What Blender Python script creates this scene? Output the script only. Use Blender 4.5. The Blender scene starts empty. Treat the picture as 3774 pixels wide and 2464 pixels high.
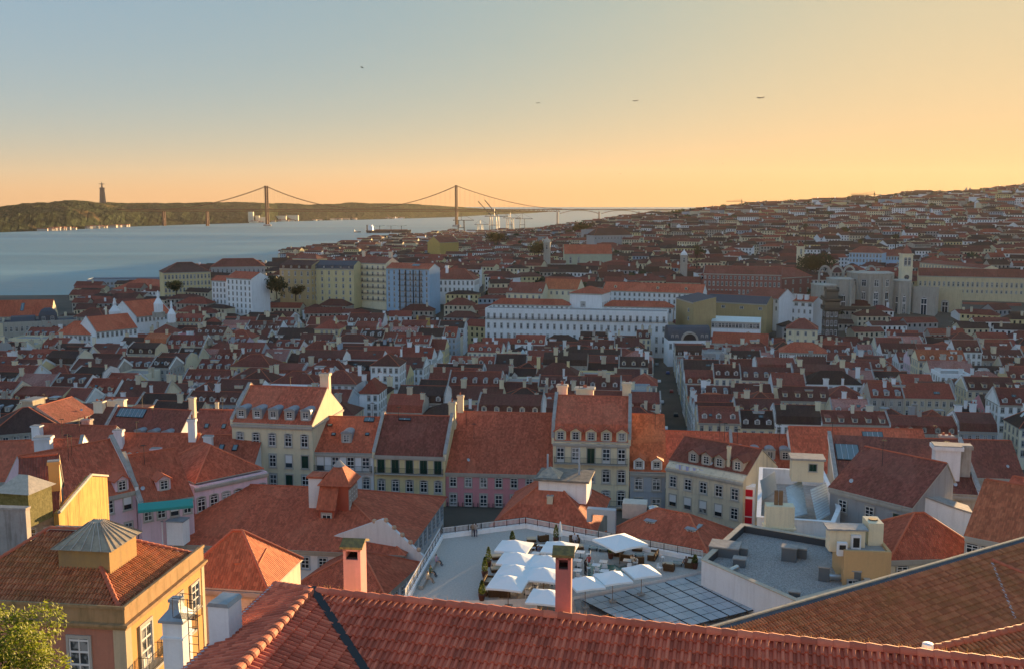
import bpy, math, random
from mathutils import Vector, Matrix, noise
random.seed(7)
R = math.radians
# ------------------------------------------------------------------ camera, sky, sun, exposure
sc = bpy.context.scene
col = bpy.data.collections.new('place'); sc.collection.children.link(col)
CAMZ, PITCH, FPX, CU, CV = 100.0, R(7.39), 3669.4, 1887.0, 1232.0   # focal length and centre in photograph pixels (3774 wide)
cd = bpy.data.cameras.new('camera'); cam = bpy.data.objects.new('camera', cd); col.objects.link(cam)
cd.sensor_width = 36; cd.lens = 36 * FPX / 3774; cd.clip_start = .5; cd.clip_end = 60000
cam.location = (0, 0, CAMZ); cam.rotation_euler = (R(90) - PITCH, 0, 0); sc.camera = cam
SUN_AZ, SUN_EL = R(29.0), R(2.4)
world = bpy.data.worlds.new('World'); sc.world = world; world.use_nodes = True
wn = world.node_tree; bg = wn.nodes['Background']
sky = wn.nodes.new('ShaderNodeTexSky'); sky.sky_type = 'NISHITA'; sky.sun_disc = False
sky.sun_elevation = SUN_EL; sky.sun_rotation = SUN_AZ; sky.altitude = 100
sky.air_density = .6; sky.dust_density = 3.0; sky.ozone_density = 6.0
bg.inputs['Strength'].default_value = .15
# the camera's tone response of the whole sky, channel by channel (same for every direction)
sx = wn.nodes.new('ShaderNodeSeparateColor'); cx = wn.nodes.new('ShaderNodeCombineColor'); wn.links.new(sky.outputs[0], sx.inputs[0])
SKYGAIN = 1.62 / (.15 * 2 ** 2.1)
def wmath(op, a_, b_):
    n_ = wn.nodes.new('ShaderNodeMath'); n_.operation = op
    for i_, x_ in enumerate((a_, b_)):
        if isinstance(x_, (int, float)): n_.inputs[i_].default_value = x_
        else: wn.links.new(x_, n_.inputs[i_])
    return n_.outputs[0]
tone = []
raw = [wmath('MAXIMUM', sx.outputs[i], .004) for i in range(3)]
for i, (e_, k_) in enumerate((((-.300, 1.844, -1.465), -.194), ((-.191, .908, -.636), -.735), ((-.132, .020, .170), -1.515))):
    q_ = wmath('MULTIPLY', wmath('MULTIPLY', wmath('POWER', raw[0], e_[0]), wmath('POWER', raw[1], e_[1])), wmath('POWER', raw[2], e_[2]))
    tone.append(wmath('MULTIPLY', q_, math.exp(k_) * SKYGAIN))
sh = wmath('POWER', wmath('ADD', wmath('POWER', wmath('DIVIDE', tone[0], 1.0 / (.15 * 2 ** 2.1)), 3.0), 1.0), -1 / 3)   # soft shoulder so the glow keeps its colour
for i in range(3): wn.links.new(wmath('MULTIPLY', tone[i], sh), cx.inputs[i])
wn.links.new(cx.outputs[0], bg.inputs[0])
sl = bpy.data.lights.new('sun', 'SUN'); sun = bpy.data.objects.new('sun', sl); col.objects.link(sun)
sl.energy = 4.4; sl.angle = R(.6); sl.color = (1, .62, .28)
sdir = Vector((math.sin(SUN_AZ) * math.cos(SUN_EL), math.cos(SUN_AZ) * math.cos(SUN_EL), math.sin(SUN_EL)))
sun.rotation_euler = sdir.to_track_quat('Z', 'Y').to_euler(); sun.location = (300, 500, 400)
sc.view_settings.view_transform = 'Standard'; sc.view_settings.look = 'None'
sc.view_settings.exposure = 2.1; sc.view_settings.gamma = 1.0
sc.render.engine = 'CYCLES'
cy = sc.cycles; cy.use_denoising = True; cy.max_bounces = 5; cy.diffuse_bounces = 3; cy.glossy_bounces = 2
cy.transmission_bounces = 2; cy.transparent_max_bounces = 6; cy.volume_bounces = 0; cy.caustics_reflective = False; cy.caustics_refractive = False

# ------------------------------------------------------------------ projection helpers: a point of the place from where it shows and how far it is
SP, CP = math.sin(PITCH), math.cos(PITCH)
def ray(u, v):
    a, b = (u - CU) / FPX, (CV - v) / FPX
    return Vector((a, CP + b * SP, -SP + b * CP))
def aty(u, v, Y):
    d = ray(u, v); return Vector((0, 0, CAMZ)) + d * (Y / d.y)
def atz(u, v, z):
    d = ray(u, v); return Vector((0, 0, CAMZ)) + d * ((z - CAMZ) / d.z)
def uv_of(p):
    q = Vector(p) - Vector((0, 0, CAMZ))
    f = q.y * CP - q.z * SP; up = q.y * SP + q.z * CP
    return CU + FPX * q.x / f, CV - FPX * up / f
def smooth(a, b, t):
    t = max(0, min(1, (t - a) / (b - a))); return t * t * (3 - 2 * t)

# ------------------------------------------------------------------ materials
MATS = {}
def nodes_of(name):
    m = bpy.data.materials.new(name); m.use_nodes = True; nt = m.node_tree
    return m, nt, nt.nodes['Principled BSDF']
def lk(nt, a, b): nt.links.new(a, b)
def N(nt, t, **kw):
    n = nt.nodes.new(t)
    for k, v in kw.items():
        if k in n.inputs: n.inputs[k].default_value = v
        else: setattr(n, k, v)
    return n
def math_n(nt, op, a, b=None):
    n = nt.nodes.new('ShaderNodeMath'); n.operation = op
    for i, x in enumerate((a, b)):
        if x is None: continue
        if isinstance(x, (int, float)): n.inputs[i].default_value = x
        else: lk(nt, x, n.inputs[i])
    return n.outputs[0]
def ramp(nt, fac, stops):
    n = nt.nodes.new('ShaderNodeValToRGB'); e = n.color_ramp.elements
    while len(e) < len(stops): e.new(.5)
    for x, (p, c) in zip(e, stops): x.position = p; x.color = (*c, 1) if len(c) == 3 else c
    lk(nt, fac, n.inputs[0]); return n.outputs[0]
def mixc(nt, fac, a, b, mode='MIX'):
    n = nt.nodes.new('ShaderNodeMix'); n.data_type = 'RGBA'; n.blend_type = mode
    for i, x in ((0, fac), (6, a), (7, b)):
        if isinstance(x, (int, float)): n.inputs[i].default_value = x
        elif isinstance(x, tuple): n.inputs[i].default_value = (*x, 1)
        else: lk(nt, x, n.inputs[i])
    return n.outputs[2]
def scalec(c, k): return tuple(min(1, x * k) for x in c)

def simple(name, c, rough=.6, metal=0, spec=.4):
    if name in MATS: return MATS[name]
    m, nt, p = nodes_of(name)
    p.inputs['Base Color'].default_value = (*c, 1); p.inputs['Roughness'].default_value = rough
    p.inputs['Metallic'].default_value = metal; p.inputs['Specular IOR Level'].default_value = spec
    MATS[name] = m; return m
def plaster(name, c, stain=.35, scale=.35, dirt=(.16, .13, .10), rand=.12):
    """painted render: blotches, rain streaks and grime, and a small change from building to building"""
    if name in MATS: return MATS[name]
    m, nt, p = nodes_of(name)
    tc = N(nt, 'ShaderNodeTexCoord'); geo = N(nt, 'ShaderNodeNewGeometry')
    n1 = N(nt, 'ShaderNodeTexNoise', Scale=scale, Detail=6, Roughness=.65); lk(nt, geo.outputs['Position'], n1.inputs['Vector'])
    mp = N(nt, 'ShaderNodeMapping'); mp.inputs['Scale'].default_value = (1.3, 1.3, .12)
    lk(nt, geo.outputs['Position'], mp.inputs['Vector'])
    n2 = N(nt, 'ShaderNodeTexNoise', Scale=1.2, Detail=5, Roughness=.7); lk(nt, mp.outputs[0], n2.inputs['Vector'])
    n3 = N(nt, 'ShaderNodeTexNoise', Scale=6, Detail=4, Roughness=.7); lk(nt, geo.outputs['Position'], n3.inputs['Vector'])
    f1 = ramp(nt, n1.outputs[0], [(.42, (0, 0, 0)), (.72, (1, 1, 1))]); f2 = ramp(nt, n2.outputs[0], [(.48, (0, 0, 0)), (.75, (1, 1, 1))])
    base = mixc(nt, n3.outputs[0], scalec(c, .88), scalec(c, 1.08))
    k = math_n(nt, 'MULTIPLY', f1, stain * .8); c1 = mixc(nt, k, base, tuple(.5 * a + .5 * b for a, b in zip(c, dirt)))
    k2 = math_n(nt, 'MULTIPLY', f2, stain); c2 = mixc(nt, k2, c1, dirt)
    oi = N(nt, 'ShaderNodeObjectInfo'); rv = math_n(nt, 'ADD', math_n(nt, 'MULTIPLY', oi.outputs['Random'], 2 * rand), 1 - rand)
    hs = N(nt, 'ShaderNodeHueSaturation'); lk(nt, rv, hs.inputs['Value']); lk(nt, c2, hs.inputs['Color'])
    lk(nt, hs.outputs[0], p.inputs['Base Color']); p.inputs['Roughness'].default_value = .92; p.inputs['Specular IOR Level'].default_value = .2
    b = N(nt, 'ShaderNodeBump', Strength=.25, Distance=.04); lk(nt, n3.outputs[0], b.inputs['Height']); lk(nt, b.outputs[0], p.inputs['Normal'])
    MATS[name] = m; return m
def tile_mat(name, c, moss=.25, mosscol=(.07, .055, .03), tw=.22, tl=.37, rand=.18):
    """clay tiles seen from afar: courses and columns as fine relief, tile to tile colour, lichen"""
    if name in MATS: return MATS[name]
    m, nt, p = nodes_of(name)
    uv = N(nt, 'ShaderNodeUVMap'); sep = N(nt, 'ShaderNodeSeparateXYZ'); lk(nt, uv.outputs[0], sep.inputs[0])
    us = math_n(nt, 'DIVIDE', sep.outputs[0], tw); vs = math_n(nt, 'DIVIDE', sep.outputs[1], tl)
    cmb = N(nt, 'ShaderNodeCombineXYZ'); lk(nt, math_n(nt, 'FLOOR', us), cmb.inputs[0]); lk(nt, math_n(nt, 'FLOOR', vs), cmb.inputs[1])
    wnn = N(nt, 'ShaderNodeTexWhiteNoise'); lk(nt, cmb.outputs[0], wnn.inputs[0])
    geo = N(nt, 'ShaderNodeNewGeometry')
    n1 = N(nt, 'ShaderNodeTexNoise', Scale=.22, Detail=6, Roughness=.7); lk(nt, geo.outputs['Position'], n1.inputs['Vector'])
    n2 = N(nt, 'ShaderNodeTexNoise', Scale=2.2, Detail=5, Roughness=.75); lk(nt, geo.outputs['Position'], n2.inputs['Vector'])
    base = ramp(nt, wnn.outputs[0], [(0, scalec(c, .72)), (.5, c), (1, (c[0] * 1.22, c[1] * 1.35, c[2] * 1.4))])
    fm = math_n(nt, 'MULTIPLY', ramp(nt, math_n(nt, 'MULTIPLY', math_n(nt, 'ADD', n1.outputs[0], n2.outputs[0]), .5), [(.44, (0, 0, 0)), (.62, (1, 1, 1))]), moss)
    mpu = N(nt, 'ShaderNodeMapping'); mpu.inputs['Scale'].default_value = (1.1, .13, 1); lk(nt, uv.outputs[0], mpu.inputs[0])
    n4 = N(nt, 'ShaderNodeTexNoise', Scale=1.0, Detail=4, Roughness=.7); lk(nt, mpu.outputs[0], n4.inputs['Vector'])
    n5 = N(nt, 'ShaderNodeTexVoronoi', Scale=.16); lk(nt, geo.outputs['Position'], n5.inputs['Vector'])
    c1 = mixc(nt, fm, base, mosscol)
    c1 = mixc(nt, math_n(nt, 'MULTIPLY', ramp(nt, n4.outputs[0], [(.42, (0, 0, 0)), (.7, (1, 1, 1))]), .45), c1, scalec(c, .38))
    c1 = mixc(nt, math_n(nt, 'MULTIPLY', ramp(nt, n5.outputs['Color'], [(.55, (0, 0, 0)), (.75, (1, 1, 1))]), .25), c1, (c[0] * 1.25, c[1] * 1.7, c[2] * 1.8))
    oi = N(nt, 'ShaderNodeObjectInfo'); rv = math_n(nt, 'ADD', math_n(nt, 'MULTIPLY', oi.outputs['Random'], 2 * rand), 1 - rand)
    hs = N(nt, 'ShaderNodeHueSaturation'); lk(nt, rv, hs.inputs['Value']); lk(nt, c1, hs.inputs['Color'])
    lk(nt, hs.outputs[0], p.inputs['Base Color']); p.inputs['Roughness'].default_value = .8; p.inputs['Specular IOR Level'].default_value = .25
    hu = math_n(nt, 'ABSOLUTE', math_n(nt, 'SINE', math_n(nt, 'MULTIPLY', us, math.pi)))
    hv = math_n(nt, 'SUBTRACT', 1, math_n(nt, 'FRACT', vs))
    h = math_n(nt, 'ADD', math_n(nt, 'MULTIPLY', hu, .07), math_n(nt, 'MULTIPLY', hv, .035))
    b = N(nt, 'ShaderNodeBump', Strength=.9, Distance=1.0); lk(nt, h, b.inputs['Height']); lk(nt, b.outputs[0], p.inputs['Normal'])
    MATS[name] = m; return m
def clay_mat(name, c, moss=.3, mosscol=(.10, .075, .025), per='island'):
    """single clay tiles: each its own shade, with lichen and soot"""
    if name in MATS: return MATS[name]
    m, nt, p = nodes_of(name)
    geo = N(nt, 'ShaderNodeNewGeometry'); oi = N(nt, 'ShaderNodeObjectInfo')
    rnd = geo.outputs['Random Per Island'] if per == 'island' else oi.outputs['Random']
    n1 = N(nt, 'ShaderNodeTexNoise', Scale=.45, Detail=6, Roughness=.7); lk(nt, geo.outputs['Position'], n1.inputs['Vector'])
    n2 = N(nt, 'ShaderNodeTexNoise', Scale=9, Detail=5, Roughness=.75); lk(nt, geo.outputs['Position'], n2.inputs['Vector'])
    base = ramp(nt, rnd, [(0, scalec(c, .7)), (.5, c), (1, (c[0] * 1.2, c[1] * 1.4, c[2] * 1.4))])
    fm = math_n(nt, 'MULTIPLY', ramp(nt, math_n(nt, 'MULTIPLY', math_n(nt, 'ADD', n1.outputs[0], n2.outputs[0]), .5), [(.45, (0, 0, 0)), (.6, (1, 1, 1))]), moss)
    lk(nt, mixc(nt, fm, base, mosscol), p.inputs['Base Color']); p.inputs['Roughness'].default_value = .75; p.inputs['Specular IOR Level'].default_value = .3
    b = N(nt, 'ShaderNodeBump', Strength=.3, Distance=.01); lk(nt, n2.outputs[0], b.inputs['Height']); lk(nt, b.outputs[0], p.inputs['Normal'])
    MATS[name] = m; return m
def rough_mat(name, c1, c2, scale=2, detail=8, bump=.5, dist=.05, rough=.9, metal=0, lo=.35, hi=.65, coords='Position'):
    if name in MATS: return MATS[name]
    m, nt, p = nodes_of(name); geo = N(nt, 'ShaderNodeNewGeometry')
    n1 = N(nt, 'ShaderNodeTexNoise', Scale=scale, Detail=detail, Roughness=.7); lk(nt, geo.outputs['Position'], n1.inputs['Vector'])
    lk(nt, ramp(nt, n1.outputs[0], [(lo, c1), (hi, c2)]), p.inputs['Base Color'])
    p.inputs['Roughness'].default_value = rough; p.inputs['Metallic'].default_value = metal; p.inputs['Specular IOR Level'].default_value = .3
    b = N(nt, 'ShaderNodeBump', Strength=bump, Distance=dist); lk(nt, n1.outputs[0], b.inputs['Height']); lk(nt, b.outputs[0], p.inputs['Normal'])
    MATS[name] = m; return m

WHITE = plaster('white_render', (.84, .85, .85), .2); CREAM = plaster('cream_render', (.78, .69, .48), .28); YELLOW = plaster('pale_yellow_render', (.76, .65, .36), .28)
OCHRE = plaster('ochre_render', (.58, .40, .13), .3); GREYW = plaster('grey_render', (.40, .40, .40), .35); PINK = plaster('pink_render', (.66, .29, .32), .22)
LILAC = plaster('lilac_render', (.72, .54, .60), .25); BLUEW = plaster('blue_render', (.40, .58, .74), .2); BLUEGREY = plaster('blue_grey_render', (.38, .43, .48), .3)
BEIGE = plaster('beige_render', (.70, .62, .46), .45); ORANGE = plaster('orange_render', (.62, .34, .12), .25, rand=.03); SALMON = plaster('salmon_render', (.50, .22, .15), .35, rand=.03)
OLDWALL = plaster('weathered_render', (.50, .46, .40), .8); STONE = plaster('limestone', (.46, .43, .37), .45, rand=.05); MAROON = plaster('red_render', (.40, .03, .05), .15)
BRICKY = plaster('dull_red_render', (.28, .12, .10), .4); GOLD = plaster('sun_gold_render', (.44, .27, .08), .95, scale=.7, dirt=(.10, .06, .015), rand=.02)
T_RED = tile_mat('new_red_tiles', (.60, .140, .070), .15); T_MID = tile_mat('red_tiles', (.54, .126, .066), .3); T_BRN = tile_mat('brown_tiles', (.27, .08, .055), .4)
T_DRK = tile_mat('dark_old_tiles', (.11, .05, .04), .45); T_ORG = tile_mat('orange_tiles', (.50, .14, .062), .25); T_ROSE = tile_mat('pinkish_tiles', (.46, .20, .16), .25)
SLATE = rough_mat('slate', (.06, .07, .085), (.10, .11, .125), 3); ZINC = rough_mat('zinc', (.24, .28, .31), (.36, .40, .43), 1.5, rough=.5, metal=.3)
DARKMETAL = simple('dark_metal', (.035, .037, .04), .5, .4); IRON = simple('black_iron', (.02, .022, .024), .55); RAILW = simple('white_rail', (.7, .72, .74), .5)
FRAME = simple('white_joinery', (.72, .72, .70), .5); SURR = plaster('stone_surround', (.45, .43, .38), .3, rand=.08); GREEN = simple('green_paint', (.008, .045, .032), .45)
GLASS = simple('window_glass', (.018, .024, .030), .08, 0, .6); CURTAIN = rough_mat('curtained_glass', (.05, .06, .065), (.30, .31, .30), 1.1, 3, 0, .01, .15, 0, .45, .55); GLASSB = simple('blue_window_glass', (.035, .05, .065), .05, 0, .9); SKYGLASS = simple('skylight_glass', (.10, .16, .18), .12, 0, .8)
GUTTER = simple('gutter', (.42, .47, .52), .45, .2); CONC = rough_mat('concrete', (.27, .26, .24), (.40, .38, .35), 1.3); GRAVEL = rough_mat('gravel_roof', (.16, .155, .15), (.48, .46, .43), 7, 8, 1, .04)
ASPHALT = rough_mat('asphalt', (.04, .04, .042), (.075, .073, .07), .6); PAVE = rough_mat('terrace_paving', (.37, .345, .31), (.52, .485, .44), 5, 8, .3, .01)
WICKER = rough_mat('brown_wicker', (.05, .028, .015), (.12, .07, .035), 14, 6, .8, .01); CUSH = simple('sand_cushion', (.50, .42, .30), .9); DCUSH = simple('grey_cushion', (.12, .13, .15), .9)
CANVAS = simple('shade_tinted_canvas', (.78, .85, .87), .85); WHITEP = simple('white_plastic', (.75, .77, .78), .4); WOOD = rough_mat('wood', (.16, .09, .045), (.28, .17, .09), 6)  # canvas is white with the blue of skylit shade mixed into its colour
SHEET = rough_mat('pale_sheet_metal', (.48, .58, .60), (.62, .72, .74), 1.2, rough=.42, metal=.25); REDPAINT = simple('red_paint', (.55, .012, .03), .4); TEAL = simple('teal_awning', (.04, .30, .27), .8)
BARK = rough_mat('bark', (.05, .035, .025), (.11, .08, .055), 5)
def leaf_mat(name, a, b):
    if name in MATS: return MATS[name]
    m, nt, p = nodes_of(name); geo = N(nt, 'ShaderNodeNewGeometry')
    lk(nt, ramp(nt, geo.outputs['Random Per Island'], [(0, a), (1, b)]), p.inputs['Base Color']); p.inputs['Roughness'].default_value = .7
    tr = N(nt, 'ShaderNodeBsdfTranslucent'); lk(nt, ramp(nt, geo.outputs['Random Per Island'], [(0, scalec(a, 1.3)), (1, scalec(b, 1.3))]), tr.inputs[0])
    ms = N(nt, 'ShaderNodeMixShader'); ms.inputs[0].default_value = .4
    out = nt.nodes['Material Output']; lk(nt, p.outputs[0], ms.inputs[1]); lk(nt, tr.outputs[0], ms.inputs[2]); lk(nt, ms.outputs[0], out.inputs[0])
    MATS[name] = m; return m
LEAF = leaf_mat('green_leaves', (.035, .06, .012), (.12, .15, .03)); LEAFD = leaf_mat('dark_leaves', (.018, .032, .012), (.05, .065, .022))
LEAFY = leaf_mat('yellow_green_leaves', (.11, .17, .015), (.28, .30, .04)); STRAW = leaf_mat('dry_grass', (.30, .20, .07), (.55, .38, .15))
NEWTILE = clay_mat('clay_tile', (.66, .150, .080), .3, (.28, .08, .05), 'object'); NEWTILE_I = clay_mat('clay_tiles', (.66, .150, .080), .3, (.28, .08, .05))
OLDTILE = clay_mat('old_clay_tile', (.50, .165, .075), .5, (.27, .145, .035), 'object'); OLDTILE_I = clay_mat('old_clay_tiles', (.50, .165, .075), .5, (.27, .145, .035))
MIDTILE_I = clay_mat('red_clay_tiles', (.42, .09, .052), .25, (.12, .05, .03)); RIDGE = clay_mat('ridge_clay', (.48, .12, .062), .2, (.2, .1, .05))

# ------------------------------------------------------------------ mesh helpers
class MB:
    def __init__(s): s.v = []; s.f = []; s.m = []; s.uv = {}
    def poly(s, pts, m=0, uv=None):
        i = len(s.v); s.v += [tuple(p) for p in pts]; s.f.append(tuple(range(i, i + len(pts)))); s.m.append(m)
        if uv: s.uv[len(s.f) - 1] = uv
    def grid(s, vs, fs, m=0):
        i = len(s.v); s.v += [tuple(p) for p in vs]
        for f in fs: s.f.append(tuple(i + k for k in f)); s.m.append(m)
    def box(s, x0, x1, y0, y1, z0, z1, m=0, M=None):
        P = [(x, y, z) for z in (z0, z1) for y in (y0, y1) for x in (x0, x1)]
        if M is not None: P = [M @ Vector(p) for p in P]
        s.grid(P, [(0, 2, 3, 1), (4, 5, 7, 6), (0, 1, 5, 4), (2, 6, 7, 3), (0, 4, 6, 2), (1, 3, 7, 5)], m)
    def prism(s, poly, axis, a, b, m=0):
        """closed solid: poly (2-D) pushed along an axis from a to b"""
        def P(q, t): return {'x': (t, q[0], q[1]), 'y': (q[0], t, q[1]), 'z': (q[0], q[1], t)}[axis]
        n = len(poly); V = [P(q, a) for q in poly] + [P(q, b) for q in poly]
        s.grid(V, [tuple(range(n))[::-1], tuple(range(n, 2 * n))] + [(i, (i + 1) % n, n + (i + 1) % n, n + i) for i in range(n)], m)
    def tube(s, p, q, r, r2=None, n=6, m=0, cap=True):
        p, q = Vector(p), Vector(q); r2 = r if r2 is None else r2; d = (q - p)
        if d.length < 1e-6: return
        z = d.normalized(); x = z.orthogonal().normalized(); y = z.cross(x)
        V = [c + (x * math.cos(2 * math.pi * k / n) + y * math.sin(2 * math.pi * k / n)) * rr for c, rr in ((p, r), (q, r2)) for k in range(n)]
        F = [(k, (k + 1) % n, n + (k + 1) % n, n + k) for k in range(n)]
        if cap: F += [tuple(range(n))[::-1], tuple(range(n, 2 * n))]
        s.grid(V, F, m)
    def lathe(s, prof, n=12, m=0, c=(0, 0, 0)):
        V = [(c[0] + r * math.cos(2 * math.pi * k / n), c[1] + r * math.sin(2 * math.pi * k / n), c[2] + z) for r, z in prof for k in range(n)]
        F = [(j * n + k, j * n + (k + 1) % n, (j + 1) * n + (k + 1) % n, (j + 1) * n + k) for j in range(len(prof) - 1) for k in range(n)]
        s.grid(V, F, m)
    def mesh(s, name, mats):
        me = bpy.data.meshes.new(name); me.from_pydata(s.v, [], s.f)
        for x in (mats if isinstance(mats, (list, tuple)) else [mats]): me.materials.append(x)
        me.polygons.foreach_set('material_index', s.m)
        if s.uv:
            l = me.uv_layers.new(name='UVMap')
            for fi, uvs in s.uv.items():
                st = me.polygons[fi].loop_start
                for k, c in enumerate(uvs): l.data[st + k].uv = c
        me.update(); return me
    def build(s, name, mats, parent=None, loc=None, rz=0):
        return put(name, s.mesh(name, mats), parent, loc, rz)
def put(name, me, parent=None, loc=None, rz=0, scale=None):
    o = bpy.data.objects.new(name, me); col.objects.link(o)
    if parent is not None: o.parent = parent
    if loc is not None: o.location = loc
    if rz: o.rotation_euler = (0, 0, rz)
    if scale is not None: o.scale = scale
    return o
def tag(o, label, cat, group=None, kind=None):
    if label: o['label'] = label
    if cat: o['category'] = cat
    if group: o['group'] = group
    if kind: o['kind'] = kind
    return o
def empty(name, loc, rz=0, label=None, cat=None, group=None):
    o = bpy.data.objects.new(name, None); col.objects.link(o); o.location = loc; o.rotation_euler = (0, 0, rz); o.empty_display_size = .5
    return tag(o, label, cat, group)
def structure(o): o['kind'] = 'structure'; return o
def copy_tree(o, parent=None):
    c = o.copy(); col.objects.link(c)
    if parent is not None: c.parent = parent
    for ch in o.children: copy_tree(ch, c)
    return c

# ------------------------------------------------------------------ windows, dormers, chimneys, balconies (each made once, then shared)
CACHE = {}
def outline(w, z0, z1, arch):
    pts = [(-w, z0), (w, z0)]
    if arch:
        for k in range(7):
            t = -1 + k / 3; pts.append((-w * t, z1 - arch * t * t))
    else: pts += [(w, z1), (-w, z1)]
    return pts
def window_mesh(kind):
    if kind in CACHE: return CACHE[kind]
    full = kind; kind, _, var = kind.partition('#'); PG = (GLASS, CURTAIN, GLASSB)[int(var or 0)]
    far = kind.startswith('far'); arch = .09 if 'arch' in kind else 0
    mats = [SURR if 'dark' not in kind else BLUEGREY, FRAME, PG, GREEN]; b = MB()
    if kind == 'farblank': mats = [FRAME, FRAME, GLASS, GREEN]
    O = outline(.62, -.05 if 'door' in kind else -.08, 1.08, arch); I = outline(.5, 0, 1, arch); n = len(O)
    F0 = -.10
    for k in range(n):
        a, c = k, (k + 1) % n
        P = lambda q, y: (q[0], y, q[1])
        b.poly([P(O[a], F0), P(O[c], F0), P(I[c], F0), P(I[a], F0)], 0)
        b.poly([P(O[a], .02), P(O[c], .02), P(O[c], F0), P(O[a], F0)], 0)
        b.poly([P(I[a], F0), P(I[c], F0), P(I[c], -.012), P(I[a], -.012)], 0)
    if 'door' not in kind: b.box(-.68, .68, -.17, .0, -.13, -.08, 0)
    pane = MB()
    if 'shut' in kind:
        for x0, x1 in ((-.49, -.01), (.01, .49)):
            b.box(x0, x1, -.07, -.01, .01, .97, 3)
            for k in range(9): b.box(x0 + .05, x1 - .05, -.085, -.07, .06 + k * .1, .12 + k * .1, 3)
    elif 'roll' in kind:
        b.box(-.49, .49, -.06, -.01, .35, .98, 1); pane.poly([(-.49, -.02, .0), (.49, -.02, .0), (.49, -.02, .36), (-.49, -.02, .36)])
    else:
        t = .045; y0, y1 = -.055, -.015
        for x in (-.49, -.03, .43) if not far else (-.49, -.035, .42): b.box(x, x + .06 if not far else x + .07, y0, y1, 0, .985 - arch, 1)
        bars = (.0, .36, .66, .93 - arch) if not far else (.0, .62, .92)
        for z in bars: b.box(-.49, .49, y0 + .004, y1, z, z + t, 1)
        if 'french' in kind: b.box(-.45, .45, -.045, -.014, .02, .22, 1)
        pane.poly([(p[0], -.022, p[1]) for p in I])
    if far:
        for p in pane.f: b.poly([pane.v[i] for i in p], 2)
        CACHE[full] = (b.mesh('window', mats), None)
    else: CACHE[full] = (b.mesh('window', mats), pane.mesh('pane', [PG]) if pane.f else None)
    return CACHE[full]
NWIN = [0]
def window(parent, kind, x, y, z, w, h, rz=0):
    if kind in ('cas', 'french') and random.random() < .09: kind = random.choice(('shut', 'roll'))
    wm, pm = window_mesh(kind + random.choice(('', '', '#1', '#2'))); NWIN[0] += 1
    o = put('window', wm, parent, (x, y, z), rz, (w, 1, h))
    if pm is not None: put('pane', pm, o)
    return o
def balcony_mesh(L, far=False):
    key = ('balc', round(L, 1), far)
    if key in CACHE: return CACHE[key]
    b = MB(); b.box(-L / 2, L / 2, -.75, 0, -.16, 0, 0); t = .022 if not far else .05
    for z in (.12, .95): b.box(-L / 2, L / 2, -.75, -.75 + t * 1.5, z, z + t * 1.5, 1)
    for x in (-L / 2, L / 2 - t):
        b.box(x, x + t, -.75, 0, .95, .98, 1); b.box(x, x + t, -.75, 0, .12, .15, 1)
        k = -.7
        while k < 0: b.box(x, x + t, k, k + t, 0, .95, 1); k += .18 if not far else .35
    n = int(L / (.15 if not far else .4))
    for i in range(n + 1): x = -L / 2 + i * (L - t) / n; b.box(x, x + t, -.745, -.745 + t, 0, .95, 1)
    CACHE[key] = b.mesh('balcony', [SURR, IRON]); return CACHE[key]
def chimney_mesh(mat, pots):
    key = ('chim', mat.name, pots)
    if key in CACHE: return CACHE[key]
    b = MB(); b.box(-.5, .5, -.5, .5, -1, 1, 0); b.box(-.6, .6, -.6, .6, .86, 1.0, 0); b.box(-.55, .55, -.55, .55, 1.0, 1.04, 1)
    for i in range(pots): x = -.5 + (i + .5) / pots; b.tube((x, 0, 1.0), (x, 0, 1.28), .13, .10, 7, 2)
    CACHE[key] = b.mesh('chimney', [mat, CONC, RIDGE]); return CACHE[key]
def dormer_mesh(kind, wm, rm, L):
    key = ('dorm', kind, wm.name, rm.name, round(L, 1))
    if key in CACHE: return CACHE[key]
    b = MB(); w = .85
    if kind == 'zinc':      # barrel-topped zinc dormer
        pr = [(-w, -.7), (w, -.7), (w, 1.5)] + [(w * math.cos(math.pi * k / 8), 1.5 + .42 * math.sin(math.pi * k / 8)) for k in range(1, 8)] + [(-w, 1.5)]
        b.prism(pr, 'y', 0, L, 1)
        pr2 = [(x * 1.1, z + .05) for x, z in pr if z >= 1.5]; b.prism(pr2, 'y', -.16, .1, 1)
        b.box(-w + .02, w - .02, -.03, 0, -.3, 1.5, 0)
    elif kind == 'shed':
        b.prism([(-0.0, -.7), (0, 1.5), (L, 1.7 + .1), (L, -.7)], 'x', -w, w, 0)
        b.prism([(-.25, 1.46), (-.25, 1.6), (L, 1.95), (L, 1.8)], 'x', -w - .15, w + .15, 1)
    else:
        b.prism([(-w, -.7), (w, -.7), (w, 1.45), (0, 2.0), (-w, 1.45)], 'y', 0, L, 0)
        for s in (1, -1):
            P = [(0, 2.02), (s * (w + .25), 1.3), (s * (w + .25), 1.44), (0, 2.18)]; b.prism(P if s < 0 else P[::-1], 'y', -.28, L, 1)
    CACHE[key] = b.mesh('dormer', [wm, rm]); return CACHE[key]

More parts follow.
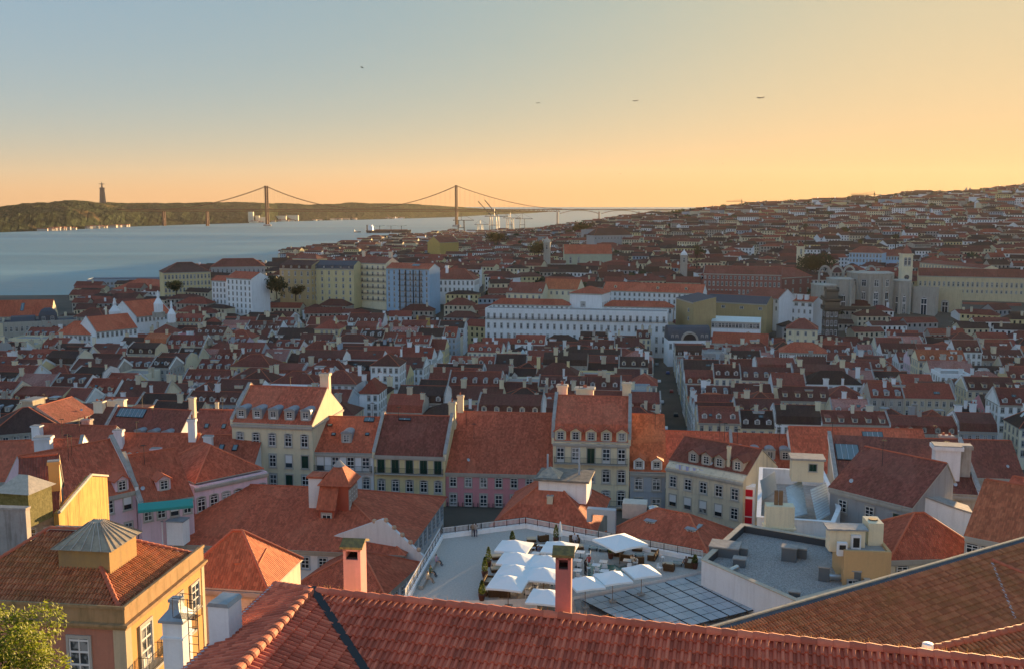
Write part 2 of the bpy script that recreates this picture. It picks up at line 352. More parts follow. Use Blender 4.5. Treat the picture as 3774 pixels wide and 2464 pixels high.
# ------------------------------------------------------------------ real clay tiles
TILE_W, TILE_L = .215, .40
PROF = [(0, .008), (.38, -.012), (.44, .045), (.58, .088), (.82, .088), (.96, .042), (1, .008)]
def tile_piece(tw=TILE_W, tl=TILE_L):
    b = MB(); n = len(PROF); lift = .066
    V = [(x * tw, -.05, z + lift) for x, z in PROF] + [(x * tw * .97 + .003, tl, z) for x, z in PROF] + [(x * tw, -.05, z + lift - .06) for x, z in PROF]
    F = [(k, k + 1, n + k + 1, n + k) for k in range(n - 1)] + [(k + 1, k, 2 * n + k, 2 * n + k + 1) for k in range(n - 1)]
    b.grid(V, F, 0); return b
def inside(poly, x, y):
    c = False; n = len(poly)
    for i in range(n):
        (x1, y1), (x2, y2) = poly[i], poly[(i + 1) % n]
        if (y1 > y) != (y2 > y) and x < (x2 - x1) * (y - y1) / (y2 - y1) + x1: c = not c
    return c
def tile_slope(parent, O, U, V, poly, mat_i, mat_o=None, singles=0, seen=None, tw=TILE_W, tl=TILE_L):
    """clay tiles over a slope: O origin, U along the courses, V up the slope (parent space), poly = outline in metres"""
    U, V = Vector(U).normalized(), Vector(V).normalized(); W = U.cross(V); O = Vector(O)
    M = Matrix(((U.x, V.x, W.x), (U.y, V.y, W.y), (U.z, V.z, W.z)))
    xs, ys = [p[0] for p in poly], [p[1] for p in poly]; spots = []
    for j in range(int(min(ys) / tl) - 1, int(max(ys) / tl) + 1):
        for i in range(int(min(xs) / tw) - 1, int(max(xs) / tw) + 1):
            if inside(poly, (i + .5) * tw, (j + .5) * tl): spots.append((i * tw, j * tl))
    T = tile_piece(tw, tl)
    if singles:
        if seen: spots.sort(key=seen)
        sm = CACHE.get(('tile', mat_o.name)) or T.mesh('roof_tile', [mat_o]); CACHE[('tile', mat_o.name)] = sm
        q = M.to_quaternion()
        for x, y in spots[:singles]:
            o = put('roof_tile', sm, parent, O + U * x + V * y + W * random.uniform(0, .006)); o.rotation_mode = 'QUATERNION'
            o.rotation_quaternion = q @ Matrix.Rotation(random.gauss(0, .008), 3, 'Z').to_quaternion()
        spots = spots[singles:]
    if spots:
        b = MB()
        for x, y in spots:
            e = random.uniform(0, .008); b.grid([O + M @ Vector((p[0] + x, p[1] + y, p[2] + e)) for p in T.v], T.f)
        b.build('laid_tiles', [mat_i], parent)['kind'] = 'stuff'
def ridge_tiles(parent, p, q, r=.13, L=.42, mat=None, name='ridge_tile'):
    """overlapping half-round tiles along a ridge or hip"""
    p, q = Vector(p), Vector(q); n = max(1, int((q - p).length / L)); d = (q - p).normalized()
    sm = CACHE.get(('rt', r, L, (mat or RIDGE).name))
    if sm is None:
        b = MB(); k = 9
        A = [(r * 1.08 * math.cos(math.pi * i / (k - 1)), -.04, r * 1.0 * math.sin(math.pi * i / (k - 1))) for i in range(k)]
        B = [(r * .92 * math.cos(math.pi * i / (k - 1)), L, r * .85 * math.sin(math.pi * i / (k - 1))) for i in range(k)]
        C = [(x * 1.12, .06, z * 1.1) for x, y, z in A]
        b.grid(A + C + B, [(i, i + 1, k + i + 1, k + i) for i in range(k - 1)] + [(k + i, k + i + 1, 2 * k + i + 1, 2 * k + i) for i in range(k - 1)] + [tuple(range(k))])
        sm = b.mesh(name, [mat or RIDGE]); CACHE[('rt', r, L, (mat or RIDGE).name)] = sm
    x = d.cross(Vector((0, 0, 1))).normalized(); z = x.cross(d)
    M = Matrix(((x.x, d.x, z.x), (x.y, d.y, z.y), (x.z, d.z, z.z))).to_quaternion()
    for i in range(n):
        o = put(name, sm, parent, p + d * (i * (q - p).length / n)); o.rotation_mode = 'QUATERNION'; o.rotation_quaternion = M

# ------------------------------------------------------------------ what already hides what lies behind it (keeps unseen houses out of the scene)
BIN = 12; HIDE = {}
OCCLOG = []
def occ_add(p0, p1):
    OCCLOG.append((min(p0[1], p1[1]), tuple(p0), tuple(p1)))
    (u0, v0), (u1, v1) = uv_of(p0), uv_of(p1)
    if u0 > u1: u0, v0, u1, v1 = u1, v1, u0, v0
    for k in range(max(0, int(u0 // BIN)), min(int(3774 // BIN), int(u1 // BIN)) + 1):
        t = min(1, max(0, (k * BIN + 6 - u0) / max(1, u1 - u0))); v = v0 + (v1 - v0) * t
        HIDE[k] = min(HIDE.get(k, 9999), v)
def occ_vis(p0, p1, slack=3):
    (u0, v0), (u1, v1) = uv_of(p0), uv_of(p1)
    if u0 > u1: u0, v0, u1, v1 = u1, v1, u0, v0
    ks = [k for k in range(int(u0 // BIN), int(u1 // BIN) + 1) if 0 <= k <= 3774 // BIN]
    if not ks: return False
    return any(v0 + (v1 - v0) * min(1, max(0, (k * BIN + 6 - u0) / max(1, u1 - u0))) < HIDE.get(k, 9999) - slack for k in ks)

# ------------------------------------------------------------------ one building
def roof_profile(kind, d, rise, o):
    if kind == 'gable': k = rise / (d / 2); return [(-o, -o * k), (d / 2, rise), (d + o, -o * k)]
    if kind == 'front': k = rise / (d * .8); return [(-o, -o * k), (d * .8, rise), (d + o, rise * .3)]          # long slope to the street
    if kind == 'shed': k = rise / d; return [(-o, -o * k), (d, rise)]
    if kind == 'mansard': return [(-.25, 0), (.9, 2.5), (d / 2, 2.5 + rise), (d - .9, 2.5), (d + .25, 0)]
def prof_z(pr, y):
    for (a, za), (b, zb) in zip(pr, pr[1:]):
        if a <= y <= b: return za + (zb - za) * (y - a) / (b - a)
    return 0
def house(name, label, org, rz, w, d, h, wall, roofm, roof='gable', rise=3.2, o=.4, rows=(), side=None, siderows=(), dorm=None, chim=(), party='', partym=None,
          cat='house', group=None, cornice=True, tiles=None, ridge=True, base=None, skylights=(), far=False, parapet=.8, roofflat=None, test=False, ridgem=None, track=True):
    E = empty(name, org, rz, label, cat, group); B = MB()
    Mw = Matrix.Translation(Vector(org)) @ Matrix.Rotation(rz, 4, 'Z')
    pr = roof_profile(roof, d, rise, o) if roof in ('gable', 'front', 'shed', 'mansard') else None
    b0 = -(base or 4)
    if pr:
        inner = [(y, h + z) for y, z in pr if 0 < y < d]
        back = h + (prof_z(pr, d) if roof != 'shed' else rise)
        B.prism([(0, b0), (d, b0), (d, back)] + inner[::-1] + [(0, h + max(0, prof_z(pr, 0)) * 0)], 'x', 0, w)
    elif roof == 'flat':
        B.box(0, w, 0, d, b0, h)
        for a in ((0, w, 0, .3), (0, w, d - .3, d), (0, .3, .3, d - .3), (w - .3, w, .3, d - .3)): B.box(*a, h, h + parapet)
    else: B.box(0, w, 0, d, b0, h)
    B.build('wall', [wall], E)
    rb = MB(); top = h
    if pr:
        s = 0; t = .16
        for (y0, z0), (y1, z1) in zip(pr, pr[1:]):
            L = math.hypot(y1 - y0, z1 - z0); e = .03
            x0, x1 = (-.12, w + .12) if not party else (.02, w - .02)
            a, c = (z0 + h + e, z1 + h + e)
            rb.poly([(x0, y0, a + t), (x1, y0, a + t), (x1, y1, c + t), (x0, y1, c + t)], 0, [(x0, s), (x1, s), (x1, s + L), (x0, s + L)])
            rb.poly([(x0, y0, a), (x0, y1, c), (x1, y1, c), (x1, y0, a)], 1)
            rb.poly([(x0, y0, a), (x1, y0, a), (x1, y0, a + t), (x0, y0, a + t)], 1); rb.poly([(x0, y1, c), (x0, y1, c + t), (x1, y1, c + t), (x1, y1, c)], 1)
            rb.poly([(x0, y0, a), (x0, y0, a + t), (x0, y1, c + t), (x0, y1, c)], 1); rb.poly([(x1, y0, a), (x1, y1, c), (x1, y1, c + t), (x1, y0, a + t)], 1)
            s += L
        top = h + max(z for y, z in pr)
    elif roof == 'hip':
        ins = min(w, d) / 2; k = rise / ins; z0 = h - o * k + .02; t = .14; top = h + rise
        A = [(-o, -o), (w + o, -o), (w + o, d + o), (-o, d + o)]
        Rg = [(ins, d / 2), (w - ins, d / 2)] if w >= d else [(w / 2, ins), (w / 2, d - ins)]
        rb.poly([(x, y, z0) for x, y in A[::-1]], 1)
        for i in range(4): p, q = A[i], A[(i + 1) % 4]; rb.poly([(*p, z0), (*q, z0), (*q, z0 + t), (*p, z0 + t)], 1)
        E0 = [(x, y, z0 + t) for x, y in A]; r0, r1 = [(x, y, h + rise + t) for x, y in Rg]
        def face(P, U):
            q = Vector(P[0]); U = Vector(U); n = (Vector(P[1]) - q).cross(Vector(P[2]) - q).normalized(); V = n.cross(U)
            rb.poly(P, 0, [((Vector(p) - q).dot(U), (Vector(p) - q).dot(V)) for p in P])
        if w >= d:
            face([E0[0], E0[1], r1, r0], (1, 0, 0)); face([E0[1], E0[2], r1], (0, 1, 0)); face([E0[2], E0[3], r0, r1], (-1, 0, 0)); face([E0[3], E0[0], r0], (0, -1, 0))
        else:
            face([E0[0], E0[1], r0], (1, 0, 0)); face([E0[1], E0[2], r1, r0], (0, 1, 0)); face([E0[2], E0[3], r1], (-1, 0, 0)); face([E0[3], E0[0], r0, r1], (0, -1, 0))
    else:
        rb.box(.3, w - .3, .3, d - .3, h - .2, h + .05, 0); top = h + parapet
    RO = rb.build('roof', [roofflat or roofm, SURR], E)
    # ridge and hip caps
    if ridge and roof != 'flat':
        cb = MB(); rr = .13
        if pr and roof != 'shed':
            ym = max(pr, key=lambda q: q[1]); cb.tube((.05, ym[0], h + ym[1] + .17), (w - .05, ym[0], h + ym[1] + .17), rr, n=6)
        elif roof == 'hip':
            cb.tube(r0, r1, rr, n=6)
            for i, rp in enumerate((r0, r1, r1, r0) if w >= d else (r0, r0, r1, r1)): cb.tube(E0[i], rp, rr, n=6)
        if cb.f: cb.build('ridge_cap', [ridgem or RIDGE], RO)
    if cornice and roof != 'flat':
        c = MB(); c.box(-.04, w + .04, -.3, 0, h - .55, h - .22); c.box(-.02, w + .02, -.16, 0, h - .75, h - .55)
        if side: x = (w, w + .25) if side == 'R' else (-.25, 0); c.box(*x, .0, d, h - .5, h - .2)
        c.build('cornice', [SURR], E)
    for ch in party:
        x = 0 if ch == 'L' else w
        P = [(y, h + z + .62) for y, z in pr if True]; Q = [(y, h + z - .35) for y, z in pr]
        pb = MB(); pb.prism(P[::-1] + Q, 'x', x - .2, x + .2); pb.prism([(y, z) for y, z in [(a, b + .002) for a, b in P[::-1]]] + [(y, z + .1) for y, z in P], 'x', x - .27, x + .27, 1)
        pb.build('gable_wall', [partym or WHITE, CONC], E)
    # windows: (top below eave, count, width, height, kind, balcony)
    def wins(rows, length, place):
        for (dz, n, ww, wh, kind, *bal) in rows:
            xs = [length * (i + .5) / n for i in range(n)] if isinstance(n, int) else [length * f for f in n]
            z = h - dz - wh
            for x in xs:
                p, r = place(x)
                if test and not occ_vis(Mw @ Vector((p[0], p[1], z + wh)), Mw @ Vector((p[0] + .1, p[1], z + wh)), -2): continue
                window(E, kind, p[0], p[1], z, ww, wh, r)
            if bal and bal[0] == 1:
                for x in xs: p, r = place(x); put('balcony', balcony_mesh(ww + .7, far), E, (p[0], p[1], z), r)
            elif bal and bal[0] == 2:
                p, r = place(length / 2); put('balcony', balcony_mesh(length - .5, far), E, (p[0], p[1], z), r)
    wins(rows, w, lambda x: ((x, 0), 0))
    if side == 'R': wins(siderows, d, lambda y: ((w, y), R(90)))
    if side == 'L': wins(siderows, d, lambda y: ((0, d - y), R(-90)))
    if dorm and pr:
        n, kind, t, dw, dr, dwk = dorm
        (ya, za), (yb, zb) = pr[0], pr[1]; k = (zb - za) / (yb - ya); y = ya + (yb - ya) * t; z = h + za + (zb - za) * t + .1
        L = min(2.2 / k + .4, 6)
        for x in ([w * (i + .5) / n for i in range(n)] if isinstance(n, int) else [w * f for f in n]):
            D = put('dormer', dormer_mesh(kind, dw, dr, L), E, (x, y, z)); window(D, dwk, 0, -.02, .18, .95, 1.15)
    for fx, fy, ch, cw, cmat, pots in chim:
        zt = h + (prof_z(pr, fy * d) if pr else (rise * min(1, min(fy, 1 - fy) * d / max(.1, ins)) if roof == 'hip' else 0))
        put('chimney', chimney_mesh(cmat, pots), E, (fx * w, fy * d, zt + ch * .3), 0, (cw, cw * .7, ch))
    for fx, t, sw, sl2 in skylights:
        (ya, za), (yb, zb) = pr[0], pr[1]; y = ya + (yb - ya) * t; z = h + za + (zb - za) * t
        S = MB(); a = math.atan2(zb - za, yb - ya); S.box(-sw / 2, sw / 2, 0, sl2, .1, .32, 0); S.box(-sw / 2 + .1, sw / 2 - .1, .1, sl2 - .1, .32, .335, 1)
        q = S.build('skylight', [DARKMETAL, SKYGLASS], RO, (fx * w, y, z)); q.rotation_euler = (a, 0, 0)
        nb = max(1, int(sw / .8)); g = MB()
        for i in range(1, nb): x = -sw / 2 + i * sw / nb; g.box(x - .03, x + .03, .1, sl2 - .1, .335, .37)
        if g.f: g2 = g.build('glazing_bar', [GUTTER], q)
    if test and roof != 'flat' and random.random() < .34:
        rw, rd, rh = random.uniform(2.2, 4.5), random.uniform(2.2, 4), random.uniform(1.4, 2.8); rx, ry = random.uniform(.15, .75) * w, d * random.uniform(.3, .6); rz0 = h + rise * .35; rm = MB()
        rm.box(rx, rx + rw, ry, ry + rd, rz0 - 1, rz0 + rh, 0); rm.box(rx - .2, rx + rw + .2, ry - .2, ry + rd + .2, rz0 + rh, rz0 + rh + .2, 1); rmo = rm.build('roof_room', [random.choice((WHITE, WHITE, CREAM, BEIGE)), random.choice((CONC, ZINC, roofm))], E)
        window(rmo, 'far', rx + rw / 2, ry, rz0 + rh - 1.5, .9, 1.1)
    if test and random.random() < .25:
        rx, rw = random.uniform(.1, .8) * w, random.uniform(1, 2.2); rm = MB(); zz = h + rise * .55; yy = d * .45; rm.grid([(rx, yy, zz), (rx + rw, yy, zz), (rx + rw, yy + rw, zz), (rx, yy + rw, zz), (rx + rw / 2, yy + rw / 2, zz + 1.5), (rx, yy, zz - 1), (rx + rw, yy, zz - 1), (rx + rw, yy + rw, zz - 1), (rx, yy + rw, zz - 1)], [(0, 1, 4), (1, 2, 4), (2, 3, 4), (3, 0, 4), (5, 6, 1, 0), (6, 7, 2, 1), (8, 5, 0, 3)]); rm.build('roof_lantern', [random.choice((ZINC, SHEET, OLDWALL))], E)
    if not far and not test and pr and w > 5:
        for k in range(random.choice((1, 1, 2))):
            ax_, ay_ = random.uniform(.1, .9) * w, random.uniform(.35, .65) * d; az_ = h + prof_z(pr, ay_); am = MB(); hh_ = random.uniform(2.2, 3.6); am.tube((ax_, ay_, az_ - .2), (ax_, ay_, az_ + hh_), .035, n=5)
            for q in range(6): am.tube((ax_ - .45 + .05 * q, ay_ + .1 * q, az_ + hh_ - .15), (ax_ + .45 - .05 * q, ay_ + .1 * q, az_ + hh_ - .15), .014, n=4)
            am.tube((ax_, ay_ - .1, az_ + hh_ - .15), (ax_, ay_ + .7, az_ + hh_ - .15), .016, n=4); am.build('aerial', [IRON], E)
        if random.random() < .4:
            dx_ = random.uniform(.1, .9) * w; dm = MB(); dm.lathe([(0, .06), (.25, .09), (.45, .2)], 12); dm.tube((0, 0, .1), (0, .5, -.4), .03); dd = dm.build('satellite_dish', [GUTTER], E, (dx_, d * .12, h + prof_z(pr, d * .12) + .9)); dd.rotation_euler = (R(60), 0, R(random.uniform(-60, 60))); dd.scale = (.6, .6, .6); dd.location.z -= .45
    if track:
        if pr or roof == 'flat':
            ym = max(pr, key=lambda q: q[1])[0] if pr else 0
            occ_add(Mw @ Vector((0, ym, top)), Mw @ Vector((w, ym, top))); occ_add(Mw @ Vector((0, 0, h)), Mw @ Vector((w, 0, h)))
        else:
            occ_add(Mw @ Vector(r0), Mw @ Vector(r1)); occ_add(Mw @ Vector((0, 0, h)), Mw @ Vector((w, 0, h)))
    E['roof_top'] = top
    return E
FOOT = []
def hp(name, label, L, Rr, Y, h, d, wall, roofm, **kw):
    """a building set by where its front eave shows (left end, right end) and how far the left end is"""
    a = aty(L[0], L[1], Y); b = atz(Rr[0], Rr[1], a.z); dx = b - a; w = math.hypot(dx.x, dx.y); rz = math.atan2(dx.y, dx.x)
    n = Vector((-math.sin(rz), math.cos(rz))); c = (a + b) / 2
    FOOT.append((c.x + n.x * d / 2, c.y + n.y * d / 2, w / 2 + 1, d / 2 + 1, rz))
    return house(name, label, (a.x, a.y, a.z - h), rz, w, d, h, wall, roofm, **kw)
def in_foot(x, y, r=5):
    for cx, cy_, hw, hd, rz in FOOT:
        dx, dy = x - cx, y - cy_; lx = dx * math.cos(rz) + dy * math.sin(rz); ly = -dx * math.sin(rz) + dy * math.cos(rz)
        if abs(lx) < hw + r and abs(ly) < hd + r: return True
    return False

# ------------------------------------------------------------------ terrain and river
def crest(u):
    P = [(-800, 84), (1500, 60), (1900, 64), (2200, 74), (2500, 80), (2774, 97), (2900, 101), (3110, 108), (3219, 110), (3320, 119), (3530, 121), (3648, 127), (3774, 137), (4600, 172)]
    for (a, za), (b, zb) in zip(P, P[1:]):
        if u <= b: return za + (zb - za) * max(0, (u - a)) / (b - a)
    return P[-1][1]
SHORE = [(-900, 1095), (0, 1092), (300, 1088), (330, 1062), (620, 1045), (800, 1010), (1000, 972), (1250, 932), (1400, 908), (1550, 884), (1640, 870), (1800, 852), (1950, 841), (2080, 833), (2250, 812), (2420, 797), (2520, 785)]
SHP = [atz(u, v, 0) for u, v in SHORE]
def shore_y(u):
    for (a, va), (b, vb) in zip(SHORE, SHORE[1:]):
        if u <= b: return atz(u, va + (vb - va) * (u - a) / (b - a), 0).y if u >= a else 1000
    return 1e9
def ground_z(x, y):
    if y < 1: y = 1
    u = CU + FPX * x / (y * 1.0)
    near = 8 + 42 * (1 - smooth(150, 330, y)) - 8 * (1 - smooth(60, 140, y))
    left = smooth(2350, 1500, u)
    hill = smooth(590, 760, y + .12 * x) * 22 * (1 - .55 * smooth(1000, 300, u)) * (1 - .85 * smooth(880, 1250, y) * smooth(2350, 1850, u))
    far = smooth(700, 2100, y) * (max(0, crest(u) - 43) * smooth(1700, 2550, u))
    z = near + hill + far
    if y > 2200: z -= (y - 2200) * .012
    sy = shore_y(u); z = z * smooth(sy + 2, sy - 260, y) + (-3 if y > sy - 12 else 0) + (3 if y <= sy - 12 else 0)
    return max(-4, z)
G = MB(); NX, NY = 150, 130
ys = [-40 + 5200 * (j / NY) ** 2.0 for j in range(NY + 1)]; V = []
for y in ys:
    for i in range(NX + 1):
        x = (i / NX - .5) * 2 * (260 + .95 * max(0, y)); V.append((x, y, ground_z(x, y)))
G.grid(V, [(j * (NX + 1) + i, j * (NX + 1) + i + 1, (j + 1) * (NX + 1) + i + 1, (j + 1) * (NX + 1) + i) for j in range(NY) for i in range(NX)])
GROUNDM = rough_mat('city_ground', (.05, .05, .04), (.13, .11, .085), .02, 10)
structure(G.build('ground', [GROUNDM]))
wm, nt, p = nodes_of('river_water')
geo = N(nt, 'ShaderNodeNewGeometry'); mp = N(nt, 'ShaderNodeMapping'); mp.inputs['Scale'].default_value = (.35, 1, 1); lk(nt, geo.outputs['Position'], mp.inputs[0])
n1 = N(nt, 'ShaderNodeTexNoise', Scale=.09, Detail=7, Roughness=.6); lk(nt, mp.outputs[0], n1.inputs['Vector'])
mp2 = N(nt, 'ShaderNodeMapping'); mp2.inputs['Scale'].default_value = (.10, 1, 1); lk(nt, geo.outputs['Position'], mp2.inputs[0])
n2 = N(nt, 'ShaderNodeTexNoise', Scale=.0045, Detail=5, Roughness=.55); lk(nt, mp2.outputs[0], n2.inputs['Vector'])
lk(nt, ramp(nt, n2.outputs[0], [(.35, (.09, .21, .225)), (.65, (.24, .39, .39))]), p.inputs['Base Color'])
lk(nt, ramp(nt, n2.outputs[0], [(.35, (.34,) * 3), (.65, (.5,) * 3)]), p.inputs['Roughness']); p.inputs['IOR'].default_value = 1.33
b_ = N(nt, 'ShaderNodeBump', Strength=1.0, Distance=2.2); lk(nt, n1.outputs[0], b_.inputs['Height']); lk(nt, b_.outputs[0], p.inputs['Normal'])
G = MB(); G.poly([(-30000, 300, 0), (30000, 300, 0), (30000, 45000, 0), (-30000, 45000, 0)]); structure(G.build('river', [wm]))

# the wooded south bank
SKYL = [(-900, 775), (-300, 770), (0, 764), (84, 755), (168, 747), (260, 741), (361, 747), (504, 751), (672, 749), (798, 745), (882, 747), (1000, 749), (1026, 751), (1194, 755), (1299, 748), (1404, 750), (1509, 753), (1572, 756), (1698, 764), (1780, 770), (1900, 775), (2020, 778)]
SHS = [(-900, 880), (0, 858), (252, 848), (462, 837), (672, 830), (840, 825), (966, 823), (1026, 818), (1236, 813), (1446, 808), (1677, 801), (1803, 793), (1950, 787), (2020, 782)]
def interp(P, u):
    for (a, va), (b, vb) in zip(P, P[1:]):
        if u <= b: return va + (vb - va) * (u - a) / (b - a)
    return P[-1][1]
hb = MB(); NU, NV = 420, 26; V = []
for i in range(NU + 1):
    u = -900 + i * (2020 + 900) / NU; s = atz(u, interp(SHS, u), 0); dv = Vector((s.x, s.y, 0)).normalized()
    ck = min(1, 1.2 * (2020 - u) / 900); depth = 1100
    zt = aty(u, interp(SKYL, u), s.y + depth * .75).z
    for j in range(NV + 1):
        t = j / NV; p_ = s + dv * depth * t
        cliff = noise.fractal(Vector((u * .012, 3, 0)), 1, 2, 3) * .25
        prof = smooth(0, .28 + cliff * .2, t) * .62 + smooth(.2, .78, t) * .38
        q = Vector((p_.x, p_.y, 0)); nz = noise.fractal(q * .004, 1, 2.1, 5) * 14 * smooth(0, .2, t) + noise.fractal(q * .02, .8, 2.1, 4) * 7 * smooth(0, .12, t)
        if t > .86: prof *= 1 - (t - .86) * 1.5
        V.append((p_.x + noise.noise(q * .006) * 25 * t, p_.y, max(-2, zt * prof + nz * min(1, ck) * (.55 if j > NV * .6 else 1)) if j else -2))
hb.grid(V, [(i * (NV + 1) + j, (i + 1) * (NV + 1) + j, (i + 1) * (NV + 1) + j + 1, i * (NV + 1) + j + 1) for i in range(NU) for j in range(NV)])
hm, nt, p = nodes_of('wooded_hill'); geo = N(nt, 'ShaderNodeNewGeometry')
n1 = N(nt, 'ShaderNodeTexNoise', Scale=.035, Detail=9, Roughness=.75); n2 = N(nt, 'ShaderNodeTexNoise', Scale=.0042, Detail=5, Roughness=.6)
for n_ in (n1, n2): lk(nt, geo.outputs['Position'], n_.inputs['Vector'])
gc = ramp(nt, n1.outputs[0], [(.36, (.014, .022, .015)), (.52, (.038, .052, .030)), (.68, (.09, .105, .06))])
cl = ramp(nt, n2.outputs[0], [(.62, (0, 0, 0)), (.70, (1, 1, 1))]); lk(nt, mixc(nt, math_n(nt, 'MULTIPLY', cl, .7), gc, (.16, .10, .055)), p.inputs['Base Color'])
b_ = N(nt, 'ShaderNodeBump', Strength=1, Distance=9); lk(nt, n1.outputs[0], b_.inputs['Height']); lk(nt, b_.outputs[0], p.inputs['Normal']); p.inputs['Roughness'].default_value = 1; p.inputs['Specular IOR Level'].default_value = 0
structure(hb.build('far_bank_hill', [hm]))

# ------------------------------------------------------------------ the street of tall facades below the castle
W0 = WHITE
hp('townhouse', 'cream townhouse with five barrel-topped zinc dormers and a sunlit yellow gable', (854, 1555), (1151, 1567), 156, 18, 14, CREAM, T_MID, rise=4.6, o=.15, party='L', partym=CREAM,
   rows=[(1.5, 5, 1.1, 2.0, 'arch', 0), (4.9, 5, 1.1, 2.0, 'cas', 0), (8.1, 5, 1.15, 2.5, 'french', 2), (11.7, 5, 1.1, 2.0, 'arch')], dorm=(5, 'zinc', .12, SURR, ZINC, 'french'),
   chim=[(.93, .62, 2.6, 1.5, CREAM, 2)], side='R', siderows=[])
hp('townhouse', 'white townhouse with one zinc dormer between cream and green-shuttered houses', (1152, 1662), (1376, 1667), 154.5, 13.5, 13, WHITE, T_RED, rise=4.2, o=.3,
   rows=[(.7, 4, 1.15, 2.3, 'french', 2), (4.0, 4, 1.1, 1.9, 'arch'), (7.2, 4, 1.1, 1.9, 'cas'), (10.4, 4, 1.1, 2.0, 'cas')], dorm=((.52,), 'zinc', .28, SURR, ZINC, 'cas'), skylights=[(.16, .72, .8, .5), (.27, .46, .7, .6), (.83, .48, .7, .6), (.8, .86, 1.7, 1.0)])
hp('townhouse', 'pale yellow townhouse with dark green shutters and dark brown roof', (1378, 1672), (1640, 1680), 153.5, 14, 13, YELLOW, T_BRN, rise=4.9, o=.3, party='LR', partym=CREAM,
   rows=[(.6, 5, 1.15, 2.3, 'shut', 2), (4.0, 5, 1.1, 1.9, 'arch'), (7.2, 5, 1.1, 2.1, 'shut'), (10.6, 5, 1.2, 2.4, 'shut', 2)], skylights=[(.33, .86, 2.0, .5)], chim=[(.99, .56, 2.2, 1.1, CREAM, 1)])
hp('townhouse', 'pink townhouse with arched white windows and wide plain red roof', (1642, 1736), (2036, 1746), 152.5, 11.5, 15, PINK, T_MID, roof='front', rise=7.0, o=.4,
   rows=[(.6, 7, 1.05, 1.75, 'arch'), (3.5, 7, 1.1, 2.3, 'french', 1), (7.0, 7, 1.3, 2.6, 'dooriron')], chim=[(.04, .8, 2.2, 1.0, CREAM, 1)])
E = hp('townhouse', 'tall cream townhouse with a top storey of five little gabled pavilions', (2038, 1624), (2320, 1632), 151.5, 19, 14, CREAM, T_MID, roof='mansard', rise=3.3, o=.3, party='LR', partym=CREAM,
   rows=[(.9, 5, 1.15, 2.4, 'french', 2), (4.3, 5, 1.15, 2.0, 'arch'), (7.6, 5, 1.15, 2.4, 'arch', 2), (11, 5, 1.15, 2.2, 'arch')], dorm=(5, 'gable', .06, CREAM, T_MID, 'cas'),
   chim=[(.06, .7, 2.2, 1.6, CREAM, 1), (.38, .62, 1.6, 2.8, CREAM, 1), (.95, .6, 2.2, 1.4, CREAM, 0)])
hp('townhouse', 'blue-grey townhouse with two gabled dormers under a glowing orange roof', (2322, 1735), (2453, 1739), 150.5, 13, 14, BLUEGREY, T_ORG, roof='front', rise=6.6, o=.2,
   rows=[(.9, 2, 1.2, 2.0, 'arch'), (4.2, 2, 1.3, 2.5, 'french', 0), (7.6, 2, 1.2, 2.0, 'cas')], dorm=(2, 'gable', .04, WHITE, T_ORG, 'french'))
hp('apartment_block', 'shabby beige block with laundry line on its dormered roof', (2455, 1716), (2740, 1772), 148, 15, 11, BEIGE, T_BRN, roof='gable', rise=3.6, o=-.9,
   rows=[(1.3, 5, 1.15, 1.7, 'cas'), (4.2, (.1, .3, .5, .7), 1.15, 1.75, 'roll'), (4.2, (.9,), 1.15, 1.7, 'cas'), (7.2, 5, 1.15, 1.1, 'cas'), (10, 5, 1.15, 1.3, 'cas')], dorm=((.3, .47, .64, .87), 'gable', .1, OLDWALL, T_BRN, 'cas'), chim=[(.74, .16, 2.4, .5, CREAM, 1)], cat='building')
hp('house', 'long red roof running behind the orange roof, sunlit at its near end', (2420, 1713), (2700, 1722), 166, 10, 12, WHITE, T_MID, rise=4.6, o=.3, rows=[(1, 6, 1, 1.6, 'cas')], party='R')
hp('house', 'red-roofed house with arched grey dormers behind the beige block', (2702, 1722), (2925, 1730), 164, 10, 12, WHITE, T_MID, rise=4.5, o=.3, rows=[(1, 6, 1, 1.6, 'cas')], party='R', partym=LILAC, dorm=(4, 'zinc', .3, SURR, ZINC, 'cas'))
hp('house', 'long plain red roof behind the courtyard with blue metal panels', (2927, 1738), (3440, 1752), 160, 10, 14, WHITE, T_MID, rise=6.0, o=.3, rows=[(.7, 10, 1, 1.7, 'cas')], skylights=[(.62, .8, 3.4, 1.2)])
hp('house', 'grey stuccoed house with brown roof at the far end of the long red roof', (3441, 1752), (3774, 1762), 158, 11, 13, GREYW, T_BRN, rise=4.6, o=.3, rows=[(.9, 6, 1.1, 1.9, 'arch')], chim=[(.35, .8, 2.0, 2.0, OLDWALL, 2)])
# right of the beige block, towards the viewer
hp('house', 'grey tiled house with white sash windows below an old red roof', (3060, 1792), (3365, 1868), 118, 9, 9, GREYW, T_BRN, roof='front', rise=3.8, o=.35, rows=[(1.2, 3, 1.1, 1.5, 'cas')])
hp('house', 'brown roof with two big skylights and a white coping around it', (3085, 1796), (3611, 1826), 130, 8, 13, OLDWALL, T_BRN, roof='shed', rise=4.2, o=.1, party='LR', partym=WHITE, skylights=[(.12, .5, 3.2, 4.2), (.40, .22, 4.4, 4.6)], chim=[(.80, .3, 3.4, 3.2, WHITE, 0), (.92, .35, 3.2, 2.0, OLDWALL, 0)])
hp('house', 'red hipped roof just left of the glowing orange slope', (3282, 2056), (3640, 2046), 95, 7, 9, BEIGE, T_MID, roof='hip', rise=3.0, o=.35, rows=[(.7, 4, 1.1, 1.6, 'arch')])
hp('house', 'apricot house carrying air-conditioning machines on its flat roof', (3112, 2038), (3286, 2044), 92, 9, 5, plaster('apricot_render', (.66, .42, .20), .2), CONC, roof='flat', parapet=.3, rows=[(2.6, (.2, .75), .9, 1.2, 'cas')], cornice=False)
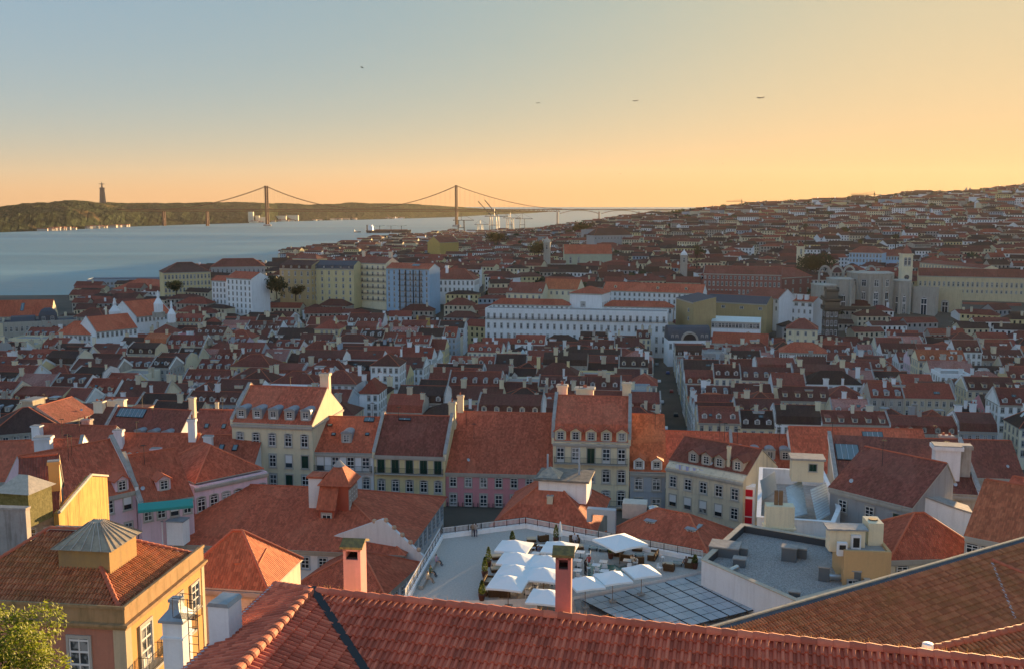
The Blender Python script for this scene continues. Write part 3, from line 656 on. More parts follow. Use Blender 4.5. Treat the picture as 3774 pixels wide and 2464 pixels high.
hp('house', 'orange sunlit roof at the right edge above the lichen-covered slope', (3560, 1968), (3774, 2010), 92, 8, 12, BEIGE, T_ORG, roof='gable', rise=4.0, o=.35, rows=[(.7, 4, 1.1, 1.6, 'arch')])
hp('house', 'small roof corner with white cornice at the right edge', (3665, 1880), (3774, 1905), 112, 8, 9, OLDWALL, T_MID, roof='gable', rise=3.2, o=.3, rows=[(1, 2, 1, 1.6, 'cas')])

# left of the street, on the slope
hp('townhouse', 'lilac townhouse with a stone balustrade along its curving roof edge', (716, 1792), (984, 1735), 128, 10, 13, LILAC, T_RED, roof='hip', rise=3.6, o=-.3, side='R',
   rows=[(1.6, 6, 1.1, 1.9, 'arch'), (5, 6, 1.1, 2.2, 'french', 1)], siderows=[(1.6, 4, 1.0, 1.9, 'arch'), (5, 4, 1.0, 2.2, 'french', 2)])
hp('house', 'red-roofed house with one pink dormer above a teal awning', (519, 1858), (712, 1822), 120, 8, 11, LILAC, T_MID, rise=5.0, o=.3, party='L', partym=WHITE, rows=[(.6, 4, 1, 1.6, 'cas')], dorm=((.5,), 'gable', .22, LILAC, T_MID, 'cas'))
hp('house', 'pink house with wide red roof right behind the sunlit gable wall', (150, 1880), (500, 1800), 112, 9, 11, LILAC, T_MID, rise=5.4, o=.3, rows=[(.6, 5, 1, 1.7, 'cas'), (4, 5, 1, 2.0, 'cas')], party='R', dorm=((.85,), 'gable', .05, LILAC, T_MID, 'cas'))
hp('house', 'white house with zinc dormers and a glass skylight beside a sunlit gable', (364, 1624), (645, 1640), 190, 12, 13, WHITE, T_BRN, rise=5.4, o=.3, party='L', partym=WHITE, rows=[(.9, 5, 1.1, 2.3, 'shut', 0), (4.4, 5, 1.1, 2.0, 'cas')], dorm=((.5, .68, .86), 'zinc', .15, SURR, ZINC, 'french'), skylights=[(.24, .72, 6.0, 2.2)], chim=[(.99, .55, 2.4, 1.2, CREAM, 0)])
hp('house', 'red roof with four zinc dormers at the left, half way down', (75, 1692), (360, 1705), 172, 9, 13, WHITE, T_MID, rise=5.0, o=.3, dorm=(4, 'zinc', .2, SURR, ZINC, 'cas'), rows=[(.8, 5, 1, 1.7, 'cas')], chim=[(.06, .3, 1.8, 1.6, WHITE, 0), (.5, .7, 2, 1.6, OLDWALL, 2)])
hp('house', 'white house with a wide gabled dormer of paired windows', (406, 1720), (700, 1722), 156, 9, 11, WHITE, T_RED, rise=4.2, o=.3, dorm=((.24, .34), 'gable', .15, WHITE, T_RED, 'cas'), rows=[(.8, 5, 1, 1.7, 'cas')], chim=[(.02, .3, 2.2, 1.4, WHITE, 0), (.93, .4, 2.8, 1.2, WHITE, 1), (.55, .1, 1.6, 1.4, LILAC, 0)])
hp('house', 'low red roof with two roof windows beside the cream townhouse', (703, 1712), (935, 1716), 152, 8, 10, WHITE, T_MID, rise=3.6, o=.3, skylights=[(.4, .5, .8, 1.2), (.62, .5, .8, 1.2)], rows=[(.8, 5, 1, 1.7, 'cas')], chim=[(.2, .25, 1.8, 1.3, WHITE, 0)])
hp('house', 'red roof with a sunlit coping at the left edge behind the lantern', (-60, 1775), (270, 1762), 138, 9, 12, WHITE, T_MID, rise=4.4, o=.3, rows=[(.8, 5, 1, 1.7, 'cas')], party='R', chim=[(.6, .3, 2.2, 2.2, WHITE, 0)])
hp('house', 'old brown-roofed house with a beige front behind the weathered wall', (70, 1900), (215, 1885), 84, 8, 9, OLDWALL, T_BRN, rise=4.0, o=.3, rows=[(1.2, 2, 1.0, 1.6, 'cas'), (4.4, 2, 1.0, 1.8, 'cas')], chim=[(.92, .2, 2.0, .9, ORANGE, 0)])
hp('house', 'long dark-roofed house whose wing of tall windows catches the sun', (-40, 1602), (232, 1578), 205, 12, 13, OLDWALL, T_DRK, roof='hip', rise=4.0, o=.4, rows=[(.7, 7, 1.1, 2.1, 'cas')], side='R', siderows=[(.7, 5, 1.1, 2.1, 'arch')])
hp('house', 'russet roof stretching behind the wing of sunlit windows', (225, 1560), (352, 1520), 214, 10, 12, BEIGE, T_BRN, rise=3.4, o=.4, rows=[(.7, 6, 1.1, 1.9, 'arch')], chim=[(.3, .8, 2.4, 4.0, BEIGE, 0)])
hp('house', 'dark brown roof sloping beside the sunlit gable of the dormered house', (690, 1640), (850, 1645), 178, 11, 12, WHITE, T_BRN, rise=5.4, o=.3, rows=[(.8, 4, 1, 1.7, 'cas')], skylights=[(.3, .5, .8, 1), (.7, .5, .8, 1)])

# ------------------------------------------------------------------ the near red roof at the foot of the picture
A = aty(1150, 2180, 31); ZR = A.z; Bp = atz(3900, 2463, ZR); Cp = atz(860, 2490, ZR); Cp = A + (Cp - A) * 1.5
PT = R(24); c24, s24, t24 = math.cos(PT), math.sin(PT), math.tan(PT)
FR = empty('red_tiled_roof', (A.x, A.y, ZR - 6), 0, 'near bright red barrel-tiled roof with a sunlit hip filling the foot of the picture', 'roof')
Z0 = Vector((A.x, A.y, ZR - 6))
U1 = (Bp - A).normalized(); n1 = Vector((U1.y, -U1.x, 0)); L1 = (Bp - A).length
U2 = (A - Cp).normalized(); n2 = Vector((U2.y, -U2.x, 0)); L2 = (A - Cp).length; n2 = n2 if n2.x > 0 else -n2
bis = (U1 - U2).normalized(); ca = bis.dot(U1); sa = math.sqrt(1 - ca * ca); V1 = -n1 * c24 + Vector((0, 0, s24)); V2 = -n2 * c24 + Vector((0, 0, s24)); V3 = n2 * c24 + Vector((0, 0, s24))
D = 9.5; sv = D * c24 / sa
poly1 = [(0, 0), (L1, 0), (L1, -D), (sv * ca, -D)]
ob = A - Z0
def slab(parent, name, O, U, V, poly, mat, t=.08, drop=.02):
    W = U.cross(V).normalized(); P = [O + U * x + V * y - W * drop for x, y in poly]; b = MB(); n = len(P); Q = [p - W * t for p in P]
    b.grid(P + Q, [tuple(range(n)), tuple(range(n, 2 * n))[::-1]] + [(n + i, n + (i + 1) % n, (i + 1) % n, i) for i in range(n)]); return b.build(name, [mat], parent)
slab(FR, 'roof_deck', ob, U1, V1, poly1, DARKMETAL)
def seen1(q):
    p = A + U1 * q[0] + V1 * q[1]; u, v = uv_of(p); return 0 if 1250 < u < 3000 and v < 2470 else 1e6
NSPOT = []
tile_slope(FR, ob, U1, V1, poly1, NEWTILE_I, NEWTILE, 230, lambda q: seen1(q) + (q[0] - 5) ** 2 * .2 + q[1] ** 2)
poly2 = [(0, 0), (L2, 0), (L2 - sv * ca, -D), (0, -D)]
slab(FR, 'roof_deck', Cp - Z0, U2, V2, poly2, DARKMETAL)
tile_slope(FR, Cp - Z0, U2, V2, poly2, NEWTILE_I, NEWTILE, 70, lambda q: -q[0] * 2 - q[1])
poly3 = [(-3.0, -2.75), (0, 0), (L2, 0), (L2, -2.75)]
slab(FR, 'roof_deck', ob, -U2, V3, poly3, DARKMETAL); tile_slope(FR, ob, -U2, V3, poly3, NEWTILE_I)
ridge_tiles(FR, ob + U1 * .2 + Vector((0, 0, .03)), Bp - Z0 + Vector((0, 0, .03)), .15, .44, NEWTILE)
ridge_tiles(FR, Cp - Z0 + Vector((0, 0, .04)), ob + Vector((0, 0, .04)), .16, .44, RIDGE)
hq = A - U2 * -3.0 + V3 * -2.75 - Z0; ridge_tiles(FR, hq + Vector((0, 0, .04)), ob + Vector((0, 0, .04)), .14, .42, NEWTILE)
vb = MB(); e = ob + Vector((0, 0, .19)); f = ob + bis * sv + Vector((0, 0, -D * s24 + .19)); sd = bis.cross(Vector((0, 0, 1))).normalized() * .13
vb.poly([e - sd, f - sd, f + sd, e + sd]); vb.build('valley_gutter', [IRON], FR)
eb = MB(); g0 = ob - U2 * -3.0 + V3 * -2.78; g1 = ob - U2 * L2 + V3 * -2.78
for w_, z_ in ((.09, .05),): eb.tube(g0 + Vector((0, 0, z_)), g1 + Vector((0, 0, z_)), w_, n=8)
eb.build('gutter', [GUTTER], FR)
wb = MB(); w0, w1, w2, w3 = g0 + U2 * -.2, g1, g1 + n2 * 9, g0 + n2 * 9; wb.poly([w0, w1, w1 - Vector((0, 0, 12)), w0 - Vector((0, 0, 12))]); wb.build('wall', [WHITE], FR)
bw = MB(); q0 = ob - n1 * .15 + Vector((0, 0, -.12)); q1 = Bp - Z0 - n1 * .15 + Vector((0, 0, -.12)); bw.poly([q1, q0, q0 - Vector((0, 0, 12)), q1 - Vector((0, 0, 12))]); bw.build('wall', [OLDWALL], FR)
# dry grass along the ridge
gb = MB()
for k in range(1500):
    f = min(1, max(0, random.choice((.03, .2, .38, .5, .58, .66, .74, .86, .96, 1.0)) + random.gauss(0, .04))); p = A + (Bp - A) * f - n1 * random.uniform(.12, .3) + Vector((0, 0, -.12)); h_ = random.uniform(.08, .34) * (1.3 if abs(f - .03) < .02 else 1)
    a = random.uniform(0, 6.28); dx = Vector((math.cos(a), math.sin(a), 0)); t_ = p + dx * h_ * .5 + Vector((0, 0, h_)); gb.poly([p - dx.yxz * .008, p + dx.yxz * .008, t_])
tag(gb.build('dry_grass', [STRAW]), 'dry straw-coloured weeds growing along the roof ridge', 'weeds', None, 'stuff')

# ------------------------------------------------------------------ chimneys near the viewer
def tall_chimney(label, u0, u1, vt, vb_, Y, body, capm, below=2.0, slate=True):
    p, q = aty(u0, vb_, Y), aty(u1, vb_, Y); w = q.x - p.x; zt = aty(u0, vt, Y).z; zb = p.z - below; H = zt - zb
    E = empty('chimney', ((p.x + q.x) / 2, Y + .3, zb), R(-7), label, 'chimney'); b = MB(); w *= .82; d = w * .62
    b.box(-w / 2, w / 2, -d, d, 0, H - .55); 
    for x in (-w / 2, w / 2 - .1): b.box(x, x + .1, -d, d, H - .55, H - .12)
    b.box(-w / 2, w / 2, -d, -d + .08, H - .24, H - .12); b.box(-w / 2 + .1, w / 2 - .1, d - .1, d - .02, H - .55, H - .12)
    b.build('shaft', [body], E); f = MB(); f.box(-w / 2 + .1, w / 2 - .1, -d + .1, d - .1, H - .56, H - .5); f.build('flue', [IRON], E)
    c = MB(); o = .1
    for s in (-1, 1): c.prism([(s * 0, H + .02), (s * (d + o), H - .14), (s * (d + o), H - .06), (0, H + .12)] if s < 0 else [(0, H + .12), (d + o, H - .06), (d + o, H - .14), (0, H + .02)], 'x', -w / 2 - o, w / 2 + o)
    c.build('cap', [capm], E); return E
MOSS = rough_mat('mossy_slate', (.12, .10, .05), (.28, .20, .07), 7)
tall_chimney('pink chimney with mossy slab cap standing left of the terrace', 1266, 1345, 2003, 2190, 34, plaster('pink_chimney_render', (.55, .24, .23), .3, scale=2), MOSS)
tall_chimney('taller reddish-pink chimney with mossy cap in front of the parasols', 2044, 2114, 2034, 2270, 29.5, plaster('rosy_chimney_render', (.48, .17, .15), .45, scale=2), MOSS)
def white_chimney():
    p = aty(660, 2464, 33); E = empty('chimney', (p.x, 33, p.z - 1.5), R(-8), 'white chimney with pyramid top beside a black iron ladder', 'chimney')
    zt = aty(660, 2201, 33).z - (p.z - 1.5); b = MB(); b.box(-.36, .36, -.36, .36, 0, zt - .75); b.box(-.42, .42, -.42, .42, zt - 1.35, zt - 1.28)
    b.build('shaft', [WHITE], E); c = MB(); c.box(-.46, .46, -.46, .46, zt - .75, zt - .66)
    V = [(x, y, z) for s, z in ((.46, zt - .66), (.2, zt - .35), (.15, zt - .1)) for x, y in ((-s, -s), (s, -s), (s, s), (-s, s))]
    c.grid(V, [(4 * j + i, 4 * j + (i + 1) % 4, 4 * j + 4 + (i + 1) % 4, 4 * j + 4 + i) for j in range(2) for i in range(4)]); c.box(-.2, .2, -.2, .2, zt - .1, zt); c.build('cap', [ZINC], E)
    l = empty('ladder', aty(720, 2464, 31.5) - Vector((0, 0, 1)), R(-15), 'thin black iron ladder with small platform behind the white chimney', 'ladder')
    b = MB()
    for x in (-.18, .18): b.tube((x, 0, 0), (x - .35, .5, 3.2), .018)
    b.build('rail', [IRON], l); b = MB()
    for k in range(12): f = (k + .5) / 12; b.tube((-.18 - .35 * f, .5 * f, 3.2 * f), (.18 - .35 * f, .5 * f, 3.2 * f), .012)
    b.build('rung', [IRON], l); b = MB()
    for k in range(8): b.tube((-.9, .2 + k * .06, 2.62), (-.1, .2 + k * .06, 2.62), .01)
    for x in (-.9, -.1): b.tube((x, .2, 2.62), (x, .2, 3.3), .012); b.tube((x, .65, 2.62), (x, .65, 3.3), .012)
    b.tube((-.9, .2, 3.3), (-.1, .2, 3.3), .012); b.tube((-.9, .65, 3.3), (-.1, .65, 3.3), .012); b.build('platform', [IRON], l)
white_chimney()
p = A - U2 * -.2 + V3 * -2.2; E = empty('chimney', aty(836, 2420, 29.5) - Vector((0, 0, .5)), R(-12), 'plain white block chimney on the left slope of the near roof', 'chimney')
b = MB(); H = aty(836, 2202, 29.5).z - E.location.z; b.box(-.34, .34, -.42, .42, 0, H - .12); b.build('shaft', [WHITE], E); b = MB(); b.prism([(-.37, H - .12), (.37, H - .12), (.3, H), (-.3, H)], 'y', -.45, .45); b.build('cap', [ZINC], E)

# ------------------------------------------------------------------ the orange corner house
c0 = aty(457, 2262, 55); far_ = atz(747, 2030, c0.z); ey = Vector((far_.x - c0.x, far_.y - c0.y, 0)); dD = ey.length; ey.normalize(); rzO = math.atan2(-ey.x, ey.y); ex = Vector((math.cos(rzO), math.sin(rzO), 0)); wO = 13.0
h_ = 12.0; org = c0 - ex * wO - Vector((0, 0, h_))
OH = house('corner_house', 'orange corner house with hipped roof behind a mossy parapet and glass lantern', org, rzO, wO, dD, h_, SALMON, T_BRN, roof='none', cornice=False, ridge=False, track=False) if False else empty('corner_house', org, rzO, 'orange corner house with hipped roof behind a mossy parapet and glass lantern', 'house')
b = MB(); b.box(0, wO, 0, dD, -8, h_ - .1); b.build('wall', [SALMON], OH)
b = MB(); b.poly([(wO + .012, 0, -8), (wO + .012, dD, -8), (wO + .012, dD, h_ - .1), (wO + .012, 0, h_ - .1)]); b.build('wall', [ORANGE], OH)  # sun-facing side overlaid in orange, low sunlight put into its colour
b = MB()
for z0, z1, o in ((h_ - .9, h_ - .7, .18), (h_ - .7, h_ - .55, .34), (h_ + .32, h_ + .5, .14)):
    b.box(-o, wO + o, -o, 0, z0, z1); b.box(wO, wO + o, 0, dD, z0, z1)
b.box(-.02, wO + .06, -.06, .3, h_ - .55, h_ + .32); b.box(wO - .3, wO + .05, .3, dD, h_ - .55, h_ + .32); b.build('parapet', [plaster('mossy_parapet', (.42, .27, .14), .8, scale=1.5, dirt=(.12, .10, .04), rand=.02)], OH)
PS = plaster('pale_stone', (.55, .45, .30), .3)
for q in ((wO - .7, wO + .07, -.07, 0), (wO + .0, wO + .07, .001, .6), (wO, wO + .05, dD - .4, dD)): b = MB(); b.box(*q, -8, h_ - .9); b.build('corner_pilaster', [PS], OH)
i0 = .45; Wi, Di = wO - 2 * i0, dD - 2 * i0; ins = Di / 2; ri = 3.1; le = math.hypot(ins, ri); zr0 = h_ - .1
b = MB(); P = [(i0, i0, zr0), (wO - i0, i0, zr0), (wO - i0, dD - i0, zr0), (i0, dD - i0, zr0)]; r0, r1 = (i0 + ins, dD / 2, zr0 + ri), (wO - i0 - ins, dD / 2, zr0 + ri)
for f in ((P[0], P[1], r1, r0), (P[1], P[2], r1), (P[2], P[3], r0, r1), (P[3], P[0], r0)): b.poly(f)
RO = b.build('roof', [T_BRN], OH)
tile_slope(OH, P[0], (1, 0, 0), (0, ins, ri), [(0, 0), (Wi, 0), (Wi - ins, le), (ins, le)], OLDTILE_I, OLDTILE, 260, lambda q: q[1] - q[0] * .1)
tile_slope(OH, P[1], (0, 1, 0), (-ins, 0, ri), [(0, 0), (Di, 0), (ins, le)], OLDTILE_I)
for a_, b2 in ((P[1], r1), (P[0], r0), (P[2], r1), (r0, r1)): ridge_tiles(OH, Vector(a_) + Vector((0, 0, .08)), Vector(b2) + Vector((0, 0, .1)), .14, .42, RIDGE)
for (dz, fr, kind, wh) in ((1.6, (.22, .62), 'french', 2.6), (5.6, (.22, .62), 'french', 2.6)):
    for f in (.30, .78): window(OH, 'cas', wO * f, 0, h_ - dz - wh, 1.25, wh)
    for f in fr: window(OH, kind, wO + .012, dD * f, h_ - dz - wh, 1.3, wh, R(90)); put('balcony', balcony_mesh(2.2), OH, (wO + .012, dD * f, h_ - dz - wh), R(90))
window(OH, 'cas', wO + .012, dD * .86, h_ - 3.4, 1.1, 1.7, R(90))
LA = empty('roof_lantern', atz(365, 2075, c0.z + 1.2), rzO, 'glazed pyramid lantern with wooden sides on the orange house roof', 'lantern'); LA.location.z = c0.z + 1.0
b = MB(); s = 1.65; b.box(-s, s, -s, s, 0, 1.75); b.build('wooden_side', [plaster('old_timber', (.36, .24, .10), .5, scale=2)], LA)
b = MB(); o = s + .3; V = [(-o, -o, 1.7), (o, -o, 1.7), (o, o, 1.7), (-o, o, 1.7), (-.35, -.35, 2.95), (.35, -.35, 2.95), (.35, .35, 2.95), (-.35, .35, 2.95)]
b.grid(V, [(0, 1, 5, 4), (1, 2, 6, 5), (2, 3, 7, 6), (3, 0, 4, 7), (4, 5, 6, 7), (3, 2, 1, 0)]); b.build('glass_roof', [rough_mat('dusty_glass', (.22, .19, .14), (.40, .34, .24), 1.5, rough=.35)], LA)
b = MB()
for k in range(4):
    a_ = [V[k], V[(k + 1) % 4]]; t_ = [V[4 + k], V[4 + (k + 1) % 4]]
    for j in range(7): f = j / 6; b.tube(Vector(a_[0]).lerp(Vector(a_[1]), f) + Vector((0, 0, .03)), Vector(t_[0]).lerp(Vector(t_[1]), f) + Vector((0, 0, .03)), .035, n=4)
b.build('glazing_bar', [OLDWALL], LA)
# house with a skylight roof just right of it
E = hp('house', 'sunlit orange gable roof with a pale rooflight right of the orange house', (640, 2150), (985, 2172), 76, 9, 7, BEIGE, T_ORG, roof='hip', rise=3.3, o=.2)
e_ = E.matrix_basis
S = MB(); S.box(-1.3, 1.3, -.9, .9, 0, .22, 0); S.box(-1.15, 1.15, -.75, .75, .22, .26, 1)
for k in range(7): S.box(-1.15 + k * .36, -1.11 + k * .36, -.75, .75, .26, .3, 0)
q = tag(S.build('rooflight', [OLDWALL, rough_mat('dusty_pane', (.35, .30, .22), (.5, .44, .33), 2)]), 'pale grid rooflight set into the orange gable roof', 'rooflight'); q.location = aty(800, 2085, 77.2); q.rotation_euler = (R(36), 0, R(-3))
D_ = empty('roof_dormer', aty(915, 2140, 76.8), R(0), 'small sunlit tiled dormer on the orange gable roof', 'dormer'); put('dormer', dormer_mesh('shed', plaster('orange_dormer', (.6, .3, .14), .2), T_ORG, 2.4), D_); window(D_, 'cas', 0, -.02, .3, .9, 1.0)

# ------------------------------------------------------------------ gold party wall catching the low sun
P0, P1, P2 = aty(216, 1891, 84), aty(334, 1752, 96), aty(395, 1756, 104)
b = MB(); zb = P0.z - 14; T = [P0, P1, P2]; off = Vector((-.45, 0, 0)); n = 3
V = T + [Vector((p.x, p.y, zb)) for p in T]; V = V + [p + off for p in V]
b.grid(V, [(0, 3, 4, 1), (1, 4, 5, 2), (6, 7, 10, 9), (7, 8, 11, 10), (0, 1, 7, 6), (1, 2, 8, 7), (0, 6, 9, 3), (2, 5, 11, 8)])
gw = tag(b.build('party_wall', [GOLD]), 'tall lichen-mottled party wall blazing gold in the low sun', 'wall')  # gold of the low sun is put into this wall's base colour
b = MB(); T2 = [p + Vector((.05, 0, .12)) for p in T]; b.tube(T2[0], T2[1], .16, n=5); b.tube(T2[1], T2[2], .16, n=5); b.build('coping', [CONC], gw)
def lantern(label, u, v, Y, s, hh, rz, side, top, rise=1.2):
    E = empty('roof_lantern', aty(u, v, Y), rz, label, 'lantern'); b = MB(); b.box(-s, s, -s, s, -1, hh); b.build('side_panel', [side], E)
    b = MB(); o = s * 1.2; V = [(-o, -o, hh), (o, -o, hh), (o, o, hh), (-o, o, hh), (-s * .3, 0, hh + rise), (s * .3, 0, hh + rise)]
    b.grid(V, [(0, 1, 5, 4), (1, 2, 5), (2, 3, 4, 5), (3, 0, 4), (3, 2, 1, 0)]); b.build('lantern_roof', [top], E); return E
lantern('weathered lantern with greenish pane and pale board roof at the left edge', 95, 1876, 83, 1.5, 1.9, R(-12), rough_mat('mossy_pane', (.10, .10, .03), (.22, .20, .08), 4), rough_mat('pale_boards', (.35, .33, .28), (.5, .46, .38), 3))

# ------------------------------------------------------------------ the long white palace with the big red roof
PA = hp('palace', 'long white palace with a vast red hipped roof and lookout turret', (400, 1985), (1485, 2039), 124, 12, 24, WHITE, T_RED, roof='hip', rise=4.3, o=.5, side='R', cat='building',
        rows=[(1.0, 17, 1.05, 1.5, 'casdark'), (4.6, 17, 1.05, 2.0, 'casdark')], siderows=[(.9, 9, 1.05, 1.7, 'casdark'), (4.0, 9, 1.1, 2.3, 'french', 2)], ridgem=RIDGE)
for (u, v, Y, w_, hh, lab) in ((596, 1985, 122.5, 1.3, 2.6, 'narrow white ventilation box on the palace roof'), (658, 1985, 122, 2.2, 2.5, 'wide white ventilation box on the palace roof')):
    q = aty(u, v, Y); E = empty('vent_box', q, R(-8), lab, 'vent'); b = MB(); b.box(-w_ / 2, w_ / 2, -.9, .9, -.5, hh); b.build('box', [WHITE], E); b = MB(); b.box(-w_ / 2 - .06, w_ / 2 + .06, -.96, .96, hh, hh + .14); b.build('lid', [ZINC], E)
TU = empty('lookout_turret', aty(1215, 1900, 127.5), R(-7), 'red-roofed lookout turret with white stair block on the palace roof', 'turret')
b = MB(); b.box(-1.0, 2.6, 0, 4.2, -1.5, 4.2); b.box(-.9, 1.1, -1.6, 0, -2.2, 1.6); b.build('wall', [plaster('red_turret_render', (.42, .10, .06), .2)], TU)
b = MB(); b.box(-2.9, -1.0, .3, 2.6, -2, 5.0); b.build('stair_block', [WHITE], TU)
b = MB()
for k in range(6): b.box(-1.6 + k * .28, -1.32 + k * .28, -.3, .3, -1.2, -.4 + k * .32)
b.build('stair', [WHITE], TU)
b = MB(); o = .5; X0, X1, Y0, Y1, zt = -1.0 - o, 2.6 + o, -o, 4.2 + o, 4.2
V = [(X0, Y0, zt), (X1, Y0, zt), (X1, Y1, zt), (X0, Y1, zt), (.2, 1.5, 6.3), (1.4, 1.5, 6.3), (1.4, 2.7, 6.3), (.2, 2.7, 6.3)]
for f in ((0, 1, 5, 4), (1, 2, 6, 5), (2, 3, 7, 6), (3, 0, 4, 7)): b.poly([V[i] for i in f], 0, [(0, 0), (4.6, 0), (3, 3), (1.6, 3)])
b.poly([V[3], V[2], V[1], V[0]]); b.box(-3.1, -.9, .1, 2.8, 5.0, 5.25); 
for f in ([(-1.2, -2.0, 1.4), (1.4, -2.0, 1.4), (1.4, .02, 4.25), (-1.2, .02, 4.25)],): b.poly(f, 0, [(0, 0), (2.6, 0), (2.6, 3.4), (0, 3.4)])
b.build('roof', [T_RED], TU); b = MB(); b.lathe([(.0, .9), (.55, .35), (.85, 0)], 8, 0, (.8, 2.1, 6.3)); b.build('cupola', [CONC], TU)
window(TU, 'cas', .1, -1.61, -1.6, 1.2, 2.4)
for k in range(4): window(TU, 'cas', 2.6, .6 + k * 1.0, 1.2, .75, 2.2, R(90))
# well cut into the roof
CY = hp('light_well', 'small white-walled light well sunk in the palace roof', (1000, 1846), (1128, 1852), 131.5, 1.8, 5, WHITE, T_RED, roof='flat', parapet=.35, cornice=False, rows=[(.6, (.55,), 1.4, .9, 'casdark')], cat='light well', track=False)
# lower house in front with the white gable behind it
LW = hp('gabled_house', 'lower red-roofed house under the white scalloped gable beside the terrace', (1100, 2150), (1416, 2190), 112, 12, 10.5, WHITE, T_RED, roof='hip', rise=2.7, o=.3, side='R', rows=[(1, 4, 1, 1.6, 'casdark')], siderows=[(.8, 5, 1.05, 1.8, 'casdark'), (3.8, 5, 1.1, 2.3, 'french', 2)])
b = MB(); w_ = 13.0; w_ = 11.4; b.prism([(-1.6, 8), (w_, 8), (w_, 13.0), (w_ * .52, 17.2), (-1.6, 14.0)], 'y', 10.5, 11.0); b.build('gable_wall', [WHITE], LW)
b = MB()
for k in range(5): f = k / 5 + .08; b.lathe([(0, .32), (.22, .25), (.32, 0), (.25, -.2)], 10, 0, (w_ * (.52 + .48 * f), 10.75, 17.35 - 4.2 * f))
b.lathe([(0, .35), (.25, .25), (.35, 0), (.25, -.2)], 10, 0, (w_ * .42, 10.75, 16.7)); b.build('clay_pot', [plaster('terracotta_pot', (.62, .42, .28), .2)], LW)

# ------------------------------------------------------------------ roofs between terrace and street
H1 = hp('hipped_house', 'hipped red roof topped by a concrete deck behind the terrace railing', (1815, 1934), (2190, 1960), 125, 9, 15, OLDWALL, T_MID, roof='hip', rise=5.2, o=.3, cat='house')
ec = H1.location; LB = MB(); LB.box(5.2, 11.6, 4.6, 9.6, 11.2, 14.1); LB.build('roof_room', [WHITE], H1); LB = MB(); LB.box(4.6, 12.0, 4.1, 10.1, 14.1, 14.35); LB.build('concrete_deck', [rough_mat('old_deck', (.14, .12, .10), (.28, .25, .21), 1.2)], H1)
LB = MB(); V = [(5.0, 4.6, 14.4), (8.0, 4.6, 14.4), (8.0, 8, 14.4), (5, 8, 14.4), (6.5, 6.3, 15.6)]; LB.grid(V, [(0, 1, 4), (1, 2, 4), (2, 3, 4), (3, 0, 4)]); LB.build('glass_pyramid', [rough_mat('dusty_glass2', (.2, .2, .18), (.4, .36, .28), 2, rough=.3)], H1)
for x, y, hh in ((5.6, 9.2, 16.5), (10.2, 7.5, 18.0)): LB = MB(); LB.tube((x, y, 14), (x, y, hh), .13, n=8); LB.build('flue', [GUTTER], H1)
put('chimney', chimney_mesh(BEIGE, 1), H1, (7.0, 3.2, 11.6), 0, (.75, .6, .9))
H2 = hp('hipped_house', 'low red hipped roof with two zinc roof hatches beside the railing', (2243, 1957), (2606, 2034), 122, 8, 9, OLDWALL, T_MID, roof='hip', rise=2.6, o=.3, cat='house')
for f in (.30, .66):
    D_ = put('dormer', dormer_mesh('shed', FRAME, ZINC, 2.0), H2, (f * 15.5, 2.2, 8.9), 0, (.75, 1, .5)); window(D_, 'casdark', 0, -.02, .3, .9, 1.0)
E = empty('air_handler', aty(2345, 1900, 128), R(-10), 'pale air-handling box with shiny round vent on the red roofs', 'air unit')
b = MB(); b.box(-1.8, 1.4, -1.2, 1.2, 0, 2.0); b.build('casing', [rough_mat('pale_casing', (.5, .47, .4), (.62, .58, .5), 2)], E); b = MB(); b.lathe([(0, 1.3), (.7, 1.1), (.95, .5), (.7, -.1), (0, -.3)], 14, 0, (2.2, -.5, .5)); b.build('vent', [simple('chrome', (.6, .6, .6), .2, 1)], E)
E = empty('duct', aty(2165, 1905, 122), R(-14), 'long grey air duct bent down at its end', 'duct'); b = MB(); b.box(0, 3.6, -.5, .5, .6, 1.3); b.box(2.6, 3.6, -.5, .5, -2, .6); b.box(0, .6, -.5, .5, -.4, .6); b.build('duct_run', [GUTTER], E)

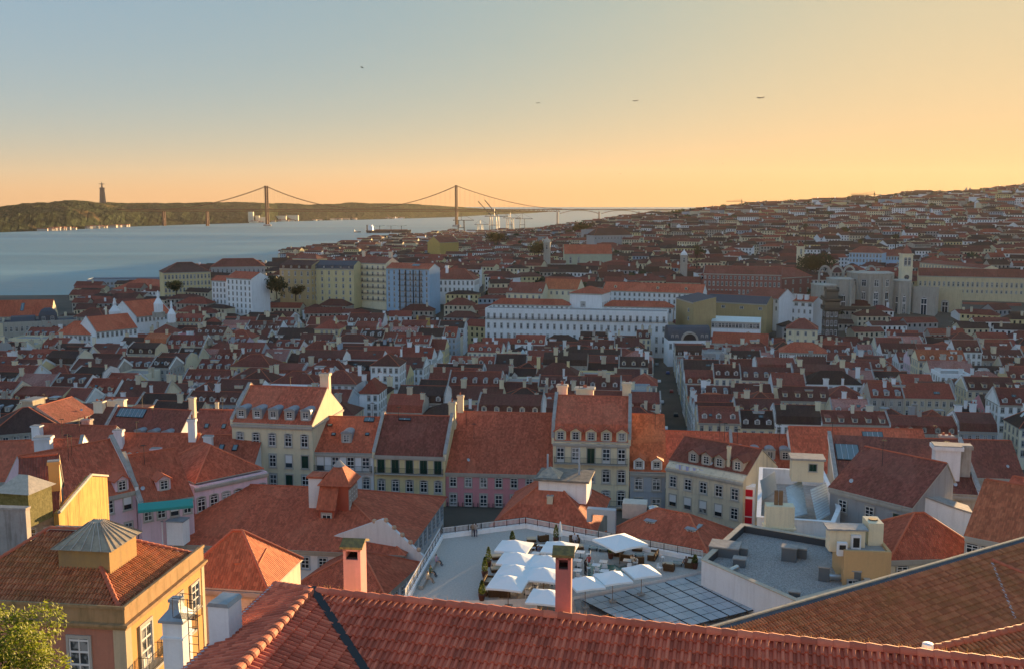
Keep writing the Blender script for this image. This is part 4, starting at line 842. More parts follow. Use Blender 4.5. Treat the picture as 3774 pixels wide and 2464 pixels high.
# ------------------------------------------------------------------ flat roofs and the terrace
def flat_roof(name, label, cat, uvs, z, floor_m, wall_m, cop_m, par=.0, t=.4, deep=22, par_m=None):
    P = [atz(u, v, z) for u, v in uvs]; c = sum(P, Vector()) / len(P); E = empty(name, (c.x, c.y, z), 0, label, cat); Q = [p - c for p in P]; n = len(Q)
    if sum(Q[i].x * Q[(i + 1) % n].y - Q[(i + 1) % n].x * Q[i].y for i in range(n)) < 0: Q = Q[::-1]
    def inset(d):
        out = []
        for i in range(n):
            a, b, c_ = Q[i - 1], Q[i], Q[(i + 1) % n]; e1 = (b - a).normalized(); e2 = (c_ - b).normalized(); n1 = Vector((-e1.y, e1.x, 0)); n2 = Vector((-e2.y, e2.x, 0))
            m = (n1 + n2); m /= max(.3, m.dot(n1)); out.append(b + m * d)
        return out
    b = MB(); I = inset(t) if par else Q; dn = Vector((0, 0, deep)); lo = Vector((0, 0, par))
    for i in range(n): j = (i + 1) % n; b.poly([Q[i] - dn, Q[j] - dn, Q[j], Q[i]])
    b.build('wall', [wall_m], E)
    b = MB(); b.poly([p - lo for p in I]); b.build('floor', [floor_m], E)
    if par:
        b = MB()
        for i in range(n): j = (i + 1) % n; b.poly([I[j] - lo, I[i] - lo, I[i], I[j]])
        b.build('parapet', [par_m or simple('dark_upstand', (.06, .065, .07), .7)], E)
        b = MB(); O2 = inset(-.08); up = Vector((0, 0, .1)); I2 = inset(t + .04)
        for i in range(n): j = (i + 1) % n; b.poly([O2[i] + up, O2[j] + up, I2[j] + up, I2[i] + up]); b.poly([O2[i], O2[j], O2[j] + up, O2[i] + up]); b.poly([I2[j], I2[i], I2[i] + up, I2[j] + up])
        b.build('coping', [cop_m], E)
    for i in range(n): occ_add(P[i] + Vector((0, 0, par)), P[(i + 1) % n] + Vector((0, 0, par)))
    return E, Q, c
TZ = 62.0
TUV = [(1500, 2212), (1628, 1982), (1937, 1943), (2586, 2068), (2600, 2100), (2115, 2197), (1780, 2210)]
TE, TQ, TC = flat_roof('terrace_building', 'broad paved rooftop terrace with railing, parasols and planters', 'terrace', TUV, TZ, PAVE, WHITE, CONC)
rail = [atz(u, v, TZ) - TC for u, v in TUV[:4]]
pb = MB(); ib = MB(); wb = MB()
for a, c in zip(rail, rail[1:]):
    L = (c - a).length; d = (c - a).normalized(); s = Vector((-d.y, d.x, 0)); s = s if (s.dot(a) > 0) else -s
    M = Matrix.Translation(a) @ Matrix(((d.x, s.x, 0), (d.y, s.y, 0), (0, 0, 1))).to_4x4()
    pb.box(0, L, -.2, .25, 0, .42, 0, M); pb.box(0, L, -.24, .29, .42, .5, 0, M)
    k = 0.0
    while k < L: ib.box(k, k + .05, -.05, 0, .5, 1.35, 0, M); k += 1.6
    for z in (.62, 1.28): ib.box(0, L, -.05, -.01, z, z + .05, 0, M)
    k = 0.05
    while k < L: wb.box(k, k + .07, .16, .2, .5, 1.12, 0, M); k += .16
    wb.box(0, L, .14, .22, 1.12, 1.2, 0, M); wb.box(0, L, .14, .22, .5, .58, 0, M)
pb.build('low_wall', [WHITE], TE); ib.build('railing', [IRON], TE)['kind'] = 'stuff'; wb.build('balustrade', [RAILW], TE)['kind'] = 'stuff'
# parasols
def parasol_proto():
    E = empty('parasol', (0, 0, 0)); s = 1.85; b = MB()
    def rim(z, k): return [(-s * k, -s * k, z), (0, -s * k, z + .05), (s * k, -s * k, z), (s * k, 0, z + .05), (s * k, s * k, z), (0, s * k, z + .05), (-s * k, s * k, z), (-s * k, 0, z + .05)]
    V = rim(2.35, 1) + rim(2.60, .62) + rim(2.9, .25) + [(0, 0, 3.1)] + rim(2.17, 1.0)
    F = [(8 * j + i, 8 * j + (i + 1) % 8, 8 * j + 8 + (i + 1) % 8, 8 * j + 8 + i) for j in range(2) for i in range(8)] + [(16 + i, 16 + (i + 1) % 8, 24) for i in range(8)] + [(25 + i, 25 + (i + 1) % 8, (i + 1) % 8, i) for i in range(8)]
    b.grid(V, F); b.build('canopy', [CANVAS], E); b = MB(); b.tube((0, 0, 0), (0, 0, 3.0), .04, n=8); b.build('pole', [WOOD], E); b = MB(); b.box(-.4, .4, -.4, .4, 0, .1); b.build('base', [CONC], E)
    b = MB()
    for k in range(8): a = k * math.pi / 4; b.tube((0, 0, 2.2), (math.cos(a) * 1.2, math.sin(a) * 1.2, 2.62), .012, n=4)
    b.build('rib', [WOOD], E); return E
PROTO = parasol_proto(); used = [0]
def place(proto, p, rz, label, cat, group=None, scale=None):
    if not proto.get('used'): o = proto; o['used'] = 1
    else: o = copy_tree(proto)
    o.location = p; o.rotation_euler = (0, 0, rz); tag(o, label, cat, group)
    if scale: o.scale = scale
    return o
def z3(x, y): return 1650 + x / 2.267, 1800 + y / 2.267
for k, (x, y, lab) in enumerate([(555, 470, 'white square parasol at the back corner of the block, next to lounge chairs'), (935, 480, 'white square parasol at the back, directly above the tall pink chimney'), (575, 575, 'white square parasol second from the back in the left file'),
    (835, 600, 'white square parasol second from the back, left of the tall pink chimney'), (565, 680, 'white square parasol third from the back in the left file'), (800, 705, 'white square parasol third from the back, touching the tall pink chimney'), (505, 772, 'nearest white square parasol in the left file, over dark sofas'),
    (835, 890, 'white square parasol half hidden left of the tall pink chimney at the terrace edge'), (1150, 778, 'white parasol low at the terrace edge just right of the tall pink chimney'), (1380, 730, 'white parasol low at the terrace edge over the glass panels, middle one'), (1620, 676, 'white parasol low at the terrace edge, farthest along the roof of glass panels')]):
    dz = 2.5; low = 0
    p = atz(*z3(x, y), TZ + dz + low); place(PROTO, (p.x, p.y, TZ + low), R(-14 if k < 8 else 18), lab, 'parasol', 'white parasols on the terrace', (.94, .94, 1) if k < 8 else (.8, .8, 1))
p = atz(*z3(1440, 425), TZ + 2.8); place(PROTO, (p.x, p.y, TZ), R(30), 'lone white octagonal parasol by the railing over wicker sofas', 'parasol', 'white parasols on the terrace', (1.15, 1.15, 1.1))
for x, y, lab in ((940, 440, 'closed white parasol by the small cypress at the railing'), (580, 915, 'closed white parasol under the nearest open one')):
    p = atz(*z3(x, y), TZ); E = empty('closed_parasol', p, 0, lab, 'parasol'); b = MB(); b.lathe([(.0, 2.5), (.10, 2.2), (.22, 1.1), (.26, .7), (.05, .65)], 8); b.build('folded_canopy', [CANVAS], E); b = MB(); b.tube((0, 0, 0), (0, 0, 2.6), .035); b.build('pole', [WOOD], E)
# planters with small cypresses
def cypress(label, x, y, hh):
    p = atz(*z3(x, y), TZ); E = empty('potted_cypress', p, 0, label, 'plant', 'potted cypresses on the terrace'); b = MB(); b.lathe([(0, 0), (.24, 0), (.36, .62), (.30, .62), (.28, .55), (0, .55)], 12); b.build('pot', [simple('brown_pot', (.10, .035, .02), .6)], E)
    b = MB(); b.tube((0, 0, .5), (0, 0, .9), .04); b.build('trunk', [BARK], E); b = MB()
    for k in range(420):
        t = random.random(); r = .32 * (1 - t) ** .6 * (.5 + .5 * min(1, t * 6)); a = random.uniform(0, 6.28); c = Vector((math.cos(a) * r, math.sin(a) * r, .65 + t * (hh - .65))); d1 = Vector((random.gauss(0, .05), random.gauss(0, .05), .11)); d2 = Vector((random.gauss(0, .05), random.gauss(0, .05), 0)); b.poly([c - d2, c + d2, c + d1])
    b.build('crown', [LEAF], E)
for x, y, hh, lab in ((340, 645, 2.1, 'potted cypress left of the parasols, second from the near end'), (310, 735, 2.1, 'potted cypress left of the parasols, third from the back'), (285, 930, 2.0, 'potted cypress at the near left corner by the dry grass'), (540, 470, 1.6, 'small potted cypress behind the back-left parasol'), (905, 450, 2.1, 'potted cypress by the closed parasol at the railing'), (1362, 580, 2.2, 'potted cypress beside the wicker sofas under the lone parasol'), (2065, 665, 1.5, 'small potted cypress in the far right corner')): cypress(lab, x, y, hh)
# wicker lounge furniture
def wicker(kind):
    E = empty('wicker_' + kind, (0, 0, 0)); w = {'armchair': .55, 'sofa': 1.0, 'pouf': .55}[kind]; b = MB(); b.box(-w, w, -.42, .42, .06, .34)
    if kind != 'pouf': b.box(-w, w, .28, .45, .34, .8); b.box(-w, -w + .16, -.42, .28, .34, .62); b.box(w - .16, w, -.42, .28, .34, .62)
    b.build('frame', [WICKER], E); b = MB(); i = .18 if kind != 'pouf' else .02
    if kind == 'sofa':
        for a, c in ((-w + i, -.01), (.01, w - i)): b = MB(); b.box(a, c, -.4, .27, .34, .46); b.build('seat_cushion', [CUSH], E)
    else: b.box(-w + i, w - i, -.4, .27 if kind != 'pouf' else .4, .34, .46); b.build('seat_cushion', [CUSH if kind == 'pouf' else DCUSH], E)
    return E
WP = {k: wicker(k) for k in ('armchair', 'sofa', 'pouf')}
for kind, x, y, rz, lab in (('pouf', 700, 440, 0, 'sand-topped wicker pouf at the railing behind the back parasols'), ('armchair', 798, 435, 200, 'dark wicker armchair beside the pouf at the back'), ('armchair', 1060, 450, 10, 'wicker armchair with grey cushion near the closed parasol'), ('sofa', 740, 505, 180, 'dark wicker sofa between the two back parasols'),
    ('pouf', 410, 585, 10, 'wicker pouf left of the second parasol'), ('pouf', 415, 660, 10, 'wicker pouf left of the third parasol, farther one'), ('pouf', 405, 690, 10, 'wicker pouf left of the third parasol, nearer one'), ('sofa', 340, 800, 80, 'grey wicker sofa at the left end of the nearest parasol'), ('sofa', 310, 870, 80, 'grey wicker sofa by the near-corner cypress'),
    ('armchair', 385, 895, 185, 'dark wicker armchair under the nearest parasol, left one'), ('armchair', 475, 900, 185, 'dark wicker armchair under the nearest parasol, right one'), ('pouf', 1095, 500, 0, 'sand-topped wicker pouf in front of the back armchair'), ('pouf', 1345, 490, 0, 'wicker pouf under the lone parasol, by the railing'), ('sofa', 1430, 545, 250, 'tan wicker sofa beside the potted cypress'),
    ('pouf', 1585, 515, -15, 'sand-topped wicker pouf near the railing right of the lone parasol'), ('sofa', 1715, 580, 250, 'tan wicker sofa facing the low glass table'), ('armchair', 1490, 600, 160, 'brown wicker armchair left of the low glass table'), ('armchair', 1595, 620, 180, 'brown wicker armchair nearest the glass floor'), ('armchair', 1850, 680, 160, 'brown wicker armchair far right by the parapet, left one'), ('sofa', 2025, 640, 250, 'tan wicker sofa in the far right corner'), ('pouf', 1840, 655, 0, 'sand-topped wicker pouf far right')):
    p = atz(*z3(x, y), TZ); place(WP[kind], p, R(rz), lab, 'sofa' if kind == 'sofa' else ('armchair' if kind == 'armchair' else 'pouf'), 'wicker lounge seats')
# white cafe tables and chairs
def cafe_table():
    E = empty('cafe_table', (0, 0, 0)); b = MB(); b.box(-.42, .42, -.42, .42, .72, .76); b.build('table_top', [WHITEP], E); b = MB(); b.tube((0, 0, .03), (0, 0, .72), .03); b.build('leg', [IRON], E); b = MB(); b.box(-.25, .25, -.25, .25, 0, .03); b.build('base', [IRON], E); return E
def cafe_chair():
    E = empty('cafe_chair', (0, 0, 0)); b = MB(); b.box(-.23, .23, -.23, .23, .43, .47); b.build('seat', [WHITEP], E); b = MB(); b.box(-.23, .23, .2, .24, .47, .85); b.build('backrest', [WHITEP], E)
    for x in (-.2, .2):
        for y in (-.2, .2): b = MB(); b.tube((x, y, 0), (x * .9, y * .9, .43), .018, n=5); b.build('leg', [WHITEP], E)
    return E
TP, CPp = cafe_table(), cafe_chair(); k = 0
SPOTS = [(735, 590, 'between the second pair of parasols'), (730, 645, 'between the third pair of parasols'), (660, 880, 'in front of the nearest parasol'), (1110, 580, 'right of the chimney, farthest back'), (1085, 650, 'right of the chimney, second from the back'), (1085, 735, 'right of the chimney, third from the back'), (1090, 810, 'right of the chimney, nearest'), (780, 520, 'beside the dark wicker sofa'),
         (1240, 690, 'on the glass floor, left'), (1300, 660, 'on the glass floor, back'), (1500, 650, 'on the glass floor, right'), (1310, 740, 'on the glass floor, near'), (730, 800, 'under the parasols, middle'), (860, 800, 'left of the chimney')]
for i, (x, y, where) in enumerate(SPOTS):
    p = atz(*z3(x, y), TZ); place(TP, p, R(-14), 'small white cafe table ' + where, 'table', 'white cafe tables')
    for j, (dx, dy, rz) in enumerate(((.85, .1, -104), (-.85, -.1, 76), (.1, -.9, 166))):
        if (i * 3 + j) % 4 == 3: continue
        place(CPp, p + Vector((dx, dy, 0)), R(rz + random.uniform(-25, 25)), 'white chair %s the table %s' % (('right of', 'left of', 'in front of')[j], where), 'chair', 'white cafe chairs')
for x, y, lab in ((1130, 450, 'white chair alone by the grey-cushioned armchair'), (1790, 600, 'white low chair near the railing on the right'), (1770, 690, 'white chair by the far-right lounge seats')):
    place(CPp, atz(*z3(x, y), TZ), R(random.uniform(0, 360)), lab, 'chair', 'white cafe chairs')
for x, y, lab in ((1305, 520, 'low glass table under the lone parasol'), (1600, 570, 'low glass table among the brown armchairs'), (1920, 640, 'low glass table in the far right corner'), (1215, 510, 'low glass table standing alone mid-terrace')):
    p = atz(*z3(x, y), TZ); E = empty('low_table', p, R(-14), lab, 'table', 'low glass tables'); b = MB(); b.box(-.5, .5, -.4, .4, .36, .39); b.build('table_top', [SKYGLASS], E)
    for sx in (-.42, .42): b = MB(); b.box(sx - .03, sx + .03, -.36, .36, 0, .36); b.build('leg', [IRON], E)
G = MB(); q = [atz(*z3(*c), TZ + .006) for c in ((1165, 620), (1480, 640), (1470, 720), (1180, 790))]; c = sum(q, Vector()) / 4; G.poly([p - c for p in q]); tag(G.build('glass_floor', [simple('green_glass', (.03, .16, .15), .15, 0, .7)], None, c), 'dark green glass panel let into the terrace floor', 'glass floor')
# people
CLOTH = {}
def person(label, p, rz, pose, top, leg, hair=(.03, .02, .015), skin=(.5, .32, .22)):
    sit = pose == 'sit'
    J = {'pel': (0, 0, .95), 'che': (0, .02, 1.32), 'nec': (0, .02, 1.48), 'hed': (0, -.01, 1.62), 'top': (0, 0, 1.72)}
    if sit: J = {k: (x, y, z - .47) for k, (x, y, z) in J.items()}
    zp = J['pel'][2]; zs = J['che'][2] + .1
    for s, n in ((-1, 'l'), (1, 'r')):
        J['hip' + n] = (s * .1, 0, zp - .04)
        if sit: J['kne' + n] = (s * .13, -.44, zp + .02); J['ank' + n] = (s * .14, -.62, .1); J['toe' + n] = (s * .15, -.78, .06)
        else: J['kne' + n] = (s * .11, -.03, .5); J['ank' + n] = (s * .12, .02, .08); J['toe' + n] = (s * .13, -.14, .05)
        J['sho' + n] = (s * .19, .02, zs); J['elb' + n] = (s * .26, .0 - (.12 if sit else .02), zs - .29); J['wri' + n] = (s * .2, -.2, zs - (.42 if sit else .48)); J['han' + n] = (s * .18, -.27, zs - (.45 if sit else .53))
    names = list(J); ix = {n: i for i, n in enumerate(names)}; E = [('pel', 'che'), ('che', 'nec'), ('nec', 'hed'), ('hed', 'top')]
    for n in 'lr': E += [('pel', 'hip' + n), ('hip' + n, 'kne' + n), ('kne' + n, 'ank' + n), ('ank' + n, 'toe' + n), ('che', 'sho' + n), ('sho' + n, 'elb' + n), ('elb' + n, 'wri' + n), ('wri' + n, 'han' + n)]
    RD = {'pel': .15, 'che': .165, 'nec': .06, 'hed': .10, 'top': .07, 'hip': .1, 'kne': .07, 'ank': .05, 'toe': .04, 'sho': .075, 'elb': .05, 'wri': .035, 'han': .042}
    me = bpy.data.meshes.new('person'); me.from_pydata([J[n] for n in names], [(ix[a], ix[b]) for a, b in E], [])
    o = bpy.data.objects.new('person', me); col.objects.link(o); md = o.modifiers.new('skin', 'SKIN'); o.modifiers.new('sub', 'SUBSURF').levels = 1
    for i, n in enumerate(names):
        r = RD[n[:3]]; sv = me.skin_vertices[0].data[i]; sv.radius = (r, r * (.72 if n in ('pel', 'che') else 1)); sv.use_root = n == 'pel'
    dg = bpy.context.evaluated_depsgraph_get(); m2 = bpy.data.meshes.new_from_object(o.evaluated_get(dg)); o.modifiers.clear(); o.data = m2; m2.materials.clear()
    key = str((top, leg, hair, skin))
    for n_, c_ in (('cloth_top', top), ('cloth_leg', leg), ('skin', skin), ('hair', hair)): m2.materials.append(simple(n_ + str(c_), c_, .85))
    for f in m2.polygons:
        c = f.center; f.use_smooth = True
        f.material_index = 3 if c.z > J['hed'][2] + (.02 if c.y < -.03 else -.1) and c.z > J['nec'][2] else (2 if c.z > J['nec'][2] or (abs(c.x) > .15 and c.z < zs - .36 and c.z > zs - .62 and c.y < -.12) else (0 if c.z > zp - .02 and c.y > -.25 or c.z > zp + .12 else 1))
    o.location = p; o.rotation_euler = (0, 0, rz); tag(o, label, 'person', 'people on the terrace')
for x, y, rz, pose, top, leg, lab in ((212, 400, 190, 'stand', (.25, .2, .15), (.03, .03, .04), 'person standing at the railing, arm in arm with another, brown top'), (235, 402, 170, 'stand', (.3, .28, .25), (.08, .08, .12), 'person standing close beside the brown-topped one at the railing')):
    person(lab, atz(*z3(x, y), TZ), R(rz), pose, top, leg)
def z2(x, y): return 900 + x / 2.034, 1700 + y / 2.034
for x, y, rz, top, leg, lab in ((1440, 775, 75, (.45, .3, .38), (.05, .05, .07), 'person in pale pink top sitting on the left edge of the terrace'), (1395, 858, 75, (.12, .15, .06), (.03, .03, .04), 'person in dark green top sitting with legs stretched on the terrace edge'), (1375, 905, 75, (.5, .42, .3), (.3, .22, .15), 'person in light clothes sitting nearest on the terrace edge')):
    person(lab, atz(*z2(x, y), TZ), R(rz), 'sit', top, leg)
b = MB(); q = [atz(*z2(*c), TZ) for c in ((1450, 760), (1340, 960))]; d = (q[1] - q[0]).normalized(); s_ = Vector((-d.y, d.x, 0)); M = Matrix.Translation(q[0]) @ Matrix(((d.x, s_.x, 0), (d.y, s_.y, 0), (0, 0, 1))).to_4x4(); b.box(-1, (q[1] - q[0]).length, -.45, 0, 0, .42, 0, M); b.build('step', [CONC], TE, -TC)
person('person in white sitting in the back wicker armchair', atz(*z3(1060, 455), TZ), R(10), 'sit', (.6, .6, .62), (.1, .1, .14))

for x, y, rz, top, leg, lab in ((760, 560, 60, (.1, .12, .2), (.05, .05, .06), 'person in navy sitting between the second pair of parasols'), (1180, 640, 200, (.5, .1, .1), (.06, .06, .1), 'person in red sitting right of the tall pink chimney'), (1545, 640, 150, (.6, .55, .45), (.1, .1, .12), 'person in beige sitting at the right of the glass floor'), (1990, 655, 200, (.15, .1, .08), (.03, .03, .04), 'person in dark clothes on the far right corner sofa')):
    person(lab, atz(*z3(x, y), TZ), R(rz), 'sit', top, leg)
person('waiter in black standing among the white cafe tables', atz(*z3(1150, 720), TZ), R(120), 'stand', (.03, .03, .03), (.02, .02, .02))

# gravel roof, raised white-walled block right of the terrace
GE, GQ, GC = flat_roof('gravel_roof', 'gravel flat roof with pale coping and squat dark vents', 'roof', [(2733, 1930), (3056, 1985), (3212, 2142), (2936, 2215), (2586, 2062)], 64.5, GRAVEL, WHITE, plaster('pale_coping', (.60, .52, .40), .3), par=.75, t=.45)
VM = simple('vent_grey', (.12, .14, .15), .5)
for x, y, s, hh, lab in ((375, 830, .75, 1.5, 'dark square vent in the middle of the gravel roof, taller of two'), (445, 810, .7, 1.1, 'lower pale-capped vent touching the taller one mid gravel roof'), (605, 965, .5, 1.5, 'narrow dark vent at the right of the gravel roof'), (795, 985, .75, 1.5, 'dark vent against the right parapet of the gravel roof'), (410, 1085, .5, .8, 'small dark vent at the near corner of the gravel roof'), (60, 795, .6, .9, 'pale-capped vent at the left of the gravel roof, farther one'), (45, 870, .6, .9, 'pale-capped vent at the left of the gravel roof, nearer one'), (-50, 790, 1.5, 1.1, 'large dark plant box at the left corner of the gravel roof')):
    p = atz(2700 + x / 1.799, 1600 + y / 1.799, 63.75); E = empty('roof_vent', p, R(-20), lab, 'vent', 'vents on the gravel roof'); b = MB(); b.box(-s, s, -s * .8, s * .8, 0, hh - .12); b.build('casing', [VM], E); b = MB(); b.box(-s - .06, s + .06, -s * .8 - .06, s * .8 + .06, hh - .12, hh); b.build('lid', [CONC], E)
for (x0, y0, x1, y1, lab) in ((640, 940, 770, 945, 'shiny bent duct running into the right-hand vent'), (-20, 905, 30, 880, 'shiny blue-grey duct at the left corner of the gravel roof')):
    a_, c_ = atz(2700 + x0 / 1.799, 1600 + y0 / 1.799, 64.2), atz(2700 + x1 / 1.799, 1600 + y1 / 1.799, 64.2); b = MB(); b.tube(a_, c_, .3, n=10); b.tube(a_, a_ + Vector((-.3, .2, -.5)), .3, n=10); tag(b.build('metal_duct', [simple('duct_metal', (.5, .56, .6), .3, .9)]), lab, 'duct')
# roof of glass panels
SE, SQ, SC = flat_roof('panel_roof', 'low gravel roof covered with rows of grey glass panels', 'roof', [(2117, 2200), (2592, 2096), (2640, 2090), (2945, 2235), (2650, 2335), (2400, 2380), (2150, 2380)], 61.6, GRAVEL, WHITE, CONC, par=.3, t=.5)
cs = [atz(u, v, 61.75) for u, v in ((2142, 2213), (2590, 2116), (2822, 2238), (2400, 2345))]
PM = rough_mat('dusty_panel_glass', (.30, .35, .38), (.44, .48, .51), .35, rough=.35); FRM = simple('panel_frame', (.08, .09, .1), .4, .5)
def bil(s, t): return (cs[0] * (1 - s) + cs[1] * s) * (1 - t) + (cs[3] * (1 - s) + cs[2] * s) * t
for i in range(12):
    for j in range(7):
        g = .02 if i % 2 == 0 else .0; s0, s1 = i / 12 + (.007 if i % 2 == 0 else .0015), (i + 1) / 12 - (.007 if i % 2 else .0015); t0, t1 = j / 7 + .004, (j + 1) / 7 - .004
        q = [bil(s0, t0), bil(s1, t0), bil(s1, t1), bil(s0, t1)]; up = Vector((0, 0, .12 + random.uniform(0, .02))); b = MB(); n = 4
        b.grid([p - SC for p in q] + [p - SC + up for p in q], [(0, 1, 5, 4), (1, 2, 6, 5), (2, 3, 7, 6), (3, 0, 4, 7)], 1); b.grid([p - SC + up for p in q], [(0, 3, 2, 1)], 0); b.build('glass_panel', [PM, FRM], SE)
E = empty('pyramid_cap', atz(2015, 2215, 62.5), R(-10), 'grey pyramid-capped vent box behind the near roof ridge', 'vent'); b = MB(); b.box(-.8, .8, -.8, .8, -1.5, .2); b.build('casing', [VM], E); b = MB(); o = 1.1; b.grid([(-o, -o, .2), (o, -o, .2), (o, o, .2), (-o, o, .2), (0, 0, .75)], [(0, 1, 4), (1, 2, 4), (2, 3, 4), (3, 0, 4), (3, 2, 1, 0)]); b.build('lid', [CONC], E)

# ------------------------------------------------------------------ lichen-covered roof at the right
ra = aty(2640, 2326, 49); rb_ = atz(3800, 1990, ra.z); Uq = (rb_ - ra).normalized(); nq = Vector((Uq.y, -Uq.x, 0)); pq = R(21); Vq = -nq * math.cos(pq) + Vector((0, 0, math.sin(pq))); Lq = (rb_ - ra).length + 3
RE = empty('lichen_roof', ra - Vector((0, 0, 6)), 0, 'large old tiled roof patched with ochre lichen at the right', 'roof'); o6 = Vector((0, 0, 6)); pol = [(-2, 0), (Lq, 0), (Lq, -16), (-2, -16)]
slab(RE, 'roof_deck', o6, Uq, Vq, pol, DARKMETAL)
tile_slope(RE, o6, Uq, Vq, pol, OLDTILE_I, OLDTILE, 300, lambda q: abs(q[0] - 16) + abs(q[1] + 6) * 1.2)
b = MB(); M = Matrix.Translation(o6) @ Matrix(((Uq.x, -nq.x, 0), (Uq.y, -nq.y, 0), (0, 0, 1))).to_4x4(); b.box(-2, Lq, .05, .4, -.3, .02, 1, M); b.box(-2, Lq, .4, .58, -6, .10, 0, M); b.build('parapet', [plaster('cream_parapet', (.55, .46, .32), .5), SLATE], RE)
b = MB(); fa, fb = atz(3656, 2066, ra.z - 1.2), atz(3738, 2280, ra.z - 4.5); 
def on_slope(u, v):
    d = ray(u, v); W = Uq.cross(Vq); o = Vector((0, 0, CAMZ)); return o + d * ((ra - o).dot(W) / d.dot(W)) + W * .09
fa, fb = on_slope(3652, 2068), on_slope(3740, 2282); sd = (fb - fa).cross(Uq.cross(Vq)).normalized() * .08; b.poly([fa - sd - ra + o6, fb - sd - ra + o6, fb + sd - ra + o6, fa + sd - ra + o6]); b.build('flashing', [GUTTER], RE)
ridge_tiles(RE, on_slope(3652, 2066) - ra + o6, on_slope(3830, 2140) - ra + o6, .14, .42, RIDGE)
lr = aty(3330, 2420, 31.5); lr2 = atz(3900, 2285, lr.z); Ul = (lr2 - lr).normalized(); nl = Vector((Ul.y, -Ul.x, 0)); Vl = -nl * math.cos(pq) + Vector((0, 0, math.sin(pq)))
RE2 = empty('small_tiled_roof', lr - Vector((0, 0, 3)), 0, 'strip of sunlit tiled roof between the lichen roof and the near ridge', 'roof'); slab(RE2, 'roof_deck', Vector((0, 0, 3)), Ul, Vl, [(-2, 0), (9, 0), (9, -5), (-2, -5)], DARKMETAL); tile_slope(RE2, Vector((0, 0, 3)), Ul, Vl, [(-2, 0), (9, 0), (9, -5), (-2, -5)], OLDTILE_I); ridge_tiles(RE2, Vector((0, 0, 3.05)) - Ul * 2, Vector((0, 0, 3.05)) + Ul * 9, .14, .42, RIDGE)
E = empty('bucket', on_slope(3418, 2400) * 0 + aty(3418, 2402, 27.5), 0, 'upturned white and pink bucket by the near ridge', 'bucket'); b = MB(); b.lathe([(.2, -.1), (.16, .14), (.15, .26), (0, .27)], 14); b.build('body', [simple('pink_bucket', (.6, .25, .35), .4)], E); b = MB(); b.lathe([(.165, .14), (.155, .24), (.15, .27), (0, .285)], 14); b.build('rim', [WHITEP], E)

# ------------------------------------------------------------------ white courtyard with sloping metal panels
KE, KQ, KC = flat_roof('white_courtyard', 'white walled roof court holding three sloping pale metal panels', 'building', [(2790, 1905), (2800, 1722), (3035, 1735), (3098, 1872), (3075, 1925)], 64.0, CONC, WHITE, WHITE, par=2.0, t=.4, par_m=WHITE)
for x0, y0, x1, y1, x2, y2, x3, y3, lab in ((1200, 770, 1330, 690, 1345, 850, 1225, 930, 'pale ribbed metal panel at the left of the white court'), (1425, 830, 1565, 770, 1615, 1060, 1460, 1100, 'middle ribbed metal panel in the white court'), (1640, 850, 1780, 790, 1815, 1060, 1700, 1130, 'ribbed metal panel at the right of the white court')):
    f = lambda x, y: (2300 + x / 2.39, 1450 + y / 2.39)
    q = [atz(*f(x0, y0), 65.6), atz(*f(x1, y1), 65.6), atz(*f(x2, y2), 63.0), atz(*f(x3, y3), 63.0)]; c = q[0]; E = empty('sloping_roof_sheet', c, 0, lab, 'metal panel'); b = MB(); up = Vector((0, 0, .12)); Q = [p - c for p in q]
    b.grid([p for p in Q] + [p + up for p in Q], [(0, 1, 2, 3), (4, 7, 6, 5), (0, 4, 5, 1), (1, 5, 6, 2), (2, 6, 7, 3), (3, 7, 4, 0)]); b.build('sheet', [SHEET], E); b = MB()
    for k in range(13): t = k / 12; b.tube(Q[0].lerp(Q[3], t) + up, Q[1].lerp(Q[2], t) + up, .045, n=4)
    b.build('rib', [GUTTER], E)
E = empty('stair_hut', aty(2972, 1735, 121), R(-10), 'cream stair head with green hatch above the white court', 'stair head'); b = MB(); b.box(-1.9, 1.9, -1.3, 1.3, -1, 1.7); b.build('wall', [CREAM], E); b = MB(); b.box(-2.1, 2.1, -1.5, 1.5, 1.7, 1.95); b.build('roof', [CONC], E); window(E, 'shut', .6, -1.3, .4, .9, .9)
E = empty('chimney_block', aty(2870, 1912, 108), R(-8), 'broad cream chimney block with sooty brick pots in front of the white court', 'chimney'); b = MB(); b.box(-1.5, 1.6, -.8, .8, -3, 1.7); b.box(-1.7, 1.8, -1.0, 1.0, -.9, -.7); b.build('shaft', [CREAM], E)
for x in (-.35, .15): b = MB(); b.box(x - .2, x + .2, -.2, .2, 1.7, 3.3); b.build('flue', [plaster('sooty_brick', (.26, .15, .08), .7, scale=3)], E)
E = empty('stair_tower', aty(2756, 1925, 141), R(-20), 'narrow bright red stair tower with white trim beside the beige block', 'stair tower'); b = MB(); b.box(-.9, .9, -1, 1, -2, 5.7); b.build('wall', [WHITE], E)
for z0, z1 in ((-2, 3.9), (4.3, 5.3)): b = MB(); b.box(-.68, .68, -1.06, -1, z0, z1); b.build('red_panel', [REDPAINT], E)
b = MB(); b.box(-.6, .75, -1.12, -1.06, 1.2, 1.35); b.box(-.6, .75, -1.12, -1.06, .1, .25); b.build('landing', [WHITEP], E)
